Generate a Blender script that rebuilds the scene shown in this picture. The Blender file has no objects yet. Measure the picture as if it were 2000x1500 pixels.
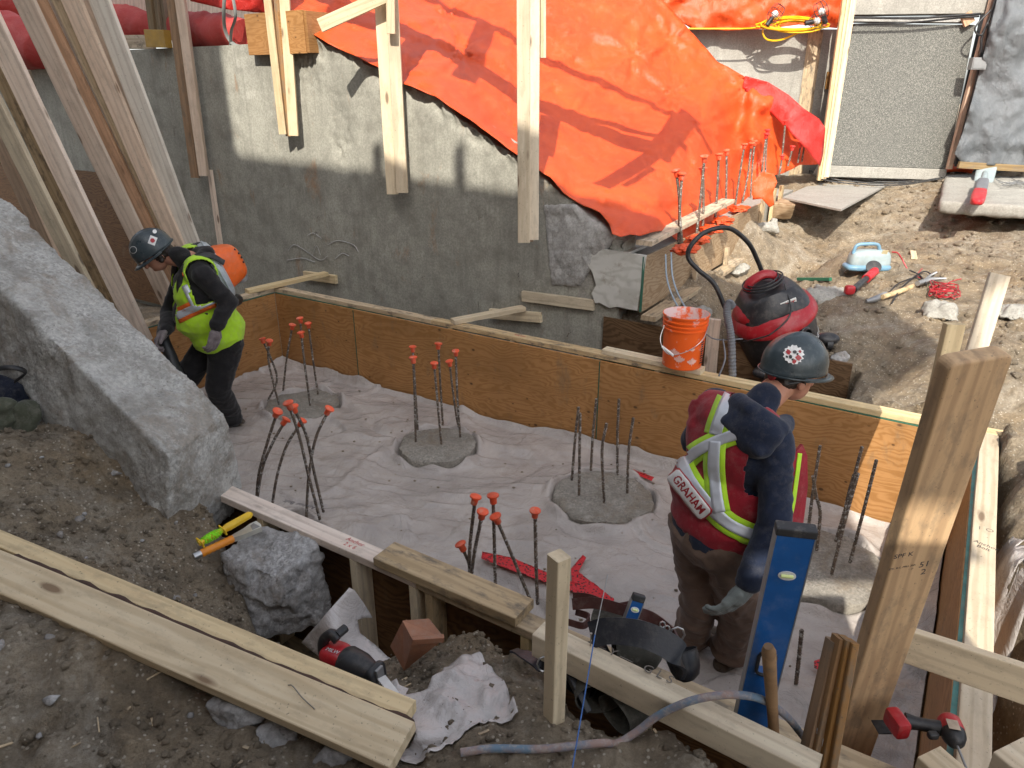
import bpy, bmesh, math, random
import numpy as np
from mathutils import Vector, Matrix, noise as mn
from mathutils.geometry import delaunay_2d_cdt
from mathutils.bvhtree import BVHTree
random.seed(7)
SC = bpy.context.scene
COL = SC.collection
# ------------------------------------------------------------------ camera
CAMH, FPX, TH = 2.55, 1400.0, math.radians(22.3)
cam = bpy.data.cameras.new('camera'); camo = bpy.data.objects.new('camera', cam); COL.objects.link(camo)
cam.sensor_width = 36; cam.lens = FPX/2000*36; cam.clip_start = .05; cam.clip_end = 500
camo.location = (0, 0, CAMH); camo.rotation_euler = (math.pi/2-TH, 0, 0)
SC.camera = camo
# ------------------------------------------------------------------ light
SUN_DIR = Vector((.10, .74, -.67)).normalized()
SUN_STR, SKY_STR, EXPO = 2.9, .135, 1.18
w = bpy.data.worlds.new('World'); SC.world = w; w.use_nodes = True
wn = w.node_tree; bgn = wn.nodes['Background']; sky = wn.nodes.new('ShaderNodeTexSky')
sky.sky_type = 'NISHITA'; sky.sun_disc = False
sky.sun_elevation = math.asin(-SUN_DIR.z); sky.sun_rotation = math.atan2(-SUN_DIR.x, -SUN_DIR.y)
sky.air_density = 1.0; sky.dust_density = 2.2; sky.ozone_density = .6
hs_ = wn.nodes.new('ShaderNodeHueSaturation'); hs_.inputs['Saturation'].default_value = .38; wn.links.new(sky.outputs[0], hs_.inputs['Color']); wn.links.new(hs_.outputs[0], bgn.inputs[0]); bgn.inputs[1].default_value = SKY_STR
sl = bpy.data.lights.new('sun', 'SUN'); sl.energy = SUN_STR; sl.angle = math.radians(.36); sl.color = (1, .94, .83)
so = bpy.data.objects.new('sun', sl); COL.objects.link(so)
so.rotation_euler = SUN_DIR.to_track_quat('-Z', 'Y').to_euler(); so.location = (-3, -6, 12)
SC.view_settings.view_transform = 'Standard'; SC.view_settings.look = 'None'
SC.view_settings.exposure = EXPO; SC.view_settings.gamma = 1; SC.view_settings.use_curve_mapping = False
SC.render.engine = 'CYCLES'
SC.cycles.max_bounces = 6; SC.cycles.transparent_max_bounces = 8; SC.cycles.use_denoising = True
# ------------------------------------------------------------------ surveying: turns a photo point into a place at a known height / distance / plane
CT, ST = math.cos(TH), math.sin(TH)
def ray(px, py):
    x = (px-1000)/FPX; y = (py-750)/FPX
    return Vector((x, CT-y*ST, -ST-y*CT))
def P(px, py, z=None, Y=None, pl=None):
    d = ray(px, py)
    if z is not None: t = (z-CAMH)/d.z
    elif Y is not None: t = Y/d.y
    else:
        q, n = pl; t = (q-Vector((0, 0, CAMH))).dot(n)/d.dot(n)
    return Vector((0, 0, CAMH))+d*t
UA = Vector((.8428, -.5383, 0)); UB = Vector((.5383, .8428, 0)); UZ = Vector((0, 0, 1)); O0 = Vector((-2.29, 6.73, 0))
def F(a, b, z=0.): return O0+UA*a+UB*b+UZ*z
def ab(v): d = v-O0; return d.dot(UA), d.dot(UB)
def PB(px, py, b): return P(px, py, pl=(F(0, b), UB))     # on a plane parallel to the long form side
def PA(px, py, a): return P(px, py, pl=(F(a, 0), UA))
# ------------------------------------------------------------------ numeric noise
_rng = np.random.RandomState(3); _perm = _rng.permutation(512); _perm = np.concatenate([_perm, _perm, _perm]); _val = _rng.rand(512)*2-1
def vnoise(p):
    p = np.asarray(p, float); i = np.floor(p).astype(int); f = p-i; f = f*f*(3-2*f); i &= 255
    def h(dx, dy, dz): return _val[_perm[_perm[_perm[(i[..., 0]+dx) & 511]+((i[..., 1]+dy) & 511)]+((i[..., 2]+dz) & 511)]]
    L = lambda a, b, t: a+(b-a)*t
    return L(L(L(h(0,0,0), h(1,0,0), f[...,0]), L(h(0,1,0), h(1,1,0), f[...,0]), f[...,1]),
             L(L(h(0,0,1), h(1,0,1), f[...,0]), L(h(0,1,1), h(1,1,1), f[...,0]), f[...,1]), f[...,2])
def fbm(p, oct=4, lac=2.03, gain=.5):
    p = np.asarray(p, float); s = 0; a = 1
    for k in range(oct): s = s+a*vnoise(p+k*17.3); p = p*lac; a *= gain
    return s
def ridged(p, oct=3, gain=.5):
    p = np.asarray(p, float); s = 0; a = 1
    for k in range(oct): s = s+a*(1-2*np.abs(vnoise(p+k*11.7))); p = p*2.1; a *= gain
    return s
def sstep(x, a, b):
    t = np.clip((x-a)/(b-a), 0, 1); return t*t*(3-2*t)
def facet(p, s, seed=0, k=16., jit=.9):                        # crumpled / fractured relief: planar pieces meeting in creases
    p = np.asarray(p, float)*s+seed*7.13; i = np.floor(p).astype(int); W = 1e-12; H = 0.
    def rnd(c, o): c = (c+o) & 511; return _val[_perm[_perm[_perm[c[..., 0]]+c[..., 1]]+c[..., 2]]]
    for dx in (-1, 0, 1):
        for dy in (-1, 0, 1):
            for dz in (-1, 0, 1):
                c = i+np.array([dx, dy, dz]); q = c+.5+.5*jit*np.stack([rnd(c, 0), rnd(c, 91), rnd(c, 173)], -1); d = p-q
                w = np.exp(-k*np.minimum((d*d).sum(-1), 4)); n = np.stack([rnd(c, 31), rnd(c, 57), rnd(c, 211)], -1); H = H+w*((d*n).sum(-1)+.25*rnd(c, 301)); W = W+w
    return H/W
class TPS:                                                   # smooth surface through scattered heights
    def __init__(s, xy, v, lam=1e-3):
        s.p = np.array(xy, float); n = len(s.p); v = np.array(v, float)
        if v.ndim == 1: v = v[:, None]
        K = s.k(s.p, s.p)+lam*np.eye(n); Q = np.c_[np.ones(n), s.p]
        M = np.block([[K, Q], [Q.T, np.zeros((3, 3))]]); s.w = np.linalg.solve(M, np.r_[v, np.zeros((3, v.shape[1]))]); s.n = n
    def k(s, a, b):
        d = ((a[:, None]-b[None])**2).sum(-1); return .5*d*np.log(d+1e-12)
    def __call__(s, q):
        q = np.array(q, float).reshape(-1, 2); out = []
        for c in range(0, len(q), 40000):
            u = q[c:c+40000]; out.append(s.k(u, s.p)@s.w[:s.n]+np.c_[np.ones(len(u)), u]@s.w[s.n:])
        r = np.concatenate(out); return r[:, 0] if r.shape[1] == 1 else r
# ------------------------------------------------------------------ objects
def props(o, label=None, cat=None, group=None, kind=None):
    if label: o['label'] = label
    if cat: o['category'] = cat
    if group: o['group'] = group
    if kind: o['kind'] = kind
    return o
def empty(name, loc, label=None, cat=None, group=None, rz=0):
    o = bpy.data.objects.new(name, None); COL.objects.link(o); o.location = loc; o.rotation_euler = (0, 0, rz); o.empty_display_size = .1
    return props(o, label, cat, group)
def wmat(o):
    m = o.matrix_basis.copy()
    return wmat(o.parent)@m if o.parent else m
def link(name, me, mat=None, parent=None, M=None):
    """me in its own axes, M its place in the world"""
    o = bpy.data.objects.new(name, me); COL.objects.link(o)
    if mat is not None and len(me.materials) == 0:
        for m in (mat if isinstance(mat, (list, tuple)) else [mat]): me.materials.append(m)
    M = M or Matrix.Identity(4)
    if parent:
        o.parent = parent; M = wmat(parent).inverted()@M
    o.matrix_basis = M
    return o
def mesh(name, vs, fs, smooth=False, mi=None):
    me = bpy.data.meshes.new(name); me.from_pydata([tuple(v) for v in vs], [], fs)
    if smooth is True: me.polygons.foreach_set('use_smooth', [True]*len(me.polygons))
    if mi is not None: me.polygons.foreach_set('material_index', mi)
    me.update(); return me
def centred(name, vs, fs, mat, parent=None, smooth=False, mi=None, base=False, auto=None):
    vs = np.array([tuple(v) for v in vs], float); c = (vs.min(0)+vs.max(0))/2
    if base: c[2] = vs[:, 2].min()
    me = mesh(name, vs-c, fs, smooth, mi)
    if auto: me.set_sharp_from_angle(angle=math.radians(auto))
    return link(name, me, mat, parent, Matrix.Translation(Vector(c)))
def frame(o, x, up=UZ):
    """matrix with local X along x and local Z as near up as can be"""
    x = Vector(x).normalized(); y = Vector(up).cross(x)
    if y.length < 1e-4: y = Vector((0, 1, 0)).cross(x)
    y.normalize(); z = x.cross(y)
    M = Matrix((x, y, z)).transposed().to_4x4(); M.translation = Vector(o); return M
class G:                                                     # geometry gatherer
    def __init__(s): s.v = []; s.f = []; s.m = []; s.mi = 0
    def add(s, vs, fs, M=None):
        k = len(s.v)
        s.v += [tuple(M@Vector(v)) if M else tuple(v) for v in vs]; s.f += [tuple(i+k for i in f) for f in fs]; s.m += [s.mi]*len(fs); return s
    def box(s, size, M=None, c=(0, 0, 0), bev=0):
        x, y, z = [q/2 for q in size]; cx, cy, cz = c
        if not bev:
            vs = [(cx+i*x, cy+j*y, cz+k*z) for i in (-1, 1) for j in (-1, 1) for k in (-1, 1)]
            fs = [(0,1,3,2), (4,6,7,5), (0,4,5,1), (2,3,7,6), (0,2,6,4), (1,5,7,3)]
            return s.add(vs, fs, M)
        bm = bmesh.new(); bmesh.ops.create_cube(bm, size=1)
        for v in bm.verts: v.co = Vector((cx+v.co.x*size[0], cy+v.co.y*size[1], cz+v.co.z*size[2]))
        bmesh.ops.bevel(bm, geom=bm.edges[:], offset=bev, segments=2, affect='EDGES', profile=.6)
        return s.bm(bm, M)
    def bm(s, bm, M=None):
        bm.verts.index_update(); vs = [v.co[:] for v in bm.verts]; fs = [[v.index for v in f.verts] for f in bm.faces]; bm.free(); return s.add(vs, fs, M)
    def tube(s, pts, r, n=8, caps=True, M=None, closed=False, flat=1.0, up=None):
        pts = [Vector(p) for p in pts]; m = len(pts); rs = r if hasattr(r, '__len__') else [r]*m
        t0 = (pts[1]-pts[0]).normalized(); u = t0.orthogonal().normalized() if up is None else Vector(up)
        vs = []; fs = []
        for i, p in enumerate(pts):
            a = pts[(i-1) % m] if (closed or i) else p; b = pts[(i+1) % m] if (closed or i < m-1) else p
            t = (b-a).normalized(); u = (u-t*u.dot(t)).normalized(); w_ = t.cross(u)
            for k in range(n):
                th = 2*math.pi*k/n; vs.append(p+(u*math.cos(th)+w_*math.sin(th)*flat)*rs[i])
        for i in range(m if closed else m-1):
            for k in range(n): fs.append((i*n+k, i*n+(k+1) % n, ((i+1) % m)*n+(k+1) % n, ((i+1) % m)*n+k))
        if caps and not closed: fs += [tuple(range(n))[::-1], tuple((m-1)*n+k for k in range(n))]
        return s.add(vs, fs, M)
    def lathe(s, prof, M=None, n=20, caps=True):              # prof: (r, z)
        vs = [(r*math.cos(2*math.pi*k/n), r*math.sin(2*math.pi*k/n), z) for r, z in prof for k in range(n)]; m = len(prof)
        fs = [(i*n+k, i*n+(k+1) % n, (i+1)*n+(k+1) % n, (i+1)*n+k) for i in range(m-1) for k in range(n)]
        if caps: fs += [tuple(range(n))[::-1], tuple((m-1)*n+k for k in range(n))]
        return s.add(vs, fs, M)
    def prism(s, poly, h, M=None, z0=0):                      # poly in XY, extruded along Z
        n = len(poly); vs = [(x, y, z0) for x, y in poly]+[(x, y, z0+h) for x, y in poly]
        fs = [tuple(range(n))[::-1], tuple(range(n, 2*n))]+[(i, (i+1) % n, (i+1) % n+n, i+n) for i in range(n)]
        return s.add(vs, fs, M)
    def ico(s, c, r, sub=2, sq=(1, 1, 1), M=None, nz=0, fr=3, seed=0):
        bm = bmesh.new(); bmesh.ops.create_icosphere(bm, subdivisions=sub, radius=1)
        for v in bm.verts:
            q = v.co*(1+(nz*mn.noise(v.co*fr+Vector((seed, seed*.7, 3))) if nz else 0)); v.co = Vector((q.x*r*sq[0]+c[0], q.y*r*sq[1]+c[1], q.z*r*sq[2]+c[2]))
        return s.bm(bm, M)
    def build(s, name, mat, parent=None, smooth=None, M=None, bevel=0, kind=None):
        """smooth: angle in degrees or None"""
        if M is not None:
            me = mesh(name, s.v, s.f, bool(smooth), s.m); o = link(name, me, mat, parent, M)
        else:
            o = centred(name, s.v, s.f, mat, parent, bool(smooth), s.m)
        if smooth: o.data.set_sharp_from_angle(angle=math.radians(smooth))
        if bevel: bev(o, bevel)
        if kind: o['kind'] = kind
        return o
def bev(o, w_, seg=2):
    m = o.modifiers.new('b', 'BEVEL'); m.width = w_; m.segments = seg; m.limit_method = 'ANGLE'; m.angle_limit = math.radians(40); return o
def cr(pts, n=8):
    """smooth curve through points"""
    pts = [Vector(p) for p in pts]; q = [pts[0]*2-pts[1]]+pts+[pts[-1]*2-pts[-2]]; out = []
    for i in range(1, len(q)-2):
        for k in range(n):
            t = k/n; a, b, c, d = q[i-1:i+3]
            out.append(.5*((2*b)+(c-a)*t+(2*a-5*b+4*c-d)*t*t+(3*b-a-3*c+d)*t**3))
    out.append(pts[-1]); return out
def board(name, p0, p1, w_, t, up=UZ, mat=None, parent=None, label=None, cat='lumber', group=None, rough=.0012, seg=None):
    """a sawn board from p0 to p1 along its centre line; w_ across, t thick, wide face turned to 'up'"""
    p0, p1 = Vector(p0), Vector(p1); L = (p1-p0).length; M = frame((p0+p1)/2, p1-p0, up)
    bm = bmesh.new(); bmesh.ops.create_cube(bm, size=1)
    for v in bm.verts: v.co = Vector((v.co.x*L, v.co.y*w_, v.co.z*t))
    bmesh.ops.bevel(bm, geom=[e for e in bm.edges if abs((e.verts[0].co-e.verts[1].co).x) > L*.5], offset=min(.004, t*.2), segments=2, affect='EDGES', profile=.5)
    n = seg or max(2, min(14, int(L/.25)))
    for i in range(1, n):
        x = -L/2+L*i/n; bmesh.ops.bisect_plane(bm, geom=bm.verts[:]+bm.edges[:]+bm.faces[:], plane_co=(x, 0, 0), plane_no=(1, 0, 0))
    s = random.random()*50; bow = random.uniform(-1, 1)*L*L*.0012
    for v in bm.verts:
        q = mn.noise_vector(Vector((v.co.x*1.3+s, s, v.co.y*8)))*rough*2
        v.co += Vector((0, q.y+bow*((v.co.x/L*2)**2-1), q.z))
    me = bpy.data.meshes.new(name); bm.to_mesh(me); bm.free()
    o = link(name, me, mat or M_LUM[0], parent, M)
    if not parent: props(o, label, cat, group)
    return o
def bezpoly(pts2d, step, fn, mat, name, parent=None, jitter=.35, thick=None, smooth=60, post=None):
    """sheet filled inside a 2-D outline; fn maps an (n,2) array to world points"""
    poly = [Vector(p) for p in pts2d]; dense = []
    for i, p in enumerate(poly):
        q = poly[(i+1) % len(poly)]; n = max(1, int((q-p).length/step)); dense += [p.lerp(q, k/n) for k in range(n)]
    x0, y0 = min(p.x for p in dense), min(p.y for p in dense); x1, y1 = max(p.x for p in dense), max(p.y for p in dense)
    A_ = np.array([p[:] for p in dense]); nx, ny = int((x1-x0)/step)+1, int((y1-y0)/step)+1
    gx, gy = np.meshgrid(x0+np.arange(nx)*step+step*.5, y0+np.arange(ny)*step+step*.5); q = np.c_[gx.ravel(), gy.ravel()]
    q = q+(_rng.rand(*q.shape)-.5)*step*jitter
    ins = np.zeros(len(q), bool); B_ = np.roll(A_, -1, 0); dm = np.full(len(q), 1e9)
    for a, b in zip(A_, B_):
        c = ((a[1] > q[:, 1]) != (b[1] > q[:, 1])); xi = (b[0]-a[0])*(q[:, 1]-a[1])/((b[1]-a[1]) or 1e-9)+a[0]; ins ^= c & (q[:, 0] < xi)
        dm = np.minimum(dm, (q[:, 0]-a[0])**2+(q[:, 1]-a[1])**2)
    q = q[ins & (dm > (step*.45)**2)]
    n = len(dense); vs = dense+[Vector(p) for p in q]
    r = delaunay_2d_cdt(vs, [(i, (i+1) % n) for i in range(n)], [], 1, 1e-7)
    v2 = np.array([p[:] for p in r[0]]); v3 = fn(v2); fs = [tuple(f) for f in r[2]]
    o = centred(name, v3, fs, mat, parent, True)
    if thick: s_ = o.modifiers.new('s', 'SOLIDIFY'); s_.thickness = thick; s_.offset = 0
    return o
# ------------------------------------------------------------------ materials
def c4(c): return (c[0], c[1], c[2], 1)
def hx(h):                                                    # sRGB hex -> linear
    return tuple(((int(h[i:i+2], 16)/255)/12.92 if int(h[i:i+2], 16)/255 <= .04045 else ((int(h[i:i+2], 16)/255+.055)/1.055)**2.4) for i in (0, 2, 4))
class N:
    def __init__(s, name):
        s.m = bpy.data.materials.new(name); s.m.use_nodes = True; s.t = s.m.node_tree; s.b = s.t.nodes['Principled BSDF']
        s.tc = s.t.nodes.new('ShaderNodeTexCoord'); s.oi = s.t.nodes.new('ShaderNodeObjectInfo')
    def n(s, ty, **k):
        x = s.t.nodes.new(ty)
        for a, b in k.items(): setattr(x, a, b)
        return x
    def set(s, sock, v):
        if isinstance(v, bpy.types.NodeSocket): s.t.links.new(v, sock)
        elif isinstance(v, (tuple, list)): sock.default_value = c4(v) if (len(v) == 3 and sock.type == 'RGBA') else tuple(v)
        else: sock.default_value = v
    def obj(s, scale=(1, 1, 1), rnd=0, world=False, rot=(0, 0, 0)):
        v = s.n('ShaderNodeVectorMath', operation='MULTIPLY')
        if world:
            g = s.n('ShaderNodeNewGeometry'); src = g.outputs['Position']
        else: src = s.tc.outputs['Object']
        if any(rot):
            mp = s.n('ShaderNodeMapping'); s.t.links.new(src, mp.inputs[0]); mp.inputs['Rotation'].default_value = rot; src = mp.outputs[0]
        s.t.links.new(src, v.inputs[0]); v.inputs[1].default_value = scale; out = v.outputs[0]
        if rnd:
            m = s.math('MULTIPLY', s.oi.outputs['Random'], rnd); a = s.n('ShaderNodeVectorMath', operation='ADD'); s.t.links.new(out, a.inputs[0]); s.t.links.new(m, a.inputs[1]); out = a.outputs[0]
        return out
    def math(s, op, a, b=0., c=None, clamp=False):
        x = s.n('ShaderNodeMath', operation=op, use_clamp=clamp); s.set(x.inputs[0], a); s.set(x.inputs[1], b)
        if c is not None: s.set(x.inputs[2], c)
        return x.outputs[0]
    def noise(s, v, scale=5, detail=4, rough=.55, dist=0, col=False):
        x = s.n('ShaderNodeTexNoise'); s.t.links.new(v, x.inputs['Vector']); x.inputs['Scale'].default_value = scale; x.inputs['Detail'].default_value = detail
        x.inputs['Roughness'].default_value = rough; x.inputs['Distortion'].default_value = dist; return x.outputs[1 if col else 0]
    def wave(s, v, scale=5, dist=5, detail=3, ds=1, dr=.5, dir='X', type='BANDS', prof='SIN'):
        x = s.n('ShaderNodeTexWave', wave_type=type, wave_profile=prof)
        if type == 'BANDS': x.bands_direction = dir
        s.t.links.new(v, x.inputs['Vector']); x.inputs['Scale'].default_value = scale; x.inputs['Distortion'].default_value = dist; x.inputs['Detail'].default_value = detail
        x.inputs['Detail Scale'].default_value = ds; x.inputs['Detail Roughness'].default_value = dr; return x.outputs[1]
    def vor(s, v, scale=5, feat='F1', rnd=1, out=0):
        x = s.n('ShaderNodeTexVoronoi', feature=feat); s.t.links.new(v, x.inputs['Vector']); x.inputs['Scale'].default_value = scale; x.inputs['Randomness'].default_value = rnd; return x.outputs[out]
    def ramp(s, f, st, interp='LINEAR'):
        x = s.n('ShaderNodeValToRGB'); s.t.links.new(f, x.inputs[0]); cr_ = x.color_ramp; cr_.interpolation = interp
        while len(cr_.elements) < len(st): cr_.elements.new(.5)
        for e, (p, c) in zip(cr_.elements, st):
            e.position = p; e.color = c4(c) if hasattr(c, '__len__') else (c, c, c, 1)
        return x.outputs[0]
    def mix(s, f, a, b, mode='MIX'):
        x = s.n('ShaderNodeMix', data_type='RGBA', blend_type=mode); s.set(x.inputs[0], f); s.set(x.inputs[6], a); s.set(x.inputs[7], b); return x.outputs[2]
    def bump(s, h, st=.5, d=.01, prev=None):
        x = s.n('ShaderNodeBump'); s.t.links.new(h, x.inputs['Height']); x.inputs['Strength'].default_value = st; x.inputs['Distance'].default_value = d
        if prev is not None: s.t.links.new(prev, x.inputs['Normal'])
        return x.outputs[0]
    def out(s, col, rough=.8, nrm=None, **k):
        s.set(s.b.inputs['Base Color'], col); s.set(s.b.inputs['Roughness'], rough)
        if nrm is not None: s.t.links.new(nrm, s.b.inputs['Normal'])
        for a, b in k.items(): s.set(s.b.inputs[a.replace('_', ' ')], b)
        return s.m
def simple(name, col, rough=.5, metal=0, var=.15, bump=0, bs=200, dirt=0, dirtc=(.3, .27, .22), **k):
    n = N(name); v = n.obj(rnd=30); f = n.noise(v, 12, 5, .6); c = n.mix(n.ramp(f, [(.3, 0.), (.7, 1.)]), tuple(x*(1-var) for x in col), tuple(min(1, x*(1+var)) for x in col))
    if dirt:
        d = n.noise(v, 25, 6, .7); c = n.mix(n.math('MULTIPLY', n.ramp(d, [(.5, 0.), (.68, 1.)]), dirt), c, dirtc)
    nr = n.bump(n.noise(v, bs, 3), bump, .002) if bump else None
    return n.out(c, n.math('ADD', n.math('MULTIPLY', f, .2), rough-.1), nr, Metallic=metal, **k)
def lumber(name, pale, dark, warm=.5, wane=0, dirt=.15, tint=.25):
    n = N(name); v = n.obj((1, 1, 1), rnd=40)
    st = n.obj((.9, 15, 15), rnd=40); g = n.noise(st, 2.2, 4, .5, .9); g2 = n.noise(n.obj((1.5, 30, 30), rnd=11), 3, 5, .65)
    bands = n.wave(n.obj((.55, 5, 5), rnd=23), 1.5, 8, 3, 1.1, .6, 'Y')
    c = n.mix(n.ramp(g, [(.3, 0.), (.8, .8)]), pale, dark)
    c = n.mix(n.math('MULTIPLY', n.ramp(bands, [(.55, 0.), (.95, 1.)]), .45), c, tuple(x*.72 for x in dark))
    c = n.mix(n.math('MULTIPLY', g2, .3), c, tuple(x*.8 for x in pale))
    # knots
    kv = n.obj((2.6, 9, 9), rnd=17); k = n.vor(kv, 1.0); k = n.ramp(k, [(.0, 1.), (.09, 1.), (.16, .0)]); c = n.mix(n.math('MULTIPLY', k, .8), c, (.13, .065, .028))
    k2 = n.vor(kv, 1.0); k2 = n.ramp(k2, [(.1, 0.), (.2, .5), (.34, 0.)]); c = n.mix(n.math('MULTIPLY', k2, .5), c, tuple(x*.6 for x in dark))
    # board to board
    hs = n.n('ShaderNodeHueSaturation'); n.t.links.new(c, hs.inputs['Color']); r = n.oi.outputs['Random']
    n.t.links.new(n.math('ADD', n.math('MULTIPLY', r, tint), 1-tint*.55), hs.inputs['Value']); n.t.links.new(n.math('ADD', n.math('MULTIPLY', n.math('FRACT', n.math('MULTIPLY', r, 7.3)), .4), .75), hs.inputs['Saturation']); c = hs.outputs[0]
    # dirt
    d = n.noise(n.obj((6, 14, 14), rnd=5), 1.4, 7, .68); c = n.mix(n.math('MULTIPLY', n.ramp(d, [(.5, 0.), (.66, 1.)]), dirt*2.2), c, (.16, .13, .095))
    sp = n.noise(v, 90, 3, .7); c = n.mix(n.math('MULTIPLY', n.ramp(sp, [(.64, 0.), (.7, 1.)]), .55), c, (.06, .05, .04))
    nr = n.bump(g, .2, .0015); nr = n.bump(n.noise(v, 160, 3), .15, .001, nr)
    return n.out(c, .72, nr)
M_LUM = [lumber('spruce_lumber', hx('e0cda6'), hx('cbb088'), dirt=.14), lumber('pinkish_lumber', hx('e6d3c0'), hx('d3b79f'), dirt=.1), lumber('orange_lumber', hx('d2a987'), hx('b98f6c')),
         lumber('weathered_lumber', hx('8d7a5c'), hx('6b563d'), dirt=.3), lumber('dusty_lumber', hx('cdb694'), hx('ad946f'), dirt=.42), lumber('brown_lumber', hx('a07a4d'), hx('80592f'), dirt=.3),
         lumber('cream_lumber', hx('d9c8aa'), hx('c4ab86'), dirt=.1), lumber('bluish_lumber', hx('e0dacd'), hx('cdbfae'), dirt=.06)]
def plywood(name, a, b, knots=.9, stain=.3, dark=1., sc=1):
    n = N(name); v = n.obj((.75*sc, 1, 2.3*sc), rnd=31); warp = n.noise(v, 1.6, 3, .5, .8, col=True)
    vv = n.n('ShaderNodeMix', data_type='RGBA', blend_type='LINEAR_LIGHT'); vv.inputs[0].default_value = .55; n.t.links.new(v, vv.inputs[6]); n.t.links.new(warp, vv.inputs[7])
    w_ = n.wave(vv.outputs[2], 4.2, 11, 3, .7, .62, 'Z'); fine = n.noise(n.obj((3, 3, 90), rnd=9), 3, 4, .6)
    c = n.mix(n.ramp(w_, [(.1, 0.), (.55, .35), (.93, 1.)]), a, b); c = n.mix(n.math('MULTIPLY', fine, .35), c, tuple(x*.75 for x in b))
    big = n.noise(n.obj((1, 1, 1), rnd=3), 1.7, 5, .6); c = n.mix(n.math('MULTIPLY', n.ramp(big, [(.42, 0.), (.7, 1.)]), stain), c, tuple(x*.5 for x in b))
    for sc_, seed in ((4.3, 0), (7.1, 5)):
        kv = n.obj((1.1, 1, 1.7), rnd=13+seed); kd = n.vor(kv, sc_); k = n.ramp(kd, [(.0, 1.), (.05, 1.), (.09, .0)])
        c = n.mix(n.math('MULTIPLY', k, knots), c, (.07, .03, .012))
        kh = n.ramp(kd, [(.06, .6), (.2, 0.)]); c = n.mix(n.math('MULTIPLY', kh, .4), c, tuple(x*.6 for x in b))
    mud = n.noise(n.obj((1, 1, .45), rnd=3), 7, 8, .75); c = n.mix(n.math('MULTIPLY', n.ramp(mud, [(.56, 0.), (.68, 1.)]), .5), c, (.2, .14, .085)); hs = n.n('ShaderNodeHueSaturation'); n.t.links.new(c, hs.inputs['Color']); n.t.links.new(n.math('ADD', n.math('MULTIPLY', n.oi.outputs['Random'], .28), .84), hs.inputs['Value']); c = hs.outputs[0]
    nr = n.bump(w_, .12, .003); nr = n.bump(fine, .15, .0015, nr)
    return n.out(c, .6, nr)
M_PLY = plywood('form_plywood', hx('bf8d58'), hx('a87743'), knots=.95, stain=.5); M_PLYD = plywood('dark_plywood', hx('7a6045'), hx('584028'), .4, .6)
M_PLYB = plywood('brown_plywood', hx('7d5a37'), hx('5e3e22'), .3, .5); M_PLYP = plywood('pale_plywood', hx('b29b7e'), hx('94795a'), .7, .5); M_PLYW = plywood('whitewashed_plywood', hx('d2d0c9'), hx('bfbdb4'), .1, .2)
def concrete(name, base=(.36, .36, .31), darkc=(.17, .17, .15), rust=.0, stain=.6, pit=.6, cold=True, bumpd=.02, rough=.85, streak=.4, pale=(.52, .5, .44), agg=.25, soil=0.):
    n = N(name); v = n.obj(world=True); big = n.noise(v, .9, 6, .62, .6); mid = n.noise(v, 5, 8, .7); fine = n.noise(v, 55, 6, .75)
    c = n.mix(n.ramp(big, [(.36, 0.), (.64, 1.)]), base, tuple(x*1.22 for x in base)); c = n.mix(n.math('MULTIPLY', n.ramp(mid, [(.45, 0.), (.7, 1.)]), stain), c, darkc)
    c = n.mix(n.math('MULTIPLY', n.ramp(n.noise(v, 2.3, 8, .75, 1.2), [(.56, 0.), (.72, 1.)]), .8), c, pale)
    if streak:
        sv = n.obj((7, 7, .5), world=True); s_ = n.noise(sv, 1.6, 6, .7); c = n.mix(n.math('MULTIPLY', n.ramp(s_, [(.5, 0.), (.66, 1.)]), streak), c, tuple(x*.8 for x in darkc))
        s2 = n.noise(sv, 5, 5, .7); c = n.mix(n.math('MULTIPLY', n.ramp(s2, [(.6, 0.), (.72, 1.)]), streak*.6), c, pale)
    if rust:
        rv = n.obj((3, 3, 1.1), world=True); r_ = n.noise(rv, 1.4, 7, .75, .5); c = n.mix(n.math('MULTIPLY', n.ramp(r_, [(.6, 0.), (.74, 1.)]), rust), c, (.35, .15, .045))
    p_ = n.vor(v, 42); pm = n.ramp(p_, [(.0, 1.), (.12, .7), (.2, 0.)]); pg = n.ramp(n.noise(v, 6, 3), [(.5, 0.), (.62, 1.)]); pm = n.math('MULTIPLY', pm, pg)
    if agg:
        ag = n.ramp(n.vor(v, 95, out=1), [(.2, tuple(x*.45 for x in base)), (.5, base), (.8, tuple(min(1, x*1.55) for x in base))]); am = n.ramp(n.noise(v, 3.3, 5, .7), [(.42, .15), (.62, 1.)]); c = n.mix(n.math('MULTIPLY', am, agg), c, ag)
    if soil:
        so_ = n.noise(v, 3.1, 7, .72, .8); c = n.mix(n.math('MULTIPLY', n.ramp(so_, [(.5, 0.), (.62, 1.)]), soil), c, (.2, .145, .09)); c = n.mix(n.math('MULTIPLY', n.ramp(n.noise(v, 28, 5, .75), [(.58, 0.), (.66, 1.)]), soil*.8), c, (.1, .08, .06))
    c = n.mix(n.math('MULTIPLY', pm, pit), c, tuple(x*.35 for x in darkc)); c = n.mix(n.math('MULTIPLY', n.ramp(fine, [(.42, 0.), (.6, 1.)]), .5), c, tuple(x*.5 for x in base))
    nr = n.bump(mid, .35, bumpd); nr = n.bump(fine, .4, bumpd*.3, nr); nr = n.bump(n.math('SUBTRACT', 1., pm), .5, .004, nr)
    return n.out(c, rough, nr)
M_CWALL = concrete('old_concrete', (.35, .34, .29), (.17, .16, .135), rust=.8, streak=.3, stain=.7, agg=.12, bumpd=.014)
M_CBLOCK = concrete('rough_concrete', (.46, .45, .42), (.15, .13, .1), stain=.85, streak=.1, bumpd=.06, agg=.5, soil=.55, pale=(.5, .49, .45))
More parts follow.
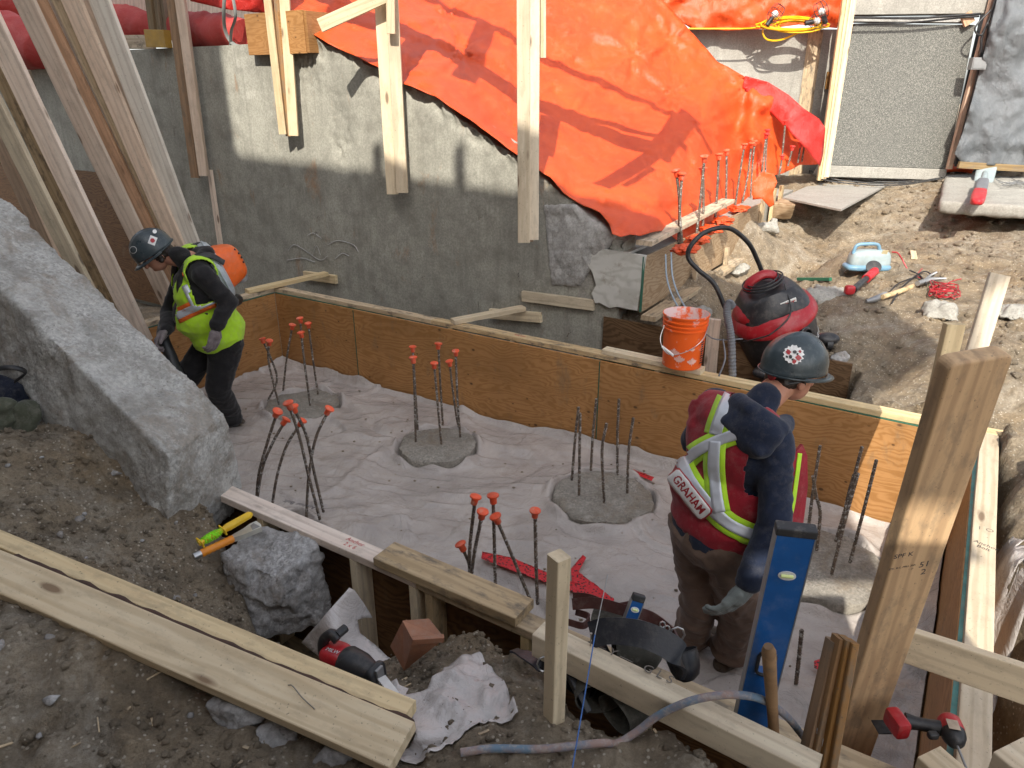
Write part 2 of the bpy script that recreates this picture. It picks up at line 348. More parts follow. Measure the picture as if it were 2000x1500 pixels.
M_CROCK = concrete('broken_concrete', (.42, .41, .4), (.12, .1, .08), stain=.9, streak=0, bumpd=.06, agg=.6, soil=.5, pale=(.52, .51, .5))
M_CPALE = concrete('pale_concrete', (.33, .315, .28), (.2, .185, .16), stain=.35, streak=.3, bumpd=.012)
M_CPILE = concrete('pile_concrete', (.31, .285, .245), (.1, .085, .065), stain=.8, streak=0, bumpd=.03, agg=.5, soil=.6)
M_CWHITE = concrete('whitish_cement', (.45, .44, .42), (.17, .155, .135), stain=.85, streak=0, bumpd=.03)
def dirtmat(name, a, b, dry, amt=.6):
    n = N(name); v = n.obj(world=True); big = n.noise(v, 1.1, 6, .6, .5); mid = n.noise(v, 6, 8, .72); fine = n.noise(v, 45, 8, .78)
    c = n.mix(n.ramp(big, [(.38, 0.), (.62, 1.)]), a, b); c = n.mix(n.ramp(mid, [(.42, 0.), (.62, .8)]), c, tuple(x*.42 for x in b))
    c = n.mix(n.math('MULTIPLY', n.ramp(n.noise(v, 2.4, 8, .72, 1), [(.5, 0.), (.64, 1.)]), amt), c, dry)
    c = n.mix(n.math('MULTIPLY', n.ramp(fine, [(.4, 1.), (.6, 0.)]), .5), c, tuple(x*.45 for x in a))
    pe = n.vor(v, 60); pc = n.vor(v, 60, out=1); pm = n.ramp(pe, [(.22, 1.), (.32, 0.)]); sel = n.ramp(pc, [(.62, 0.), (.66, 1.)]); c = n.mix(n.math('MULTIPLY', pm, n.math('MULTIPLY', sel, .7)), c, tuple(min(1, x*1.35) for x in dry))
    pe2 = n.vor(v, 24); pm2 = n.ramp(pe2, [(.16, 1.), (.25, 0.)]); c = n.mix(n.math('MULTIPLY', pm2, n.math('MULTIPLY', n.ramp(n.noise(v, 4, 2), [(.5, 0.), (.6, 1.)]), .45)), c, dry)
    dk = n.noise(v, 3.7, 7, .75, .7); c = n.mix(n.math('MULTIPLY', n.ramp(dk, [(.54, 0.), (.66, 1.)]), .38), c, (.11, .078, .05)); nr = n.bump(mid, .9, .06); nr = n.bump(fine, 1., .022, nr); nr = n.bump(pm, .5, .006, nr); nr = n.bump(n.noise(v, 160, 4, .7), .6, .004, nr)
    return n.out(c, .95, nr)
M_DIRT = dirtmat('bank_soil', (.38, .28, .17), (.45, .365, .26), (.56, .5, .41))
M_CLOD = dirtmat('soil_clods', (.33, .25, .16), (.37, .3, .215), (.45, .39, .31))
def tarp(name, col, deep, rough=.42, sc=1., weave=700, bumps=.5, spec=.5, fade=.5, fadec=None):
    n = N(name); v = n.obj(world=True); f = n.noise(v, 1.2, 5, .6, .6); c = n.mix(n.ramp(f, [(.35, 0.), (.65, 1.)]), col, deep)
    d = n.noise(v, 7, 8, .75, 1); c = n.mix(n.math('MULTIPLY', n.ramp(d, [(.5, 0.), (.7, 1.)]), fade), c, fadec or tuple(min(1, x*1.1+.04) for x in col))
    st = n.obj((3, 3, 1), world=True, rot=(0, 0, .5)); cr1 = n.noise(st, 4, 8, .68, 1.2); cr2 = n.noise(v, 14, 6, .7, 1.5)
    rd = n.math('ABSOLUTE', n.math('SUBTRACT', cr1, .5)); rd = n.math('MULTIPLY', rd, 2.); r2 = n.math('ABSOLUTE', n.math('SUBTRACT', cr2, .5))
    nr = n.bump(rd, .55*bumps, .06*sc); nr = n.bump(r2, .6*bumps, .03*sc, nr); nr = n.bump(n.noise(v, 60, 4, .6), .35*bumps, .006*sc, nr)
    return n.out(c, n.math('ADD', n.math('MULTIPLY', d, .3), rough-.12), nr, Specular_IOR_Level=spec)
M_TARP = tarp('orange_tarp', (.7, .09, .014), (.58, .06, .010), bumps=.4); M_RED = tarp('red_tarp', (.6, .03, .02), (.45, .02, .016), bumps=.6)
M_SILVER = tarp('silver_tarp', (.15, .16, .17), (.11, .12, .13), rough=.38, bumps=.9, spec=.6, fadec=(.2, .21, .22))
M_REDBAG = tarp('red_blanket', (.5, .055, .045), (.36, .035, .03), rough=.6, bumps=.4, fadec=(.5, .14, .12))
def plastic_sheet(name, col, alpha=.8, rough=.28):
    n = N(name); v = n.obj(world=True); f = n.noise(v, 2.2, 6, .62, .8); c = n.mix(n.ramp(f, [(.38, 0.), (.62, 1.)]), col, tuple(x*.78 for x in col))
    d = n.noise(v, 30, 8, .75); c = n.mix(n.math('MULTIPLY', n.ramp(d, [(.6, 0.), (.72, 1.)]), .5), c, (.2, .16, .12)); mu = n.noise(v, 3.4, 6, .7, 1.2); c = n.mix(n.math('MULTIPLY', n.ramp(mu, [(.55, 0.), (.72, 1.)]), .35), c, (.27, .21, .16)); sp = n.vor(v, 34); c = n.mix(n.math('MULTIPLY', n.ramp(sp, [(.05, 1.), (.08, 0.)]), n.math('MULTIPLY', n.ramp(n.noise(v, 2.1, 2), [(.5, 0.), (.58, 1.)]), .8)), c, (.08, .06, .045))
    cr1 = n.noise(v, 5, 6, .6, 1.6); rd = n.math('ABSOLUTE', n.math('SUBTRACT', cr1, .5)); cr2 = n.math('ABSOLUTE', n.math('SUBTRACT', n.noise(v, 17, 5, .6, 1.2), .5))
    nr = n.bump(rd, .5, .05); nr = n.bump(cr2, .35, .02, nr)
    return n.out(c, rough, nr, Alpha=alpha, Specular_IOR_Level=.55)
M_POLY = plastic_sheet('poly_sheet', hx('bcb3ac'), 1., .12); M_POLYW = plastic_sheet('milky_plastic', hx('d6cfcb'), .88, .25)
def granite():
    n = N('speckled_granite'); v = n.obj(world=True); s1 = n.vor(v, 150, out=1); s1 = n.ramp(s1, [(.25, (.035, .037, .034)), (.5, (.12, .12, .105)), (.8, (.34, .33, .29))]); b_ = n.noise(v, 1.3, 5, .6); f = n.noise(v, 60, 4, .8)
    c = n.mix(n.ramp(f, [(.4, 0.), (.6, 1.)]), s1, (.12, .12, .11)); c = n.mix(n.math('MULTIPLY', n.ramp(b_, [(.5, 0.), (.7, 1.)]), .3), c, (.12, .12, .11))
    m = n.noise(n.obj((1, 1, .6), world=True), 2.8, 8, .8); c = n.mix(n.math('MULTIPLY', n.ramp(m, [(.66, 0.), (.72, 1.)]), .5), c, (.6, .6, .58))
    return n.out(c, .7, n.bump(f, .3, .003))
M_GRAN = granite()
def rebar_mat():
    n = N('rebar_steel'); v = n.obj(rnd=30); f = n.noise(v, 30, 6, .75); c = n.mix(n.ramp(f, [(.4, 0.), (.6, 1.)]), (.07, .055, .045), (.19, .14, .1)); g = n.noise(v, 55, 5, .7)
    c = n.mix(n.ramp(g, [(.54, 0.), (.6, 1.)]), c, (.42, .41, .38)); return n.out(c, .7, n.bump(g, .4, .002), Metallic=.2)
M_REBAR = rebar_mat()
M_CAP = simple('orange_red_plastic_cap', (.8, .1, .035), .5, dirt=.6, var=.3, dirtc=(.6, .35, .25)); M_CAPR = simple('red_plastic_cap', (.6, .04, .03), .4, dirt=.2)
M_SEAL = simple('green_edge_sealer', (.02, .1, .065), .5); M_SEALB = simple('teal_edge_sealer', (.12, .33, .3), .6, var=.3, dirt=.5)
M_BLACK = simple('black_plastic', (.02, .02, .022), .45, dirt=.2, dirtc=(.2, .18, .15)); M_RUB = simple('black_rubber', (.03, .03, .032), .6, dirt=.35)
M_STEEL = simple('bright_steel', (.55, .55, .54), .3, metal=.9); M_GREYM = simple('grey_metal', (.3, .3, .3), .45, metal=.6)
M_YEL = simple('yellow_plastic', (.8, .5, .02), .4); M_NAIL = simple('nail_steel', (.3, .28, .25), .4, metal=.7)
# ------------------------------------------------------------------ ground
gp = [(0,1500,.98),(300,1500,.95),(650,1500,.93),(1000,1500,.92),(1500,1500,.86),(0,1200,1.02),(300,1250,.95),(600,1330,.84),(900,1350,.9),(1080,1430,.93),(1300,1410,.80),(1450,1440,.82),(1170,1370,.77),(1240,1400,.76),(1120,1310,.78),
      (100,950,1.06),(200,850,1.1),(60,830,1.1),(300,1000,.86),(350,1130,.7),(430,1200,.6),(600,1250,.52),(700,1290,.6),(850,1260,.74),(900,1165,.84),(1000,1190,.85),(1040,1215,.84),(560,1310,.7),(650,1300,.8),(720,1335,.84),(-300,900,1.25),(-300,1400,1.05),
      (1330,600,.9),(1400,570,.9),(1500,480,1.02),(1440,640,.86),(1560,690,.83),(1660,700,.8),(1700,780,.74),(1650,500,1.08),(1620,600,.92),(1800,560,1.03),(1900,500,1.12),(1700,400,1.24),(1850,430,1.2),(2000,500,1.12),(1560,400,1.22),(1620,345,1.42),(1800,350,1.42),
      (1950,800,.93),(1900,700,.93),(1990,650,1.0),(1780,700,.84),(2080,900,.95),(2100,1100,.9),(2100,1300,.86),(2300,600,1.1),(2300,350,1.45)]
gx = [P(a, b, z=c) for a, b, c in gp]
gpts = [(v.x, v.y) for v in gx]+[(-3.5,3.2),(-4,1),(-2,-1),(2,-1.5),(4,.5),(-3,7.5),(1,7.5),(-1,9),(3,12),(7,12),(10,8)]+[F(3.85, b).xy[:] for b in (.8, 1.6, 2.6, 3.4, 4.2)]+[F(a_, b_).xy[:] for b_ in (.1, -.5, -1.1, -1.6) for a_ in (5.98, 6.3)]; gz = [v.z for v in gx]+[1.15,1.1,1.0,.9,.9,1.0,1.1,1.1,1.5,1.5,1.3]+[.72, .72, .74, .78, .92]+[.70, .80]*4
GT = TPS(gpts, gz, 2e-3)
DENTS = [(*P(1175, 1372, z=.86).xy, .13, .10), (*P(1250, 1392, z=.84).xy, .1, .07), (*P(1120, 1330, z=.86).xy, .08, .06)]
def ground_edge(a):                                           # how far the bank keeps away from the near form side
    return np.interp(a, [-4, 2.6, 2.95, 3.3, 3.55, 3.95, 4.12, 4.3, 5.0, 5.4, 8], [.05, .05, .05, .22, .42, .36, .16, .1, .12, .3, .4])
def ground_h(x, y, micro=True):
    x = np.asarray(x, float); y = np.asarray(y, float); sh = x.shape; x = x.ravel(); y = y.ravel()
    z = GT(np.c_[x, y]); far = sstep(np.hypot(x, y-4), 9, 14); z = z*(1-far)+1.15*far
    p3 = np.c_[x, y, x*0]; a = (x+2.29)*UA.x+(y-6.73)*UA.y; b = (x+2.29)*UB.x+(y-6.73)*UB.y
    z = z+fbm(p3*1.6, 4)*.045+np.maximum(0, ridged(p3*4.1+5, 3))*.016
    if micro: z = z+fbm(p3*11, 4, gain=.62)*.019+np.maximum(0, fbm(p3*24+9, 3)-.05)*.018
    for dx_, dy_, r_, dp_ in DENTS: z = z-dp_*np.exp(-(((x-dx_)**2+(y-dy_)**2)/(r_*r_))**2)
    wob = fbm(p3*2.5+3, 3)*.07
    s1 = sstep(-2.72-ground_edge(a)+wob*.8-b, -.02, .09)      # 1 = bank on the near side
    bl = np.where(a < 3.3, .84, np.where(a < 5.1, .66, .13+np.minimum(0, wob)*.5)); s2 = sstep(b-bl, -.02, .04)
    s3 = sstep(a-(np.interp(b, [-4, -2.8, -1.9, -1.5, -1.15, .3], [6.5, 6.35, 6.2, 6.03, 5.91, 5.88])+wob*.5+.04*fbm(p3*7+1, 2)), -.03, .09)
    z = z+np.where((a > 6.1) & (a < 7.2) & (b < .6), facet(np.c_[x, y, x*0], 4, 9)*.07-.05*np.exp(-((a-6.35+.12*np.sin(b*4)+wob)/.018)**2), 0)
    s = np.clip(np.maximum(np.maximum(s1, s2), s3), 0, 1)
    z0 = -.05+fbm(p3*5, 3)*.02
    return (z0+(z-z0)*s).reshape(sh)
def axis(segs):
    out = [segs[0][0]]
    for a, b, st in segs:
        n = max(1, round((b-a)/st)); out += [a+(b-a)*(k+1)/n for k in range(n)]
    return np.array(out)
AX = axis([(-60,-20,10),(-20,-8,2),(-8,-3,.12),(-3,-2,.04),(-2,2.4,.017),(2.4,4.5,.03),(4.5,8,.05),(8,14,.3),(14,60,6)])
AY = axis([(-60,-10,8),(-10,-1,.8),(-1,.6,.1),(.6,3.4,.017),(3.4,5,.028),(5,11,.05),(11,16,.3),(16,80,8)])
X_, Y_ = np.meshgrid(AX, AY); Z_ = ground_h(X_, Y_)
nx, ny = len(AX), len(AY); idx = np.arange(nx*ny).reshape(ny, nx)
fs = np.stack([idx[:-1, :-1], idx[:-1, 1:], idx[1:, 1:], idx[1:, :-1]], -1).reshape(-1, 4)
me = bpy.data.meshes.new('ground'); me.vertices.add(nx*ny); me.vertices.foreach_set('co', np.stack([X_, Y_, Z_], -1).ravel())
me.loops.add(fs.size); me.loops.foreach_set('vertex_index', fs.ravel()); me.polygons.add(len(fs)); me.polygons.foreach_set('loop_start', np.arange(0, fs.size, 4)); me.polygons.foreach_set('loop_total', np.full(len(fs), 4))
me.update(); me.polygons.foreach_set('use_smooth', [True]*len(fs)); me.validate()
gr = link('ground', me, M_DIRT); gr['kind'] = 'structure'
GB = BVHTree.FromPolygons([(0, 0, 0)]*3, [(0, 1, 2)])
def gz_at(x, y): return float(ground_h(np.array([x]), np.array([y]))[0])
def hit_ground(px, py, lift=0.):                              # where the line of sight meets the ground
    d = ray(px, py); t = np.linspace(.6, 14, 1400); z = ground_h(d.x*t, d.y*t); k = np.argmax(CAMH+d.z*t <= z); t_ = t[k]
    return Vector((d.x*t_, d.y*t_, float(z[k])+lift))
# ------------------------------------------------------------------ remeshed rough solids
def remesh_np(bm_or_me, voxel, smooth_it=2, disp=None, name='solid', factor=.5):
    if isinstance(bm_or_me, bmesh.types.BMesh): me = bpy.data.meshes.new(name); bm_or_me.to_mesh(me); bm_or_me.free()
    else: me = bm_or_me
    o = bpy.data.objects.new('tmp', me); COL.objects.link(o); m = o.modifiers.new('r', 'REMESH'); m.mode = 'VOXEL'; m.voxel_size = voxel; m.use_smooth_shade = True
    if smooth_it: s = o.modifiers.new('s', 'SMOOTH'); s.iterations = smooth_it; s.factor = factor
    dg = bpy.context.evaluated_depsgraph_get(); me2 = bpy.data.meshes.new_from_object(o.evaluated_get(dg)); bpy.data.objects.remove(o); bpy.data.meshes.remove(me)
    me2.name = name
    if disp:
        n = len(me2.vertices); co = np.empty(n*3); me2.vertices.foreach_get('co', co); co = co.reshape(-1, 3); no = np.empty(n*3); me2.vertices.foreach_get('normal', no); no = no.reshape(-1, 3)
        me2.vertices.foreach_set('co', (co+disp(co, no)).ravel()); me2.update()
    me2.polygons.foreach_set('use_smooth', [True]*len(me2.polygons))
    return me2
def place_world(name, me, mat, parent=None, base=False):      # me holds world coordinates; move its origin to its middle
    n = len(me.vertices); co = np.empty(n*3); me.vertices.foreach_get('co', co); co = co.reshape(-1, 3); c = (co.min(0)+co.max(0))/2
    if base: c[2] = co[:, 2].min()
    me.vertices.foreach_set('co', (co-c).ravel()); me.update(); return link(name, me, mat, parent, Matrix.Translation(Vector(c)))
def hull(pts):
    bm = bmesh.new(); [bm.verts.new(p) for p in pts]; r = bmesh.ops.convex_hull(bm, input=bm.verts[:])
    bmesh.ops.delete(bm, geom=[v for v in bm.verts if not v.link_faces], context='VERTS'); bmesh.ops.recalc_face_normals(bm, faces=bm.faces[:]); return bm
def rough_disp(big=.03, mid=.012, fine=.004, seed=0, chip=0):
    def d(co, no):
        q = co+seed*3.1; h = fbm(q*2.5, 2)*big*.6+facet(co, 7, seed)*(mid*2.+chip*.6)+facet(co, 20, seed+3)*(mid*.7+chip*.15)+fbm(q*50, 3)*fine
        return no*h[:, None]
    return d
def rock(pts, voxel, mat, name, label, cat='rock', group=None, big=.02, mid=.008, fine=.003, seed=0, chip=0):
    o = place_world(name, remesh_np(hull(pts), voxel, 1, rough_disp(big, mid, fine, seed, chip), name), mat)
    return props(o, label, cat, group)
# ------------------------------------------------------------------ back foundation wall with sloping, broken top
def wall_top(a): return np.interp(a, [-9, 0, .12, .92, 1.55, 2.48, 2.78, 3.2, 3.45], [2.96, 2.96, 3.02, 2.72, 2.47, 1.99, 1.79, 1.53, 1.42])
aa = axis([(-9, -3, .12), (-3, 3.3, .022)]); tt = axis([(0, 1, 1/95)]); A_, T_ = np.meshgrid(aa, tt)
top = wall_top(A_)+fbm(np.stack([A_*6, A_*0, A_*0], -1), 4)*.022*sstep(A_, 0, .3); Zw = -.05+(top+.05)*T_
q = np.stack([A_, Zw, A_*0], -1); edge = sstep(T_, .93, 1)*sstep(A_, .0, .2)+sstep(A_, 2.75, 3.1)*sstep(Zw, .9, 1.4)
bw = .64-fbm(q*1.7, 3)*.006-fbm(q*9, 3)*.0035+edge*.05*np.abs(fbm(q*7, 4))-edge*.02*fbm(q*26, 3)
bw = bw+.006*np.exp(-((Zw-2.52+.02*np.sin(A_*3))/.012)**2)+.004*np.exp(-((A_-1.05)/.006)**2)
pth = np.exp(-(((A_-.42)/.13)**2+((Zw-2.1)/.33)**2)**2); bw = bw+pth*(.014+.03*np.abs(fbm(q*22, 4)))
ch = np.exp(-(((A_-.05)/.22)**2+((Zw-2.8)/.22)**2)**2); bw = bw+ch*.03*np.abs(fbm(q*17, 4)); bw = bw+edge*.03*facet(q, 9, 2)
g = G(); n1, n2 = A_.shape
V = [F(a, b, z) for a, b, z in zip(A_.ravel(), bw.ravel(), Zw.ravel())]; k0 = len(V); V += [F(a, .64+.28, z) for a, z in zip(aa, wall_top(aa))]; V += [F(a, .64+.28, -.05) for a in aa]
fsw = [(r*n2+c, r*n2+c+1, (r+1)*n2+c+1, (r+1)*n2+c) for r in range(n1-1) for c in range(n2-1)]
fsw += [((n1-1)*n2+c, (n1-1)*n2+c+1, k0+c+1, k0+c) for c in range(n2-1)]+[(k0+c, k0+c+1, k0+n2+c+1, k0+n2+c) for c in range(n2-1)]
fsw += [tuple([r*n2+n2-1 for r in range(n1)]+[k0+n2-1, k0+2*n2-1])]
wo = props(centred('foundation_wall', V, fsw, M_CWALL, None, True, base=True), 'old grey concrete foundation wall with a sloping broken top under the orange tarp', 'wall')
wo.data.set_sharp_from_angle(angle=math.radians(55))
# broken right end lump of the wall
rk = [PB(x, y, b) for x, y, b in ((1120, 400, .6), (1192, 452, .62), (1195, 470, .6), (1150, 480, .58), (1140, 520, .6), (1130, 560, .62), (1075, 560, .63), (1060, 400, .63))]
place_world('broken_end', remesh_np(hull(rk+[p+UB*.3 for p in rk]), .016, 2, rough_disp(.012, .004, .005, 4, .006), 'broken_end'), M_CWHITE, wo)
# tie holes, bent wires
g = G()
for x, y in ((625, 425), (622, 455), (805, 490), (940, 425), (830, 540), (560, 360), (735, 560), (1115, 650), (1015, 535), (870, 435), (395, 300), (345, 250)):
    p = PB(x, y, .632); g.tube(cr([p, p+UB*-.03+UZ*.01, p-UB*.035-UZ*random.uniform(.02, .09)+UA*random.uniform(-.03, .03)], 4), .0028, 5)
g.build('tie_wire', M_REBAR, wo, 60, kind='stuff')
g = G()
for st in (((562, 490), (575, 478), (600, 492), (625, 508), (640, 500)), ((560, 508), (590, 504), (615, 512)), ((640, 478), (660, 470), (690, 478), (700, 492)), ((655, 505), (668, 495), (682, 500)), ((600, 460), (612, 455), (628, 466)), ((610, 500), (618, 480), (626, 498))):
    g.tube(cr([PB(x, y, .628) for x, y in st], 6), .004, 6, flat=.3)
g.build('chalk_mark', simple('chalk', (.36, .355, .34), .9, var=.4), wo, 60, kind='stuff')
# ------------------------------------------------------------------ sloping foundation block in the left foreground
TR0 = P(440, 808, z=1.15); TL0 = P(330, 893, z=1.13); D1 = Vector((-2.6, 3.73, 2.06))-TR0
c8 = []
for s in (0, 1.9):
    for base_, dn in ((TR0, .0), (TL0, .0), (TR0, -.75), (TL0, -.72)): c8.append(base_+D1*s+Vector((0, 0, dn)))
c8[2] = P(482, 985, z=.62); c8[3] = P(325, 1115, z=.58)
c8[6] += Vector((0, 0, -.3)); c8[7] += Vector((0, 0, -.3))
bmx = hull(c8)
def blk(co, no):
    d0 = no*(fbm(co*2.2, 2)*.010+facet(co, 4, 2)*.016+facet(co, 12, 5)*.007+fbm(co*22, 4)*.0045+fbm(co*70, 2)*.002-np.maximum(0, fbm(co*4+3, 3)-.35)*.05)[:, None]; t = ((co-np.array(TR0))@np.array(D1))/D1.length_squared
    for px, py, zz, r in ((45, 490, 1.95, .13), (265, 700, 1.47, .09), (215, 640, 1.6, .07)):
        c = np.array(P(px, py, z=zz)); e = np.exp(-((co-c)**2).sum(1)/(r*r)); d0[:, 2] -= e*(.035+.03*fbm(co*18, 3))
    return d0
bk = place_world('sloping_concrete_wall', remesh_np(bmx, .012, 1, blk, 'sloping_concrete_wall'), M_CBLOCK, base=True)
props(bk, 'thick sloping stump of rough grey concrete wall crossing the left foreground', 'wall')
# ------------------------------------------------------------------ broken chunk beside the near form side
rock([P(437, 1085, z=.72), P(470, 1050, z=.73), P(520, 1033, z=.74), P(598, 1042, z=.76), P(622, 1064, z=.76), P(632, 1120, z=.62), P(648, 1192, z=.45), P(590, 1240, z=.4), P(500, 1250, z=.42), P(440, 1190, z=.5), P(545, 1130, z=.7), P(520, 1100, z=.3), P(600, 1150, z=.2)],
     .008, M_CROCK, 'concrete_chunk', 'large jagged concrete chunk under the tacker, against the wooden form', big=.014, mid=.012, fine=.004, seed=5, chip=.016)
# ------------------------------------------------------------------ near bank: smaller rocks
def small_rock(px, py, r, label, mat=M_CROCK, sq=(1, .8, .6), seed=0, sub=4, ang=.28, z=None, cat='rock', group=None):
    p = hit_ground(px, py) if z is None else P(px, py, z=z); rr = random.Random(seed)
    pts = [Vector((rr.gauss(0, 1), rr.gauss(0, 1), rr.gauss(0, 1))).normalized() for _ in range(13)]
    pts = [Vector((q.x*r*sq[0], q.y*r*sq[1], q.z*r*sq[2]))+p+Vector((0, 0, r*sq[2]*.35)) for q in pts]
    return rock(pts, max(.004, r/13), mat, 'rock', label, group=group, big=r*.12, mid=r*.1, fine=r*.05, seed=seed, cat=cat)
for a in ((468, 1400, .1, 'blue-grey broken concrete piece beneath the middle of the light plank'), (550, 1445, .075, 'grey stone just below the plank, left of the largest loose stone'), (662, 1468, .085, 'pale angular stone below the end of the plank'),
          (105, 1375, .03, 'small flat pale stone alone on the brown soil at lower left'), (230, 930, .03, 'small whitish stone at the foot of the sloping wall'),
          (1500, 450, .15, 'rounded chalky boulder beside the low back form'), (1840, 615, .2, 'long grey slab of broken concrete lying on the sunny bank'), (1975, 620, .22, 'flat pale slab of broken concrete behind the leaning board'),
          (1610, 580, .2, 'dusty flat concrete slab next to the shop vacuum'), (1640, 702, .07, 'small white stone behind the hard hat of the worker in red'), (1440, 535, .15, 'pale broken lump under the black push handle'), (1370, 620, .12, 'grey rubble piece behind the orange bucket')):
    small_rock(*a, seed=int(a[0]), sq={1840: (.7, 1.1, .35), 1975: (1, .9, .3), 1610: (1.3, .8, .3)}.get(a[0], (1, .8, .65)), mat=M_CPALE if a[1] < 700 and a[0] > 1000 else M_CROCK)
# clods and pebbles strewn over the soil
def strew(name, n, region, rmin, rmax, mat, seed, kinds=8, where=None):
    rr = np.random.RandomState(seed); base = []
    for k in range(kinds):
        bm = bmesh.new(); bmesh.ops.create_icosphere(bm, subdivisions=1, radius=1)
        for v in bm.verts: v.co *= 1+.7*mn.noise(v.co*1.7+Vector((k*9, 0, 0)))
        base.append((np.array([v.co[:] for v in bm.verts]), np.array([[v.index for v in f.verts] for f in bm.faces]))); bm.free()
    xy = np.c_[rr.uniform(region[0], region[1], n), rr.uniform(region[2], region[3], n)]
    dens = fbm(np.c_[xy*1.8, xy[:, :1]*0+seed], 3); xy = xy[dens > rr.uniform(-.9, .5, n)]
    a = (xy[:, 0]+2.29)*UA.x+(xy[:, 1]-6.73)*UA.y; b = (xy[:, 0]+2.29)*UB.x+(xy[:, 1]-6.73)*UB.y
    if where: xy = xy[where(a, b)]
    z = ground_h(xy[:, 0], xy[:, 1]); r = rmin*(rmax/rmin)**(rr.rand(len(xy))**2.2); VV = []; FF = []; k = 0
    for i in range(len(xy)):
        bv, bf = base[i % kinds]; th = rr.rand()*6.28; c, s = math.cos(th), math.sin(th); sc = r[i]*np.array([1, rr.uniform(.6, 1), rr.uniform(.45, .8)])
        v = bv*sc; v = np.c_[v[:, 0]*c-v[:, 1]*s, v[:, 0]*s+v[:, 1]*c, v[:, 2]]+[xy[i, 0], xy[i, 1], z[i]+r[i]*.15]; VV.append(v); FF.append(bf+k); k += len(bv)
    V = np.concatenate(VV); Fc = np.concatenate(FF); me = bpy.data.meshes.new(name); me.vertices.add(len(V)); me.vertices.foreach_set('co', V.ravel()); me.loops.add(Fc.size); me.loops.foreach_set('vertex_index', Fc.ravel())
    me.polygons.add(len(Fc)); me.polygons.foreach_set('loop_start', np.arange(0, Fc.size, 3)); me.polygons.foreach_set('loop_total', np.full(len(Fc), 3)); me.update()
    o = link(name, me, mat); return o
o = strew('loose_gravel', 26000, (-2.9, 2.2, .7, 3.6), .003, .02, M_CLOD, 11, where=lambda a, b: b < -2.74); props(o, 'loose crumbs of soil and gravel strewn over the near bank', 'gravel', kind='stuff')
o = strew('soil_clods', 14000, (-.5, 8, 2.5, 11), .006, .045, M_CLOD, 12, where=lambda a, b: ((b > .68) & (a > 3.6)) | (a > 6.2)); props(o, 'broken clods and stones over the sunny excavated bank', 'gravel', kind='stuff')
o = strew('rubble_stones', 260, (-2.9, 2.2, .7, 3.6), .01, .035, M_CROCK, 13, where=lambda a, b: b < -2.78); props(o, 'grey rubble stones mixed into the near soil', 'gravel', kind='stuff')
# ------------------------------------------------------------------ footing form
FT = .78
form = empty('footing_form', F(0, 0, 0), 'rectangular open wooden form of orange-brown plywood round the pit floor', 'formwork')
def plysheet(name, p, x, up, L, H, t=.018, mat=M_PLY, parent=None):
    """sheet with lower left corner p, along x, up; thickness away behind"""
    x = Vector(x).normalized(); up = Vector(up).normalized(); n = x.cross(up)
    M = Matrix((x, n, up)).transposed().to_4x4(); M.translation = Vector(p)+x*L/2+up*H/2
    g = G().box((L, t, H), bev=.0015); me = mesh(name, g.v, g.f); o = link(name, me, mat, parent, M); return o
PH = FT-.004
for a0, a1 in ((.0, 1.03), (1.033, 3.47), (3.473, 5.80)): plysheet('plywood_panel', F(a0+.0015, .009, 0), UA, UZ, a1-a0-.003, PH-.04, parent=form)     # far side
for b0, b1 in ((-2.6, -1.3), (-1.297, -.003)): plysheet('plywood_panel', F(-.009, b0, 0), UB, UZ, b1-b0, PH-.04, parent=form)                        # left end
for b0, b1 in ((-2.6, -1.22), (-1.217, -.003)): plysheet('plywood_panel', F(5.809, b0, 0), UB, UZ, b1-b0, PH-.04, parent=form)                      # right end
for a0, a1 in ((0, 2.4), (2.403, 4.84), (4.843, 5.8)): plysheet('plywood_panel', F(a0, -2.609, 0), UA, UZ, a1-a0, PH-.04, mat=M_PLYB, parent=form)
def seal(p0, p1, parent=form, w_=.018, mat=M_SEAL, h=.006): board('edge_seal', p0, p1, w_, h, mat=mat, parent=parent, rough=.0002)
seal(F(0, .009, PH-.037), F(5.8, .009, PH-.037)); seal(F(5.809, -2.6, PH-.037), F(5.809, 0, PH-.037), mat=M_SEALB); seal(F(-.009, -2.6, PH-.037), F(-.009, 0, PH-.037)); seal(F(0, -2.609, PH-.037), F(5.8, -2.609, PH-.037))
TZ = FT-.019
def plate(p0, p1, m, w_=.089, t=.038): return board('top_plate', p0, p1, w_, t, mat=m, parent=form)
plate(F(-.05, .0645, TZ), F(1.9, .0645, TZ), M_LUM[4]); plate(F(1.903, .0645, TZ), F(4.1, .0645, TZ), M_LUM[4]); plate(F(4.103, .0645, TZ), F(5.95, .0645, TZ), M_LUM[0])
plate(F(-.0645, -2.6, TZ), F(-.0645, .015, TZ), M_LUM[4])
plate(F(5.8645, -2.6, TZ), F(5.8645, .015, TZ), M_LUM[6])
plate(F(0, -2.6645, TZ), F(2.2, -2.6645, TZ), M_LUM[4]); plate(F(2.203, -2.6645, TZ), F(4.0, -2.6645, TZ), M_LUM[1]); plate(F(4.003, -2.6645, TZ), F(5.98, -2.6645, TZ), M_LUM[4])
sH = FT-.038-.002
for a in (.1, .7, 1.3, 1.9, 2.5, 3.08, 3.66, 3.98, 4.06, 4.5, 4.95, 5.5): board('stud', F(a, -2.664, .02), F(a, -2.664, sH), .089, .038, UA, M_LUM[0 if a != 4.06 else 4], form)
for a in (.3, .9, 1.5, 2.1, 2.7, 3.3, 3.9, 4.5, 5.1, 5.7): board('stud', F(a, .064, .02), F(a, .064, sH), .089, .038, UA, M_LUM[4], form)
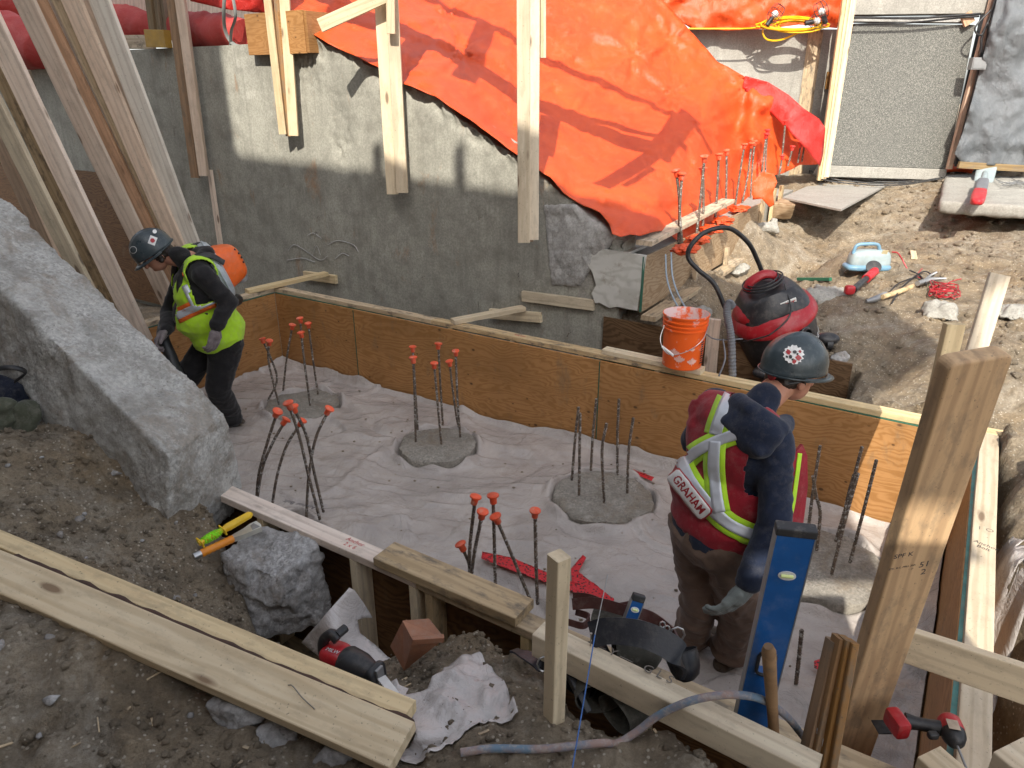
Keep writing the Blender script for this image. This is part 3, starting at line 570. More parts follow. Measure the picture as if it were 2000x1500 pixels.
for b in (-2.3, -1.7, -1.1, -.5): board('stud', F(-.064, b, .02), F(-.064, b, sH), .089, .038, UB, M_LUM[4], form); board('stud', F(5.864, b, .02), F(5.864, b, sH), .089, .038, UB, M_LUM[4], form)
board('bottom_plate', F(0, -2.665, 0), F(5.9, -2.665, 0), .089, .038, mat=M_LUM[4], parent=form)
for a in (1.0315, 3.4715): G().box((.007, .02, PH-.05), Matrix.Translation(F(a, .0075, (PH-.05)/2+.005))@Matrix.Rotation(-.5685, 4, 'Z')).build('edge_seal', M_SEAL, form)   # green sealed joints between sheets
# scrap board lying on the near plate, another on the far plate
L0 = P(790, 1052, z=FT+.02); L1 = P(1028, 1147, z=FT+.02)
board('plank_piece', F(3.80, -2.66, FT+.021), F(4.47, -2.66, FT+.021), .13, .04, mat=M_LUM[4], label='short mud-spotted plank lying on the near top plate', cat='plank')
board('plank_piece', F(3.47, .07, FT+.0185), F(4.21, .05, FT+.0185), .089, .036, mat=M_LUM[0], label='short board under the orange bucket on the far top plate', cat='plank')
# ------------------------------------------------------------------ cleats and braces between form and old wall
cg = 'short cleats nailed to the foundation wall'
def cleat(x0, y0, x1, y1, z, lab):
    p, q_ = PB(x0, y0, .61), PB(x1, y1, .61); board('cleat', p, q_, .089, .038, UB, M_LUM[0], label=lab, cat='cleat', group=cg)
cleat(958, 612, 1057, 620, .8, 'wall cleat touching the end of the middle brace'); cleat(1021, 578, 1160, 596, .9, 'longest wall cleat, with a nail on top, beside the whitewashed form end'); cleat(595, 537, 657, 546, .8, 'wall cleat at the end of the brace by the left form corner')
def brace(p, q_, lab): board('brace', p, q_, .089, .038, UZ, M_LUM[0], label=lab, cat='brace', group='braces from form to foundation wall')
brace(F(2.12, .03, FT+.02), F(1.97+.48, .60, FT+.045), 'short brace board laid from the middle of the far plate to a cleat')
brace(F(-.08, -.25, FT+.02), F(.12, .57, FT+.05), 'brace board over the left far corner of the form')
g = G()
for x, y, z in ((935, 600, .83), (965, 590, .83), (1110, 575, .95)): p = P(x, y, z=z) if x < 1000 else PB(x, y, .6); g.tube([p-UZ*.03, p+UZ*.05], .0022, 6).tube([p+UZ*.05, p+UZ*.053], .005, 6)
g.build('nail', M_NAIL, form, 60, kind='stuff')
# ------------------------------------------------------------------ piles
caps_tmpl = {}
def pile(a, b, r, h, seed, lab):
    g = G(); n = 56; rings = [(0, 0.), (.35, 0), (.7, 0), (.9, 0), (.985, -.006), (1.0, -.03), (1.0, -.07), (1.02, -h-.05)]; vs = []
    for i, (rr_, dz) in enumerate(rings):
        for k in range(n):
            th = 2*math.pi*k/n; d = Vector((math.cos(th), math.sin(th), 0)); e = 1+.05*mn.noise(d*1.2+Vector((seed*3, 0, 0)))+(.05*mn.noise(d*7+Vector((0, seed*3, i*.4))))
            q = d*r*rr_*e; vs.append((q.x, q.y, h+dz+.022*mn.noise(Vector((q.x*9, q.y*9, seed*5)))+(.014*mn.noise(Vector((q.x*35, q.y*35, seed))))))
    fs = [(i*n+k, i*n+(k+1) % n, (i+1)*n+(k+1) % n, (i+1)*n+k) for i in range(len(rings)-1) for k in range(n)]
    me = mesh('pile', vs, [f[::-1] for f in fs], True); bm = bmesh.new(); bm.from_mesh(me); bmesh.ops.remove_doubles(bm, verts=bm.verts[:], dist=1e-5); bmesh.ops.recalc_face_normals(bm, faces=bm.faces[:]); bm.to_mesh(me); bm.free(); me.set_sharp_from_angle(angle=math.radians(50))
    o = link('concrete_pile', me, M_CPILE, None, Matrix.Translation(F(a, b, 0))); return props(o, lab, 'concrete pile', 'round concrete piles in the pit floor')
PILES = [(1.03, -.68, .31, .1, 'round pile top nearest the left far corner of the form'), (2.46, -.65, .29, .1, 'ragged pile top with six capped bars against the middle of the plywood'), (3.85, -.66, .33, .11, 'round grey pile top with six bare bars, left of the worker in red'),
         (5.2, -.66, .36, .11, 'pile top at the right end, half behind the blue level'), (2.4, -2.2, .3, .1, 'pile top hidden behind the left end of the near form side'), (3.9, -2.2, .3, .1, 'pile top hidden behind the short plank on the near plate')]
for i, (a, b, r, h, l) in enumerate(PILES): pile(a, b, r, h-.03, i+1, l)
# ------------------------------------------------------------------ pit floor and sheet
pf = G().box((12, 6, .04), Matrix.Translation(F(2.9, -1.3, -.05))@Matrix.Rotation(math.atan2(UA.y, UA.x), 4, 'Z')).build('pit_floor', M_DIRT); pf['kind'] = 'structure'
na, nb = 380, 180; a_ = np.linspace(.012, 5.788, na); b_ = np.linspace(-2.588, -.014, nb); A_, B_ = np.meshgrid(a_, b_)
q = np.stack([A_, B_, A_*0], -1); zz = .02+fbm(q*1.1, 3)*.018+.032*np.maximum(0, ridged(q*1.1+fbm(q*2, 2)[..., None]*.3, 3)-.2)+.012*np.maximum(0, ridged(np.stack([A_*2+B_*3, B_*7-A_*3, A_*0], -1), 2)-.4)
dd = np.minimum(np.minimum(-B_, B_+2.6), np.minimum(A_, 5.8-A_)); up = sstep(-dd, -.07, 0); rise = .035+.05*np.maximum(0, fbm(np.stack([A_*2.2, B_*2.2, A_*0+4], -1), 3))
zz = zz+up*rise
for a, b, r, h, l in PILES:
    d = np.hypot(A_-a, B_-b)/r; ang = np.arctan2(B_-b, A_-a); zz = zz+.035*np.exp(-((d-1.1)/.1)**2)*(1+.6*np.sin(ang*7+a)); zz = np.where(d < 1.03, -.03, zz)
V = [F(a, b, z) for a, b, z in zip(A_.ravel(), B_.ravel(), zz.ravel())]
fsx = [(r*na+c, r*na+c+1, (r+1)*na+c+1, (r+1)*na+c) for r in range(nb-1) for c in range(na-1)]
props(centred('poly_sheet', V, fsx, M_POLY, None, True), 'milky plastic sheet spread wrinkled over the pit floor', 'plastic sheet')
# ------------------------------------------------------------------ shoring sheets and stakes behind the far form side
def flatsheet(name, px4, mat, label, cat, t=.018, group=None, b=None, pts=None):
    pts = pts or [PB(x, y, b) for x, y in px4]; n = (pts[1]-pts[0]).cross(pts[2]-pts[0]).normalized(); x = (pts[1]-pts[0]).normalized(); M = frame(sum(pts, Vector())/len(pts), x, n); Mi = M.inverted()
    poly = [(Mi@p).xy[:] for p in pts]; g = G().prism(poly, t, z0=-t/2); me = mesh(name, g.v, g.f); bm = bmesh.new(); bm.from_mesh(me); bmesh.ops.recalc_face_normals(bm, faces=bm.faces[:]); bm.to_mesh(me); bm.free()
    o = link(name, me, mat, None, M); return props(o, label, cat, group) if label else o
def vsheet(p0, p1, z0, z1, mat, label, group=None, cat='plywood sheet', t=.018):
    L = (p1-p0); x = Vector((L.x, L.y, 0)).normalized(); n = x.cross(UZ); M = Matrix((x, n, UZ)).transposed().to_4x4(); M.translation = Vector(((p0.x+p1.x)/2, (p0.y+p1.y)/2, (z0+z1)/2))
    g = G().box((L.length, t, z1-z0), bev=.0015); return props(link('plywood_sheet', mesh('plywood_sheet', g.v, g.f), mat, None, M), label, cat, group)
sg = 'brown plywood sheets shoring the bank'
vsheet(F(3.2, .615), F(4.10, .6), .02, .87, M_PLYD, 'dark brown plywood sheet from the end of the old wall to the pale stake', sg)
vsheet(F(4.04, .575), F(5.06, .56), .02, .86, M_PLYD, 'brown plywood sheet standing behind the hard hat of the worker in red', sg)
board('stake', F(4.13, .53, .3), F(4.12, .5, 1.03), .089, .038, -UB, M_LUM[1], label='short upright stake between the orange bucket and the grey vacuum hose', cat='stake')
# brown sheets low against the far left of the old wall
vsheet(F(-7.5, .6), F(-2.2, .6), .02, 1.6, M_PLYB, 'long brown plywood sheet low on the old wall behind the leaning studs', sg)
# ------------------------------------------------------------------ back form with starter bars
rf = empty('back_form', F(3.5, 1.5, .93), 'low plywood form for a new wall running away from the whitewashed end panel', 'formwork')
o = flatsheet('end_panel', ((1143, 481), (1262, 499), (1246, 606), (1206, 598), (1192, 601), (1172, 590), (1164, 592), (1157, 572), (1166, 556), (1158, 530), (1146, 512), (1139, 495)), M_PLYW, None, None, b=.615, t=.03); o.parent = rf; o.matrix_basis = wmat(rf).inverted()@o.matrix_basis
BT = 1.39
plysheet('side_panel', F(3.5, .61, .95), UB, UZ, 1.22, BT-.955, mat=M_PLYP, parent=rf); plysheet('side_panel', F(3.5, 1.833, .95), UB, UZ, 1.22, BT-.955, mat=M_PLYP, parent=rf); plysheet('side_panel', F(3.5, 3.056, .95), UB, UZ, 1.0, BT-.955, mat=M_PLYP, parent=rf)
seal(F(3.51, .604, .96), F(3.51, .604, BT), parent=rf, w_=.02, h=.008)
board('ledger', F(3.60, .55, .935), F(3.60, 2.6, .935), .12, .038, mat=M_LUM[4], parent=rf); board('ledger', F(3.585, 2.61, .935), F(3.585, 4.3, .935), .1, .038, mat=M_LUM[4], parent=rf)
for b in (1.7, 2.6, 3.3, 3.9): board('cleat', F(3.56, b, .955), F(3.56, b, 1.12), .05, .038, UA, M_LUM[4], rf)
for b in (3.9, 4.35, 4.7): board('cleat', F(3.53, b, .95), F(3.53, b, 1.5), .089, .038, UA, M_LUM[4], rf)
G().box((.1, .4, .02), Matrix.Translation(F(3.3, .85, BT-.01))@Matrix.Rotation(-.57, 4, 'Z')).build('top_scrap', M_PLYW, rf)
inf = G().prism([F(2.95, .64).xy[:], F(3.48, .64).xy[:], F(3.48, 5.6).xy[:], F(2.95, 5.6).xy[:]], .4, z0=.95).build('wall_core', M_CPALE, rf)
board('plank_piece', P(1258, 475, z=BT+.09), P(1422, 392, z=BT+.14), .13, .038, mat=M_LUM[4], label='loose plank lying along the top of the back form beside the starter bars', cat='plank')
# ------------------------------------------------------------------ reinforcing bars with mushroom caps
CAPME = None
def capmesh():
    global CAPME
    if CAPME is None:
        g = G().lathe([(.0125, -.032), (.0145, -.03), (.0155, -.004), (.0245, .0), (.026, .004), (.025, .008), (.018, .012), (.008, .0135), (0.0001, .014)], n=18); CAPME = mesh('cap', g.v, g.f, True); CAPME.set_sharp_from_angle(angle=math.radians(45)); CAPME.materials.append(M_CAP)
    return CAPME
CAPR = None
def rebar(pts, cap, label, group, r=.0088, capred=False, sc=1.):
    global CAPR
    c = cr(pts, 6); L = [0]
    for a, b in zip(c, c[1:]): L.append(L[-1]+(b-a).length)
    n = max(4, int(L[-1]/.0075)); q = []; rs = []; j = 0
    for i in range(n+1):
        d = L[-1]*i/n
        while j < len(L)-2 and L[j+1] < d: j += 1
        q.append(c[j].lerp(c[j+1], (d-L[j])/max(1e-6, L[j+1]-L[j]))); rs.append(r*(1.17 if i % 2 else .93))
    t = empty('reinforcing_bar', pts[0], label, 'rebar', group)
    g = G().tube(q, rs, 6); g.build('bar', M_REBAR, t, None)
    if cap:
        d = ((c[-1]-c[-2]).normalized()+Vector((random.uniform(-.16, .16), random.uniform(-.16, .16), 0))).normalized(); M = frame(c[-1]+d*.006, d.orthogonal(), d)@Matrix.Scale(sc*random.uniform(1.08, 1.2), 4)
        me = capmesh()
        if capred:
            if CAPR is None: CAPR = me.copy(); CAPR.materials.clear(); CAPR.materials.append(M_CAPR)
            me = CAPR
        link('cap', me, None, t, M)
def bars(specs, zb, group, cap, descr):
    for i, (pp, ht) in enumerate(specs):
        base = P(*pp[0], z=zb); ys = base.y; pts = [base]; n = len(pp)-1
        for k, q_ in enumerate(pp[1:]): pts.append(P(*q_, Y=base.y+ht*(k+1)/n))
        rebar(pts, cap, descr[i], group)
bars([(((553,763),(560,700),(571,637)), .0), (((604,775),(594,700),(586,624)), .1), (((621,770),(611,700),(602,634)), .0), (((606,792),(596,720),(588,652)), 0), (((523,783),(541,742),(530,702),(513,664)), .05), (((545,790),(533,745),(524,700),(526,668)), -.03)], .1, 'capped bars in the pile nearest the left far corner', True,
     ['capped bar leaning slightly right, alone left of the tight trio by the left corner', 'tallest capped bar, behind the trio by the left far corner', 'capped bar on the right of the trio by the left far corner', 'shorter capped bar at the front of the trio by the left far corner', 'hooked bar with the leftmost cap by the left end of the form', 'crooked bar crossing the hooked one by the left end'])
bars([(((816,840),(811,760),(806,680)), 0), (((812,863),(810,780),(807,701)), 0), (((865,830),(860,750),(856,674)), 0), (((862,868),(855,790),(848,712)), 0), (((899,854),(893,770),(890,688)), 0), (((896,834),(892,816),(884,760),(878,708)), 0)], .1, 'capped bars in the ragged middle pile', True,
     ['left rear capped bar of the ragged pile, its cap above another cap', 'left front capped bar of the ragged pile, cap just below its twin', 'tallest capped bar at the back of the ragged pile', 'lowest capped bar at the front middle of the ragged pile', 'rightmost capped bar of the ragged pile', 'bent capped bar just left of the rightmost one on the ragged pile'])
bars([(((1117,938),(1123,860),(1130,795)), .02), (((1131,968),(1132,880),(1133,807)), 0), (((1154,919),(1158,850),(1165,779)), 0), (((1206,928),(1206,850),(1209,779)), 0), (((1180,982),(1176,900),(1177,866),(1185,827)), 0), (((1225,963),(1228,880),(1237,816)), 0)], .11, 'bare bars in the grey pile left of the worker in red', False,
     ['leftmost bare bar of the grey pile, behind its close neighbour', 'bare bar in front of the leftmost one on the grey pile', 'tall bare bar third from the left on the grey pile', 'tallest bare bar at the back right of the grey pile', 'shortest bare bar with a kink, at the front of the grey pile', 'rightmost bare bar of the grey pile, leaning outward'])
bars([(((1578,1040),(1588,960),(1602,870)), .05), (((1595,1075),(1602,1005),(1594,968),(1588,930)), -.05), (((1632,1058),(1655,980),(1684,872)), .05), (((1624,1123),(1652,1010),(1676,924)), 0), (((1660,1099),(1686,1000),(1712,898)), .0), (((1640,1050),(1655,975),(1668,926)), .08)], .11, 'bare bars in the pile behind the blue level', False,
     ['bare bar beside the back of the worker in red', 'curved short bar next to the edge of the red vest', 'tallest leaning bar of the bundle right of the worker in red', 'bar at the front of the leaning bundle, foot nearest the level', 'rightmost bare bar, leaning in front of the sunny plywood', 'bar hidden in the middle of the leaning bundle'])
bars([(((500,1000),(505,930),(522,865),(541,806)), -.1), (((498,1015),(510,925),(530,870),(557,822)), .1), (((528,1015),(540,935),(560,870),(589,824)), .1), (((625,1015),(603,930),(584,850),(564,790)), -.1), (((632,1000),(613,920),(598,850),(574,797)), -.05), (((598,1020),(603,930),(617,855),(642,801)), .08)], .1, 'bent capped bars rising behind the left end of the near form side', True,
     ['leftmost capped bar of the bent bunch beside the sloping concrete wall', 'capped bar crossing low behind the leftmost one of the bent bunch', 'strongly curved bar, its cap low in the middle of the bent bunch', 'capped bar with the highest cap of the bent bunch, leaning left', 'bar whose cap peeks out behind the highest cap of the bent bunch', 'lone rightmost capped bar curving right in the bent bunch'])
bars([(((920,1165),(917,1080),(928,974)), 0), (((915,1180),(925,1090),(942,1003)), 0), (((968,1160),(966,1080),(963,972)), 0), (((1035,1170),(1000,1085),(969,1012)), 0), (((1050,1180),(1047,1100),(1045,1001)), 0), (((925,1160),(917,1105),(901,1066)), 0)], .1, 'capped bars rising behind the short plank', True,
     ['capped bar second from left, upright behind the short plank', 'capped bar leaning right just beside the leftmost pair behind the plank', 'capped bar with the highest cap behind the short plank', 'capped bar leaning left over the red tape', 'lone upright capped bar beside the pale stake', 'lowest cap, tipped left, close above the short plank'])
rebar([P(1553, 1350, z=.02), P(1560, 1290, Y=P(1553, 1350, z=.02).y), P(1566, 1230, Y=P(1553, 1350, z=.02).y)], False, 'single bare bar standing right of the wooden hammer handle', 'bare bars in the pile behind the blue level')
bk_ = 'starter bars with caps along the back form'
def sbase(p0): return P(*p0, z=BT-.03) if p0[0] < 1480 else P(*p0, Y=9.0+.7*(p0[0]-1487)/85)
SB = [((1325,478),(1327,400),(1321,336),1), ((1332,480),(1328,410),(1332,342),1), ((1360,462),(1368,390),(1376,308),1), ((1372,455),(1374,390),(1373,332),1), ((1396,435),(1401,370),(1404,304),1), ((1417,412),(1419,350),(1419,296),1), ((1436,402),(1444,345),(1454,284),1),
      ((1450,395),(1460,345),(1468,282),1), ((1466,385),(1469,330),(1474,278),1), ((1487,345),(1492,300),(1497,264),0), ((1495,340),(1496,300),(1499,256),0), ((1524,335),(1529,290),(1534,238),0), ((1521,345),(1525,322),(1528,306),0), ((1539,325),(1544,305),(1548,288),0), ((1558,318),(1561,300),(1564,282),0), ((1566,316),(1569,298),(1572,280),0)]
LB = ['nearest left starter bar, cap half behind the next one', 'nearest starter bar, beside the end of the loose plank', 'starter bar third from the front, its cap level with the shadow tip', 'starter bar with the lower cap of the second pair', 'single straight starter bar between the second pair and the pale one', 'pale kinked starter bar at the middle of the loose plank',
      'starter bar leaning back, first of the close trio', 'middle starter bar of the close trio', 'last starter bar of the close trio', 'starter bar with two stacked caps, left one', 'starter bar with the upper of the stacked caps', 'tallest and thinnest starter bar against the orange tarp', 'short starter bar under the tallest one', 'short starter bar in front of the tarp crease', 'left bar of the last short pair by the lumber post', 'right bar of the last short pair by the lumber post']
for (p0, p1, p2, oc), lb in zip(SB, LB):
    b0 = sbase(p0); rebar([b0, P(*p1, Y=b0.y), P(*p2, Y=b0.y)], True, lb, bk_, capred=not oc, r=.011, sc=1.25)
# ------------------------------------------------------------------ tarpaulins
def depth_fn(ctrl):
    t = TPS([(c[0]/300, c[1]/300) for c in ctrl], [c[2] for c in ctrl], 1e-3)
    return lambda q: t(np.asarray(q)/300)
def to_world(q, Yv):
    x = (q[:, 0]-1000)/FPX; y = (q[:, 1]-750)/FPX; dy = CT-y*ST; t = Yv/dy
    return np.c_[x*t, Yv, CAMH+(-ST-y*CT)*t]
edge_px = [(560, 12), (600, 58), (640, 85), (690, 108), (735, 130), (790, 165), (850, 188), (930, 243), (985, 285), (1035, 322), (1075, 346), (1100, 376), (1140, 402), (1172, 414), (1190, 438)]
ctl = [(x, y, PB(x, y, .59).y) for x, y in edge_px]+[(700,0,8.0),(850,0,8.9),(1000,-60,9.9),(700,-80,8.7),(850,90,7.5),(1000,100,8.3),(1100,20,9.3),(1240,105,9.1),(1313,80,9.7),(1200,-60,10.1),(1313,185,8.75),(1370,248,8.2),(1200,300,7.0),(1300,380,6.5),(1100,250,7.25),(1000,220,7.2),
      (1400,120,9.9),(1500,185,9.6),(1560,240,9.7),(1605,300,9.9),(1545,222,9.9),(1500,182,9.85),(1450,148,9.85),(1600,335,9.85),(1640,260,10.0),(1640,350,9.9),(1550,330,9.15),(1500,372,8.4),(1440,415,7.5),(1400,440,7.05),(1340,480,6.35),(1290,440,5.85),(1225,440,5.5),(1230,462,5.38),(1262,460,5.5),(1150,330,6.6),(1420,340,8.0),(1470,270,9.0)]
ctl = [c for c in ctl if not (c[0] > 1310 and c[0] < 1590 and c[1] > 300)]
for p0, p1, p2, oc in SB[::2]+SB[-1:]:
    yb_ = sbase(p0).y; ctl += [(p0[0], p0[1]-8, yb_+(.2 if p0[0] < 1480 else .15))]+([(p0[0]-14, p0[1]-60, yb_+.45), (p0[0]-22, p0[1]-125, yb_+.85)] if p0[0] < 1480 else [(p0[0]-4, p0[1]-45, yb_+.35), (p0[0]-8, p0[1]-90, yb_+.55)])
TD = depth_fn(ctl)
pins = np.array([(1240,105),(1313,80),(1313,185),(1370,248),(873,37),(900,100),(782,150),(1465,160)], float)
def tarp_fn(q):
    Yv = np.minimum(TD(q), np.interp(q[:, 0], [1100, 1300, 1480, 1610], [20, 10.4, 10.2, 10.1])); w_ = to_world(q, Yv); p = w_*1.0
    h = fbm(p*1.1+3, 3)*.05+facet(p, 1.6, 3, 9)*.10+facet(p, 5, 8, 9)*.028+facet(p, 13, 5, 8)*.010
    st = np.c_[p[:, 0]*1.0+p[:, 2]*1.4, p[:, 0]*4-p[:, 2]*3, p[:, 1]]; h += np.maximum(0, ridged(st*.8+fbm(p*1.2, 2)[:, None]*.5, 3)-.3)*.055-np.abs(fbm(p*4, 3))*.03+np.abs(fbm(p*13, 3))*.008
    for c in pins:
        d = q-c; r = np.hypot(d[:, 0], d[:, 1]); an = np.arctan2(d[:, 1], d[:, 0]); h += np.exp(-(r/75)**1.3)*(.05*np.sin(an*5+c[0])*np.minimum(1, r/18)+.035*np.sin(an*11+c[1]))-.09*np.exp(-(r/22)**2)
    hem = np.exp(-np.clip(np.min([np.hypot(q[:, 0]-x, (q[:, 1]-y)) for x, y in edge_px], 0)/26, 0, 9)**2); h = h*(1-hem*.7)+hem*.03*np.sin(q[:, 0]/9.)
    f2 = np.exp(-((q[:, 1]-(392+.0*q[:, 0]+22*np.sin((q[:, 0]-1150)/70)))/12)**2)*sstep(q[:, 0], 1090, 1150)*(1-sstep(q[:, 0], 1330, 1390)); h -= f2*.1
    return to_world(q, Yv-h*.9)+np.c_[h*0, h*0, h*.1]
tp = [(545, -70)]+edge_px+[(1196, 458), (1212, 463), (1232, 459), (1250, 462), (1275, 455), (1300, 452), (1322, 470), (1330, 492), (1350, 478), (1395, 446), (1440, 415), (1462, 404), (1492, 372), (1503, 345), (1530, 338), (1562, 322), (1598, 322), (1604, 300), (1580, 262), (1545, 222), (1500, 182), (1450, 148), (1400, 120), (1362, 75), (1338, 50), (1290, -4), (1250, -70)]
tar = bezpoly(tp, 5.5, tarp_fn, M_TARP, 'orange_tarp', thick=.003); props(tar, 'huge orange tarp draped over the mound above the old foundation wall', 'tarp')
def sheet_px(name, poly, Yf, mat, label, cat, step=5, amp=.05, fr=2., group=None, thick=.003, parent=None):
    def fn(q):
        Yv = Yf(q) if callable(Yf) else np.full(len(q), float(Yf)); w_ = to_world(q, Yv); h = fbm(w_*fr, 2)*amp+facet(w_, 2.2, 4, 9)*amp*1.3+facet(w_, 6, 2, 9)*amp*.45+facet(w_, 14, 6, 9)*amp*.15; return to_world(q, Yv-h)
    o = bezpoly(poly, step, fn, mat, name, parent, thick=thick)
    return props(o, label, cat, group) if label else o
sheet_px('orange_tarp', [(1230, -70), (1290, 0), (1335, 46), (1352, 57), (1420, 60), (1500, 56), (1560, 48), (1635, 55), (1662, -70)], 10.4, M_TARP, 'second orange tarp hanging along the top of the far concrete wall', 'tarp', amp=.12)
sheet_px('red_tarp', [(1455, 148), (1500, 160), (1540, 185), (1570, 212), (1600, 232), (1612, 250), (1608, 300), (1602, 325), (1560, 275), (1500, 215), (1450, 170)], lambda q: 9.72-.25*np.exp(-((q[:, 0]-1560)/50)**2), M_RED, 'bright red tarp bulging out behind the right edge of the orange one', 'tarp', amp=.07)
sheet_px('tarp_scrap', [(1470, 355), (1490, 335), (1512, 340), (1518, 356), (1510, 375), (1512, 400), (1503, 405), (1488, 388), (1470, 390)], 7.6, M_TARP, 'torn orange tarp corner hanging over the far end of the back form', 'tarp', amp=.05, step=4)
# scraps bunched at the bar feet
for i, (x, y, s) in enumerate(((1338, 487, 22), (1362, 468, 16), (1388, 448, 14), (1412, 432, 12), (1445, 408, 14), (1575, 325, 14))):
    p = P(x, y, z=BT+.01); bm = bmesh.new(); bmesh.ops.create_icosphere(bm, subdivisions=4, radius=1)
    for v in bm.verts:
        n_ = 1+.55*mn.noise(v.co*2.3+Vector((i*7, 0, 0)))+.25*mn.noise(v.co*6); v.co = Vector((v.co.x*.09*n_, v.co.y*.12*n_, v.co.z*.035*n_))
    me = bpy.data.meshes.new('tarp_bunch'); bm.to_mesh(me); bm.free(); me.polygons.foreach_set('use_smooth', [True]*len(me.polygons)); link('tarp_bunch', me, M_TARP, rf, Matrix.Translation(p)@Matrix.Rotation(-.57, 4, 'Z'))
# ------------------------------------------------------------------ far concrete wall, granite panel and what hangs there
def boxY(name, x0, y0, x1, y1, Y, depth, mat, label=None, cat=None, parent=None, group=None, mode=None):
    """upright box whose front face spans the given corners at distance Y"""
    a = P(x0, y0, Y=Y); b = P(x1, y1, Y=Y); g = G().box((abs(b.x-a.x), depth, abs(a.z-b.z)), bev=.003); me = mesh(name, g.v, g.f)
    o = link(name, me, mat, parent, Matrix.Translation(Vector(((a.x+b.x)/2, Y+depth/2, (a.z+b.z)/2)))); return props(o, label, cat, group) if label else o
fw = empty('far_concrete_wall', P(1500, 340, Y=10.6), 'pale board-marked concrete wall behind the orange mound with a light cable on top', 'wall')
g = G(); a = P(1330, 57, Y=10.6); b = P(1680, 57, Y=10.6)
g.box((b.x-a.x, .3, a.z-.6), Matrix.Translation(Vector(((a.x+b.x)/2, 10.75, (a.z+.6)/2))), bev=.01).build('wall_body', M_CPALE, fw, 40)
for x in (1400, 1580, 1608): # vertical board marks
    p = P(x, 57, Y=10.6); G().box((.02, .006, 2.0), Matrix.Translation(Vector((p.x, 10.598, p.z-1.0)))).build('joint_strip', M_CPALE, fw)
p = P(1594, 57, Y=10.6); board('form_board', Vector((p.x, 10.592, p.z-.01)), Vector((p.x, 10.592, p.z-2.05)), .19, .014, Vector((0, -1, 0)), M_LUM[4], fw)
p = P(1621, 140, Y=10.57); board('wood_block', Vector((p.x, 10.57, p.z)), Vector((p.x, 10.57, p.z-.22)), .07, .03, Vector((0, -1, 0)), M_LUM[5], fw)
# granite faced column
GY = 9.9
gp_ = empty('granite_column', P(1740, 340, Y=GY), 'grey speckled granite faced column between lumber uprights', 'column')
def quad(name, c4_, Y, depth, mat, parent):
    pts = [P(x, y, Y=Y) for x, y in c4_]; g = G().prism([(p.x, p.z) for p in pts], depth); M = Matrix(((1, 0, 0, 0), (0, 0, 1, Y), (0, 1, 0, 0), (0, 0, 0, 1)))
    vs = [M@Vector(v) for v in g.v]; o = centred(name, vs, g.f, mat, parent); bm = bmesh.new(); bm.from_mesh(o.data); bmesh.ops.recalc_face_normals(bm, faces=bm.faces[:]); bm.to_mesh(o.data); bm.free(); bev(o, .006); return o
quad('granite_slab', ((1668, 46), (1905, 48), (1850, 330), (1612, 322)), GY, .25, M_GRAN, gp_)
quad('upper_slab', ((1680, -60), (1960, -60), (1932, 26), (1668, 29)), GY-.02, .25, M_CPALE, gp_)
quad('middle_slab', ((1666, 33), (1902, 31), (1900, 44), (1664, 42)), GY+.03, .2, M_CWHITE, gp_)
quad('base_course', ((1616, 323), (1850, 331), (1846, 352), (1604, 345)), GY-.03, .3, M_CPALE, gp_)
for i, (xt, xb) in enumerate(((1659, 1601), (1667.5, 1607), (1675, 1613))):
    board('lumber_upright', P(xt, -60, Y=GY-.12-.02*i), P(xb, 352-i*3, Y=GY-.12-.02*i), .07, .05, Vector((0, -1, 0)), M_LUM[6] if i else M_LUM[0], label=['outer left upright of the triple post beside the granite column', 'middle upright of the triple post beside the granite column', 'inner upright of the triple post touching the granite'][i], cat='post', group='uprights beside the granite column')
board('lumber_upright', P(1954, -60, Y=GY-.1), P(1853, 330, Y=GY-.1), .06, .06, Vector((0, -1, 0)), M_LUM[2], label='thin upright between granite column and silver tarp', cat='post')
board('wood_wedge', P(1886, 27, Y=GY-.06), P(1893, 47, Y=GY-.06), .13, .04, Vector((0, -1, 0)), M_LUM[2], label='small wooden block wedged at the top right of the granite', cat='wood block')
g = G().tube([P(1665, 34, Y=GY-.08), P(1790, 36, Y=GY-.08), P(1915, 27, Y=GY-.08)], .014, 8).tube(cr([P(1668, 48, Y=GY-.09), P(1780, 44, Y=GY-.1), P(1880, 34, Y=GY-.1), P(1912, 32, Y=GY-.1)]), .012, 6)
props(g.build('metal_rod', M_BLACK, None, 60), 'dark rod and strap across the top of the granite column', 'rod')
g = G().tube(cr([P(1960, -60, Y=GY-.22), P(1935, 30, Y=GY-.22), P(1918, 70, Y=GY-.22), P(1915, 110, Y=GY-.22), P(1900, 190, Y=GY-.22), P(1872, 290, Y=GY-.2), P(1866, 325, Y=GY-.2)]), .016, 8).tube(cr([P(1935, 20, Y=GY-.24), P(1908, 48, Y=GY-.25), P(1905, 62, Y=GY-.25), P(1917, 68, Y=GY-.25), P(1930, 45, Y=GY-.25), P(1922, 110, Y=GY-.25), P(1898, 240, Y=GY-.25), P(1870, 330, Y=GY-.2)]), .011, 8)
props(g.build('electric_cable', M_BLACK, None, 60), 'black cable running down the edge of the silver tarp', 'cable')
jb = empty('junction_box', P(1913, 125, Y=GY-.3), 'small grey metal box on the cable left of the silver tarp', 'electric box')
boxY('box_body', 1902, 112, 1925, 136, GY-.34, .09, M_GREYM, parent=jb); boxY('box_lid', 1904, 114, 1923, 134, GY-.348, .008, M_GREYM, parent=jb)
vsheet(P(1855, 300, Y=10.35), P(2300, 300, Y=10.35), .8, 5, M_BLACK, 'black sheet put in for the dark gap between granite column and silver tarp')  # sheet added to keep the gap dark where sky would show
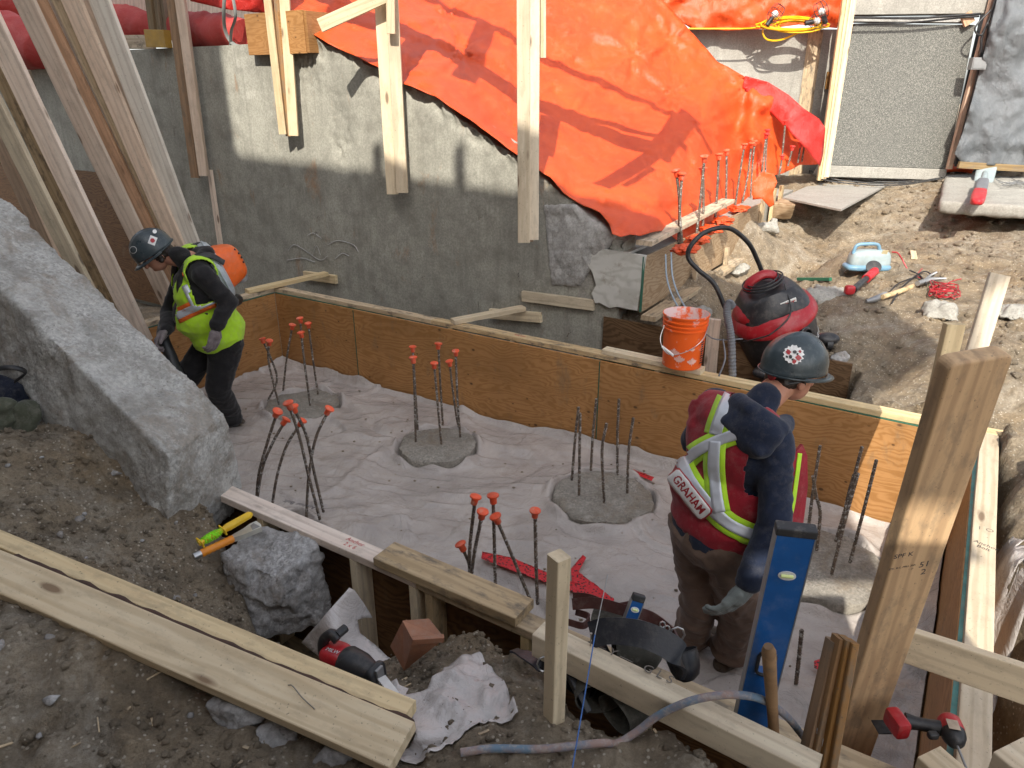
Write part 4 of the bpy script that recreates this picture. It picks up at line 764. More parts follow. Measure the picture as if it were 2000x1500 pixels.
sheet_px('silver_tarp', [(1962, -70), (1945, 10), (1925, 90), (1900, 190), (1880, 260), (1864, 300), (1878, 318), (1935, 322), (2030, 330), (2120, 335), (2120, -70)], lambda q: GY-.35+.0*q[:, 0], M_SILVER, 'wrinkled silver grey tarp hanging at the right edge', 'tarp', amp=.1, fr=1.8)
board('sill_board', P(1872, 322, Y=9.5), P(2100, 334, Y=9.5), .08, .04, Vector((0, -1, 0)), M_LUM[3], label='grey board holding the lower hem of the silver tarp', cat='board')
# concrete slab on the right
s8 = [P(1846, 340, z=1.5), P(2200, 352, z=1.5), P(2200, 415, z=1.48), P(1836, 392, z=1.48)]
rock(s8+[p-UZ*.13 for p in s8], .03, M_CPALE, 'slab_step', 'broken edged concrete slab below the silver tarp', cat='slab', big=.008, mid=.004, fine=.003, chip=.006, seed=8)
board('plank_piece', P(1677, 330, z=1.47), P(1803, 338, z=1.45), .11, .035, Vector((0, -.8, .6)), M_LUM[6], label='short yellow board leaning on the foot of the granite column', cat='plank')
flatsheet('plywood_sheet', None, M_CPALE, 'cement-dusted plywood sheet lying in front of the granite column', 'plywood sheet', t=.02, pts=[P(1528, 388, z=1.36), P(1642, 412, z=1.36), P(1742, 358, z=1.37), P(1600, 352, z=1.39)])
rock([P(1510, 396, z=1.34), P(1555, 400, z=1.34), P(1545, 428, z=1.15), P(1508, 428, z=1.15), P(1530, 384, z=1.36), P(1525, 410, z=1.1)], .02, M_PLYP, 'wood_block', 'splintered wooden block under the corner of the dusty sheet', cat='wood block', big=.004, mid=.004, fine=.002)
ob = empty('orange_bundle', P(1850, 330, z=1.52), 'twisted orange tarp roll lying on the slab corner', 'tarp roll')
g = G(); c = cr([P(1818, 342, z=1.5), P(1840, 332, z=1.53), P(1870, 328, z=1.55), P(1900, 332, z=1.53)]); g.tube(c, [.05+.015*mn.noise(Vector((i*.5, 2, 1))) for i in range(len(c))], 12); bm_o = g.build('roll', M_TARP, ob, 80)
# wires lying in front of the granite column
g = G()
for k in range(3): g.tube(cr([P(1560+k*6, 312+k*4, z=1.5), P(1600, 338+k*5, z=1.47), P(1680, 352+k*4, z=1.42), P(1760, 355+k*3, z=1.42), P(1840, 345+k*2, z=1.47)], 8), .009, 6)
props(g.build('grey_cable', M_RUB, None, 60), 'grey cables sagging along the foot of the granite column', 'cable')
g = G()
for k in range(4): g.tube(cr([P(1940+k*5, 345+k*6, z=1.53), P(1965+k*8, 362-k*3, z=1.53), P(1990, 352+k*3, z=1.53), P(2010+k*4, 366-k*4, z=1.53), P(1975, 348+k*4, z=1.53)], 8), .004, 5)
props(g.build('wire_coil', M_GREYM, None, 60), 'thin grey wire tangled on the slab at the right edge', 'wire')
# ------------------------------------------------------------------ top left: stuffed insulation blankets on the wall
def roll(pts, rs, label, sq=1.0):
    c = cr(pts, 10); n = len(c); rr_ = np.interp(np.linspace(0, 1, n), np.linspace(0, 1, len(rs)), rs); g = G()
    g.tube(c, [r*(1+.06*mn.noise(Vector((i*.4, r*9, 1)))) for i, r in enumerate(rr_)], 28); me_o = g.build('insulation_blanket', M_REDBAG, None, 80)
    for v in me_o.data.vertices: v.co += v.co.normalized()*.035*mn.noise(v.co*5)+Vector((0, 0, .02*mn.noise(v.co*11)))
    return props(me_o, label, 'insulation blanket', 'red insulation blankets stuffed on the wall top')
Wp = lambda x, y, b=.9: PB(x, y, b)
roll([Wp(352, 55), Wp(400, 60), Wp(440, 62), Wp(478, 66)], [.16, .18, .18, .14], 'red blanket tied with a grey strap between the uprights and the plywood box')
roll([Wp(165, 48), Wp(215, 50), Wp(260, 52), Wp(298, 55)], [.2, .23, .22, .15], 'red blanket behind the leaning studs, left of the yellow block')
roll([Wp(-60, 70, .5), Wp(0, 75, .5), Wp(45, 85, .5), Wp(85, 100, .5)], [.3, .33, .3, .2], 'thick red blanket bulging at the left frame edge')
roll([Wp(-60, -20), Wp(0, 0), Wp(30, 12)], [.3, .3, .2], 'dark red blanket at the upper left corner')
sheet_px('red_tarp', [(365, -60), (372, 2), (440, 18), (520, 26), (600, 20), (640, 0), (600, -60)], 8.1, M_RED, 'red tarp strip above the wall, left of the orange one', 'tarp', amp=.08)
g = G().tube(cr([Wp(440, -20, .62), Wp(437, 20, .6), Wp(440, 60, .66), Wp(455, 85, .7), Wp(480, 92, .72)]), .018, 6, flat=.3).tube(cr([Wp(452, -20, .62), Wp(460, 30, .6), Wp(452, 60, .66), Wp(450, 92, .7)]), .016, 6, flat=.3)
props(g.build('strap', simple('grey_webbing', (.2, .21, .2), .8), None, 60), 'grey webbing strap round the red blanket', 'strap')
yb = board('yellow_block', Wp(290, 75, .6), Wp(328, 76, .6), .17, .08, -UB, simple('yellow_painted_wood', (.42, .25, .04), .6, dirt=.2), label='yellow painted wood block under the cluster of uprights', cat='wood block')
board('sill_board', Wp(196, 82, .72), Wp(300, 82, .72), .14, .04, -UB, M_LUM[4], label='flat board on the wall top left of the yellow block', cat='board')
for i, x in enumerate((288, 300, 312)): board('lumber_upright', Wp(x-6, -80, .7+.03*i), Wp(x+12, 60, .7+.03*i), .1, .045, -UB, M_LUM[3], label=['left', 'middle', 'right'][i]+' upright of the dark cluster standing over the yellow block', cat='post', group='dark uprights over the yellow block')
wbx = empty('plywood_box', PB(545, 104, .55), 'plywood box standing on the wall top behind a hanging post', 'wooden box')
a = PB(478, 28, .55); b = PB(600, 104, .55); L = (Vector((b.x, b.y, 0))-Vector((a.x, a.y, 0))).length
for nm, off, sz in (('front_panel', (0, 0), (L, .02)),):
    M = Matrix.Translation(Vector(((a.x+b.x)/2, (a.y+b.y)/2, (a.z+b.z)/2)))@Matrix.Rotation(math.atan2(UA.y, UA.x), 4, 'Z')
    g = G().box((L, .02, a.z-b.z), bev=.002); link('front_panel', mesh('front_panel', g.v, g.f), M_PLY, wbx, M)
    g = G().box((.03, .32, a.z-b.z-.01), bev=.002); link('side_panel', mesh('side_panel', g.v, g.f), M_PLY, wbx, M@Matrix.Translation((L/2+.018, .16, 0))); g = G().box((L, .32, .03), bev=.002); link('bottom_panel', mesh('bottom_panel', g.v, g.f), M_PLY, wbx, M@Matrix.Translation((0, .17, -(a.z-b.z)/2+.02)))
board('board_wall', P(330, -80, Y=9.6), P(330, 60, Y=9.6), 3.6, .03, Vector((0, -1, 0)), M_LUM[1], label='pinkish board wall glimpsed above the blankets at top left', cat='board')
# ------------------------------------------------------------------ hanging shoring posts
OH = empty('overhead_frame', (0, 5, 4.2), 'overhead lumber beams that carry the hanging posts and cast bars of shade on the tarp', 'beam')
for p, q_ in (((-4.5, 8.9, 4.05), (1.2, 4.9, 4.05)),): board('beam', p, q_, .1, .3, UZ, M_LUM[0], parent=OH)
def post(parts, label):
    ys = None; root = None
    for k, (xt, xb, yb_, Y, w_, t, off, m) in enumerate(parts):
        pb = P(xb, yb_, Y=Y); pt = Vector((pb.x, pb.y, 4.0)) if xt is None else P(xt, -5, Y=Y+off)
        d = (pt-pb); pt = pb+d*((4.0-pb.z)/d.z)
        if root is None: root = empty('hanging_post', pb, label, 'post', 'doubled posts hanging over the pit')
        board('timber', pb, pt, w_, t, Vector((0, -1, 0)) if w_ > t else Vector((1, 0, 0)), M_LUM[m], root)
    return root
post([(542, 566, 266, 7.28, .07, .04, 0, 5), (523, 553, 262, 7.25, .04, .07, 0, 6), (556, 574, 265, 7.22, .04, .09, 0, 6)], 'hanging double post in front of the plywood box, second from left')
post([(757, 775, 375, 6.58, .1, .04, .0, 5), (743, 767, 379, 6.54, .04, .1, .0, 6), (765, 786, 376, 6.52, .055, .1, .0, 6)], 'hanging double post with a diagonal brace at its top')
post([(1022, 1023, 473, 5.4, .045, .09, 0, 6), (1033, 1032.5, 471, 5.43, .045, .07, 0, 5), (1041, 1040, 468, 5.41, .025, .09, 0, 6)], 'lowest reaching hanging post, in front of the orange tarp')
post([(1049, 1049, 112, 5.5, .045, .09, 0, 6), (1058, 1058, 113, 5.5, .045, .06, 0, 6)], 'short hanging post end at the top middle')
post([(335, 382, 347, 8.0, .09, .04, 0, 5), (352, 399, 343, 7.96, .07, .09, 0, 1)], 'hanging post against the left part of the old wall, above a short stud')
board('diagonal_brace', P(625, 50, Y=6.42), P(762, -12, Y=6.42), .1, .038, Vector((0, -1, 0)), M_LUM[6], label='diagonal brace nailed to the top of the middle hanging post', cat='brace')
board('short_board', P(762, -40, Y=6.42), P(764, 66, Y=6.42), .07, .04, Vector((0, -1, 0)), M_LUM[6], label='short board doubled onto the front of the middle hanging post', cat='board')
board('leaning_stud', PB(410, 332, .6), PB(432, 490, .5), .05, .04, -UB, M_LUM[1], label='short stud propped on the old wall under the hanging post', cat='stud')
# ------------------------------------------------------------------ studs leaning at the left
LN = [(48, 0, 266, 455, 5.7, .14, 1, 'wide pinkish leaning stud at the left edge of the big bundle'), (77, 0, 287, 437, 5.82, .09, 2, 'orange tinted leaning stud with bark edge, second in the bundle'), (97, 0, 301, 440, 5.9, .09, 7, 'narrow greyish leaning stud third in the bundle'),
      (117, 0, 318, 440, 5.84, .1, 0, 'knotty yellowish leaning stud in the middle of the bundle'), (141, 0, 343, 468, 5.72, .13, 1, 'broad pale pink leaning stud right of the middle of the bundle'), (166, 0, 241, 190, 6.1, .11, 1, 'leaning stud mostly hidden behind the broad pink one'),
      (194, 0, 372, 475, 5.75, .14, 7, 'bluish white leaning stud at the right edge of the bundle'), (-8, 60, 250, 602, 5.1, .14, 1, 'long leaning stud reaching the left end of the form'), (-45, 130, 150, 520, 5.0, .11, 0, 'dark edged leaning stud beside the sloping wall'),
      (5, 140, 185, 520, 5.3, .12, 4, 'brownish leaning stud between two pale ones at left'), (-10, 250, 80, 450, 5.5, .12, 1, 'steep short leaning stud at the far left'), (50, 150, 135, 380, 6.6, .1, 3, 'grey stud standing against the old wall at left')]
for i, (x0, y0, x1, y1, Y, w_, m, lb) in enumerate(LN):
    a = P(x0, y0, Y=Y-.25); b = P(x1, y1, Y=Y); d = (b-a).normalized()
    zb = .8 if i in (0, 1, 2, 3, 4, 6, 7) else .25
    b2 = b+d*((zb-b.z)/d.z) if i not in (5, 11) else b+d*.9; a2 = a-d*(.3 if i not in (10, 11) else .05)
    board('leaning_stud', a2, b2, w_, .04, Vector((-.1, -.95, .25)), M_LUM[m], label=lb, cat='stud', group='lumber studs leaning at the left')
# ------------------------------------------------------------------ the neighbouring building whose shade falls over the pit
def behind(v, Y=-4.): t = (v.y-Y)/SUN_DIR.y; return v-SUN_DIR*t
pr = [(-16, 0), (-16, 19), (behind(PB(420, 110, .64)).x, 19)]
for q_ in (PB(452, 280, .64), PB(470, 303, .64), PB(700, 330, .64), PB(1000, 375, .64), P(1480, 545, z=1.0), P(1620, 575, z=.92), P(1700, 605, z=.88), P(1780, 655, z=.86)): v = behind(q_); pr.append((v.x, v.z))
pr += [(1.02, 8.4), (1.0, 6.95), (0., 6.95), (0., 0)]
g = G().prism(pr, .4); M = Matrix(((1, 0, 0, 0), (0, 0, 1, -4.4), (0, 1, 0, 0), (0, 0, 0, 1)))
sw_ = G().box((.4, 13, 10), Matrix.Translation((-8.8, .6, 5))).build('side_shade_wall', simple('shade_wall_brown', (.09, .07, .055), .9)); props(sw_, 'added dark wall out of view on the left that deepens the shade there', 'building')  # added wall out of view, blocks sky to darken the left side
bl_ = centred('neighbour_building', [M@Vector(v) for v in g.v], g.f, simple('brown_facade', (.22, .19, .16), .9), None, base=True); props(bl_, 'pale building facade that shades the pit', 'building')
for x in (730, 890):
    v = behind(PB(x, 300, .64)); v2 = behind(PB(x, 250, .64)); board('roof_post', (v.x, -4.2, v.z-.4), (v2.x, -4.2, v2.z), .1, .1, Vector((0, -1, 0)), M_LUM[0], bl_)
board('shade_panel', (.35, -1, 0), (.35, -1, 3.76), 1.7, .03, Vector((0, -1, 0)), M_PLYB, label='added upright panel behind the viewer, shading the near right corner of the pit', cat='shade panel')  # added panel out of view, casts the low shade on post and plate
def ybar(x0, y0, x1, y1, w_, t=4.3):  # unseen beam set back along the sun from its shadow on the tarp
    a, b = [Vector(v)-SUN_DIR*t for v in tarp_fn(np.array([[x0, y0], [x1, y1]], float))]; return board('beam', a, b, w_, .05, SUN_DIR, M_LUM[0], OH)
ybar(760, -50, 1390, 300, .13); ybar(640, 20, 1340, 290, .1); ybar(950, 50, 905, 155, .2); ybar(1350, 225, 1290, 290, .26); ybar(1300, 280, 1175, 365, .17); ybar(1275, 330, 1220, 365, .06); ybar(1325, 228, 1300, 262, .14)
# ------------------------------------------------------------------ lettering
def textmesh(s, size, ext=.0004, sub=0, bold=0.):
    cu = bpy.data.curves.new('t', 'FONT'); cu.body = s; cu.size = size; cu.extrude = ext; cu.align_x = 'CENTER'; cu.align_y = 'CENTER'; cu.resolution_u = 3; cu.offset = bold
    o = bpy.data.objects.new('t', cu); COL.objects.link(o); dg = bpy.context.evaluated_depsgraph_get(); me = bpy.data.meshes.new_from_object(o.evaluated_get(dg)); bpy.data.objects.remove(o); bpy.data.curves.remove(cu); return me
M_INK = simple('dark_ink', (.05, .045, .05), .8); M_INKR = simple('red_ink', (.45, .03, .03), .8); M_PENC = simple('pencil', (.16, .14, .12), .8)
def letter(s, size, M, mat, parent, ext=.0003, bold=0.): return link('lettering', textmesh(s, size, ext, bold=bold), mat, parent, M)
def mx(o, x, n):                                              # x = reading direction, n = outward
    x = Vector(x).normalized(); n = Vector(n); n = (n-x*n.dot(x)).normalized(); y = n.cross(x); M = Matrix((x, y, n)).transposed().to_4x4(); M.translation = Vector(o); return M
tz = FT+.0006
letter('Anchor Bolt', .035, mx(P(585, 985, z=tz), -UA-UB*.2, UZ), M_INK, form); letter('1st cut', .03, mx(F(3.15, .065, tz), UA, UZ), M_INK, form); letter('2x6 bolt', .03, mx(F(2.75, .065, tz), UA, UZ), M_INKR, form)
letter('Anchor\n2 x 6', .032, mx(F(3.62, -2.66, tz), UA, UZ), M_INKR, form); letter('Anchor\nBolt', .03, mx(F(5.865, -1.25, tz), UA-UB*.3, UZ), M_INK, form); letter('1 O', .04, mx(F(5.865, -1.1, tz), UA, UZ), M_PENC, form)
# ------------------------------------------------------------------ near stake, rail and posts
st_ = board('stake', P(1080, 1436, z=.9)-UZ*.1, P(1092, 1085, Y=P(1080, 1436, z=.9).y+.01), .042, .046, Vector((.55, -.8, 0)), M_LUM[0], label='pale upright stake driven in the bank before the tool belt', cat='stake')
rz_ = 1.04; ra, rb = P(1052, 1226, z=rz_), P(1600, 1492, z=rz_); ra += (ra-rb).normalized()*.0
rdir = (rb-ra).normalized(); rail = board('rail', ra+UZ*-.042, rb-UZ*.042, .07, .084, UZ, M_LUM[0], label='thick low rail marked G.L.S behind the pale stake', cat='rail')
letter('— Y —   G L S', .04, mx(P(1235, 1292, z=rz_+.004), rdir, UZ), M_PENC, rail); g = G(); p = P(1153, 1262, z=rz_); g.tube([p, p+UZ*.045], .0018, 6).tube([p+UZ*.045, p+UZ*.048], .004, 8); g.build('nail', M_NAIL, rail)
def vpost(name, xt, yt, Y, zb, w_, t, m, label, dx=0., dirn=None):
    a = P(xt, yt, Y=Y); b = Vector((a.x+dx, Y, zb)); return board(name, b, a, w_, t, dirn or Vector((0, -1, 0)), m, label=label, cat='post')
M_POST = lumber('aged_fir', hx('d3a45f'), hx('a87838'), dirt=.22)
pt_, pb_ = Vector((.97, 1.41, 2.04)), Vector((1.134, 1.77, .41)); px_ = (pt_-pb_).normalized(); pn = Vector((.12, -1, 0)); pn = (pn-px_*pn.dot(px_)).normalized()
def rounded_post():
    L = (pt_-pb_).length; M = frame((pb_+pt_)/2, px_, pn); w2 = .071; ol = [(-L/2, -w2), (L/2-.02, -w2)]+[(L/2-.02+.02*math.sin(k*math.pi/10), -w2+.02-.02*math.cos(k*math.pi/10)) for k in range(1, 6)]+[(L/2-.02+.02*math.cos(k*math.pi/10), w2-.02+.02*math.sin(k*math.pi/10)) for k in range(6)]+[(-L/2, w2)]
    g = G().prism(ol, .045, z0=-.0225); me = mesh('post', g.v, g.f); o = link('post', me, M_POST, None, M); return o
bigp = rounded_post(); props(bigp, 'wide brown timber post stamped 51/2 in the right foreground', 'post'); bev(bigp, .007, 3)
_unused = lambda: board('post', pb_, pt_, .142, .04, pn, M_POST, label='wide brown timber post stamped 51/2 in the right foreground', cat='post', rough=.003)
for s_, sz, qx, qy in (('51\n 2', .03, 1803, 1110), ('SPF K', .022, 1765, 1085), ('STK. B.C. MILL 20A', .009, 1762, 1108)): letter(s_, sz, mx(P(qx, qy, pl=(pt_+pn*.0229, pn)), px_.cross(pn), pn), M_INK, bigp, ext=.0002)
a = P(1952, 536, Y=3.0); b = P(1868, 775, Y=2.75); b.z = .85; board('leaning_board', b, a, .089, .02, Vector((0, -1, .2)), M_LUM[6], label='light board leaning up behind the wide brown post', cat='board')
a = P(1864, 632, Y=2.85); board('stake', Vector((a.x-.02, 2.8, .8)), a, .08, .038, Vector((0, -1, 0)), M_LUM[0], label='short stake top just left of the light leaning board', cat='stake')
board('brace', P(1735, 1246, Y=1.75), P(2120, 1375, Y=1.42), .105, .04, Vector((-.25, -.9, .25)), M_LUM[0], label='thick horizontal brace from the brown post to the right edge', cat='brace')
board('lumber_end', P(1968, 1470, z=1.1), P(2080, 1560, z=1.1), .12, .06, UZ, M_LUM[6], label='yellow lumber end at the bottom right corner', cat='lumber')
board('lumber_end', P(1812, 1478, z=.86), P(1905, 1560, z=.86), .09, .04, UZ, M_LUM[6], label='pale lumber end under the impact driver at the bottom edge', cat='lumber')
# bundle of weathered stakes beside the post
for i, (xt, yt, xb) in enumerate(((1626, 1250, 1566), (1639, 1243, 1582), (1652, 1246, 1600), (1664, 1252, 1618))):
    a = P(xt, yt, Y=1.5-.012*i); b = P(xb, 1510, Y=1.38-.012*i); board('grade_stake', b, a, .02, .045, Vector((0, -1, 0)), M_LUM[5], label=['first thin weathered stake of the row left of the brown post', 'second thin weathered stake of the row', 'third thin weathered stake of the row', 'thin weathered stake touching the brown post'][i], cat='stake', group='thin stakes beside the brown post')
rock([P(1600, 1385, Y=1.42), P(1622, 1382, Y=1.41), P(1618, 1440, Y=1.38), P(1590, 1500, Y=1.36), P(1612, 1520, Y=1.36), P(1604, 1440, Y=1.40), P(1612, 1430, Y=1.45)], .005, M_CWHITE, 'cement_smear', 'blob of grey cement stuck to the thin stakes', cat='cement', big=.004, mid=.004, fine=.002)
# ------------------------------------------------------------------ big blue level and hammer handle
M_BLUE = simple('blue_enamel', (.012, .1, .33), .32, dirt=.12, dirtc=(.3, .32, .35)); M_VIAL = simple('vial', (.75, .85, .35), .15); M_WHT = simple('white_plastic', (.75, .75, .72), .4, dirt=.2)
def level(name, pb, pt, w_, t, n, label, slot=True):
    L = (pt-pb).length; M = frame((pb+pt)/2, pt-pb, n); r = props(empty(name, (pb+pt)/2), label, 'spirit level')
    g = G(); w2 = w_/2
    def ring(x0, x1, hole): return g
    sl0, sl1 = (-.16*L, -.045*L) if slot else (9, 9)
    if slot:
        g.box((L/2+sl0, w_, t), c=((-L/2+sl0)/2, 0, 0)).box((L/2-sl1, w_, t), c=((L/2+sl1)/2, 0, 0)); g.box((sl1-sl0, w_*.24, t), c=((sl0+sl1)/2, w_*.38, 0)).box((sl1-sl0, w_*.24, t), c=((sl0+sl1)/2, -w_*.38, 0))
    else: g.box((L, w_, t))
    g.build('body', M_BLUE, r, None, M)
    g = G()
    for s in (-1, 1): g.box((L*.995, .003, t*1.06), c=(0, s*(w2+.0012), 0))
    g.build('edge', M_GREYM, r, None, M)
    G().box((.022, w_*1.08, t*1.15), c=(L/2+.008, 0, 0), bev=.004).build('end_cap', M_RUB, r, None, M)
    if slot:
        g = G(); pr_ = [((sl0+sl1)/2+math.copysign((sl1-sl0)/2-.018, math.cos(k*math.pi/12))+.018*math.cos(k*math.pi/12), .021*math.sin(k*math.pi/12), t*.52) for k in range(24)]; g.tube(pr_, .005, 6, closed=True); g.build('grip_ring', M_BLACK, r, 60, M)
    x = L*.33 if slot else L*.18
    G().lathe([(.0001, 0), (.019 if slot else .012, 0), (.019 if slot else .012, .002), (.0001, .002)], Matrix.Translation((x, 0, t/2))@Matrix.Diagonal((.72, 1.1, 1, 1)), 24, caps=False).build('vial_frame', M_WHT, r, 40, M)
    G().tube([(x, -.014 if slot else -.008, t/2+.003), (x, .014 if slot else .008, t/2+.003)], .0045 if slot else .003, 10).build('vial', M_VIAL, r, 50, M)
    return r
pb = P(1462, 1425, Y=1.50); pt = P(1553, 1040, Y=1.43); level('spirit_level', pb, pt, .086, .03, Vector((-.18, -1, .05)), 'tall blue box level standing upright beside the worker in red')
hh = empty('hammer', P(1503, 1380, Y=1.45), 'hammer with only its worn wooden handle sticking up by the level', 'hammer'); a = P(1512, 1440, Y=1.42); b = P(1501, 1262, Y=1.40)
g = G().tube([a, a.lerp(b, .3), a.lerp(b, .75), a.lerp(b, .95), b], [.014, .0145, .017, .018, .012], 14); g.build('handle', M_LUM[5], hh, 60); G().box((.11, .03, .03), Matrix.Translation(a-UZ*.12), bev=.006).build('hammer_head', M_GREYM, hh)
# ------------------------------------------------------------------ hose and string
def hosemat():
    n = N('dusty_blue_hose'); v = n.obj(world=True); f = n.noise(v, 9, 5, .7); c = n.mix(n.ramp(f, [(.4, 0.), (.6, 1.)]), (.13, .2, .27), (.3, .2, .17)); c = n.mix(n.math('MULTIPLY', n.ramp(n.noise(v, 60, 4, .7), [(.5, 0.), (.62, 1.)]), .6), c, (.36, .33, .29)); return n.out(c, .7)
hp = []
for x, y, z in ((900, 1482, None), (960, 1476, None), (1060, 1478, None), (1170, 1466, None), (1205, 1452, .93), (1245, 1428, .95), (1285, 1398, 1.0), (1340, 1372, 1.06), (1390, 1360, 1.085), (1440, 1357, 1.09), (1490, 1367, 1.07), (1535, 1398, .99), (1570, 1440, .86)): hp.append(hit_ground(x, y, .02) if z is None else P(x, y, z=z))
props(G().tube(cr(hp, 10), .0105, 12).build('air_hose', hosemat(), None, 80), 'dusty blue air hose snaking over the soil and the low rail', 'hose')
a = P(1187, 1122, Y=1.72); b = P(1162, 1240, Y=1.6); c = P(1118, 1500, Y=1.22)
sl_ = empty('string_line', b, 'thin steel pin with a taut blue string in front of the tool belt', 'string line'); G().tube([a, b], .0016, 6).build('pin', M_GREYM, sl_); G().tube([b, c], .0018, 6).build('string', simple('blue_string', (.05, .13, .35), .8), sl_)
# ------------------------------------------------------------------ light planks lying across the bank at lower left
pk = 'long planks lying across the near bank'
def plankpx(x0, y0, x1, y1, z0, z1, w_, t, m, lab, up): a, b = P(x0, y0, z=z0), P(x1, y1, z=z1); a2 = a+(a-b).normalized()*.3; return board('plank', a2, b, w_, t, up, M_LUM[m], label=lab, cat='plank', group=pk, rough=.002)
plankpx(0, 1122, 787, 1462, 1.09, .99, .128, .04, 6, 'wide pale plank nearest the viewer with a bent nail near its end', Vector((.05, -.25, 1)))
pl2 = plankpx(0, 1058, 802, 1393, 1.075, .975, .062, .045, 0, 'narrower plank behind the wide one with a dark bark edge', Vector((0, -.05, 1)))
a, b = P(30, 1092, z=1.08), P(803, 1420, z=.98); g = G(); c = [a.lerp(b, k/60) for k in range(61)]
g.tube(c, [.019+.009*mn.noise(Vector((k*.35, 1, 2))) for k in range(61)], 8); g.build('bark_edge', simple('dark_bark', (.06, .03, .02), .85, var=.4, bump=.6, bs=60), pl2, 80)
g = G().tube(cr([P(563, 1338, z=1.04), P(572, 1340, z=1.05), P(590, 1362, z=1.04), P(615, 1385, z=1.03)]), .0016, 6); props(g.build('bent_nail', M_NAIL, None), 'bent nail lying on the wide pale plank', 'nail')
# ------------------------------------------------------------------ milky plastic pieces
def drape(name, poly, zf, label, step=7, amp=.02):
    def fn(q):
        q = np.asarray(q); z = zf(q); d = np.c_[(q[:, 0]-1000)/FPX, CT-(q[:, 1]-750)/FPX*ST, -ST-(q[:, 1]-750)/FPX*CT]; t = (z-CAMH)/d[:, 2]; w_ = d*t[:, None]; w_[:, 2] += CAMH
        gh = ground_h(w_[:, 0], w_[:, 1]); w_[:, 2] = np.maximum(w_[:, 2], gh+.008)+fbm(w_*5, 3)*amp+np.maximum(0, ridged(w_*7+np.array([0, 3, 1]), 2)-.2)*amp*.8; return w_
    o = bezpoly(poly, step, fn, M_POLYW, name, thick=.0015); return props(o, label, 'plastic sheet', 'scraps of milky plastic on the bank')
z1 = TPS([(5.9, 12.5), (6.8, 11.5), (7.25, 12.0), (7.6, 13.0), (6.55, 13.0), (6.5, 12.3)], [.72, .93, .72, .7, .72, .86])
drape('plastic_scrap', [(589, 1254), (640, 1195), (672, 1160), (682, 1148), (692, 1152), (712, 1180), (728, 1207), (712, 1206), (698, 1211), (703, 1235), (735, 1262), (762, 1288), (742, 1306), (700, 1304), (655, 1300), (620, 1280)], lambda q: z1(q/100), 'curled milky plastic flap between the broken chunk and the wood corner piece', amp=.003)
drape('plastic_scrap', [(937, 1289), (942, 1294), (956, 1330), (985, 1365), (1012, 1416), (960, 1440), (920, 1470), (880, 1510), (770, 1515), (795, 1470), (812, 1430), (800, 1395), (765, 1375), (752, 1352), (762, 1332), (775, 1328), (780, 1342), (798, 1346), (792, 1358), (830, 1352), (850, 1330), (880, 1300), (912, 1292)],
      lambda q: .86+.0*q[:, 0]+.03*np.sin(q[:, 0]/40)+.06*np.exp(-((q[:, 1]-1430)/30)**2), 'large crumpled plastic sheet lying on the soil before the pale stake', amp=.012)
drape('plastic_scrap', [(1893, 1200), (1925, 1218), (1945, 1240), (1925, 1248), (1985, 1250), (1998, 1270), (1985, 1275), (1955, 1330), (1945, 1380), (1910, 1440), (1890, 1480)], lambda q: .25+0*q[:, 0], 'plastic sheet ends hanging in the trench at the right', amp=.02)
# wood corner piece
wc = empty('wood_corner', P(820, 1290, z=.75), 'reddish wooden corner piece standing on the soil beside the curled plastic', 'wood piece')
A1, A2, A3, A4 = P(786, 1212, z=.93), P(838, 1208, z=.93), P(868, 1246, z=.90), P(806, 1250, z=.92); Bt = P(789, 1310, z=.76); Bl = P(762, 1262, z=.8)
M_RW = simple('reddish_wood', (.3, .13, .07), .6, var=.25, bump=.3, bs=40, dirt=.25)
def slab3(name, pts, t, parent, mat):
    n = (pts[1]-pts[0]).cross(pts[2]-pts[0]).normalized(); k = len(pts); vs = [p for p in pts]+[p-n*t for p in pts]; fs = [tuple(range(k)), tuple(range(k, 2*k))[::-1]]+[(i, i+k, (i+1) % k+k, (i+1) % k) for i in range(k)]; return centred(name, vs, fs, mat, parent)
slab3('top_face', [A1, A4, A3, A2], .02, wc, M_RW); slab3('front_face', [A4+Vector((0, 0, -.003)), Bt, A3+Vector((0, 0, -.003))], .018, wc, M_RW); slab3('side_face', [A1+Vector((0, 0, -.003)), Bl, Bt, A4+Vector((0, 0, -.003))], .018, wc, M_RW)
# ------------------------------------------------------------------ tape on the sheet
def tapemat():
    n = N('red_tape'); v = n.obj(world=True); f = n.vor(v, 60); c = n.mix(n.ramp(f, [(.3, 0.), (.36, 1.)]), (.03, .01, .01), (.62, .02, .03)); return n.out(c, .35, n.bump(n.noise(v, 40, 5, .7), .8, .01))
M_TAPE = tapemat()
def tape(poly, label):
    def fn(q):
        w_ = np.array([P(x, y, z=.08)[:] for x, y in q]); a, b = (w_[:, 0]+2.29)*UA.x+(w_[:, 1]-6.73)*UA.y, 0; w_[:, 2] = .082+.006*np.abs(fbm(w_*40, 2)); return w_
    props(bezpoly(poly, 4, fn, M_TAPE, 'tape_strip', thick=.001), label, 'tape', 'red tape strips on the plastic sheet')
tape([(942, 1078), (1000, 1090), (1075, 1122), (1130, 1142), (1128, 1160), (1070, 1140), (1000, 1115), (940, 1092)], 'red printed tape strip crossing behind the short plank'); tape([(1115, 1112), (1138, 1085), (1145, 1090), (1130, 1118), (1165, 1145), (1200, 1172), (1190, 1185), (1150, 1168), (1118, 1150)], 'forked red tape strip beside the pale stake'); tape([(1236, 917), (1278, 933), (1272, 940), (1232, 924)], 'small red tape end at the foot of the plywood near the grey pile')
tape([(1590, 1292), (1604, 1288), (1606, 1300), (1612, 1310), (1600, 1312), (1590, 1306)], 'tiny red tape scrap behind the thin stakes')
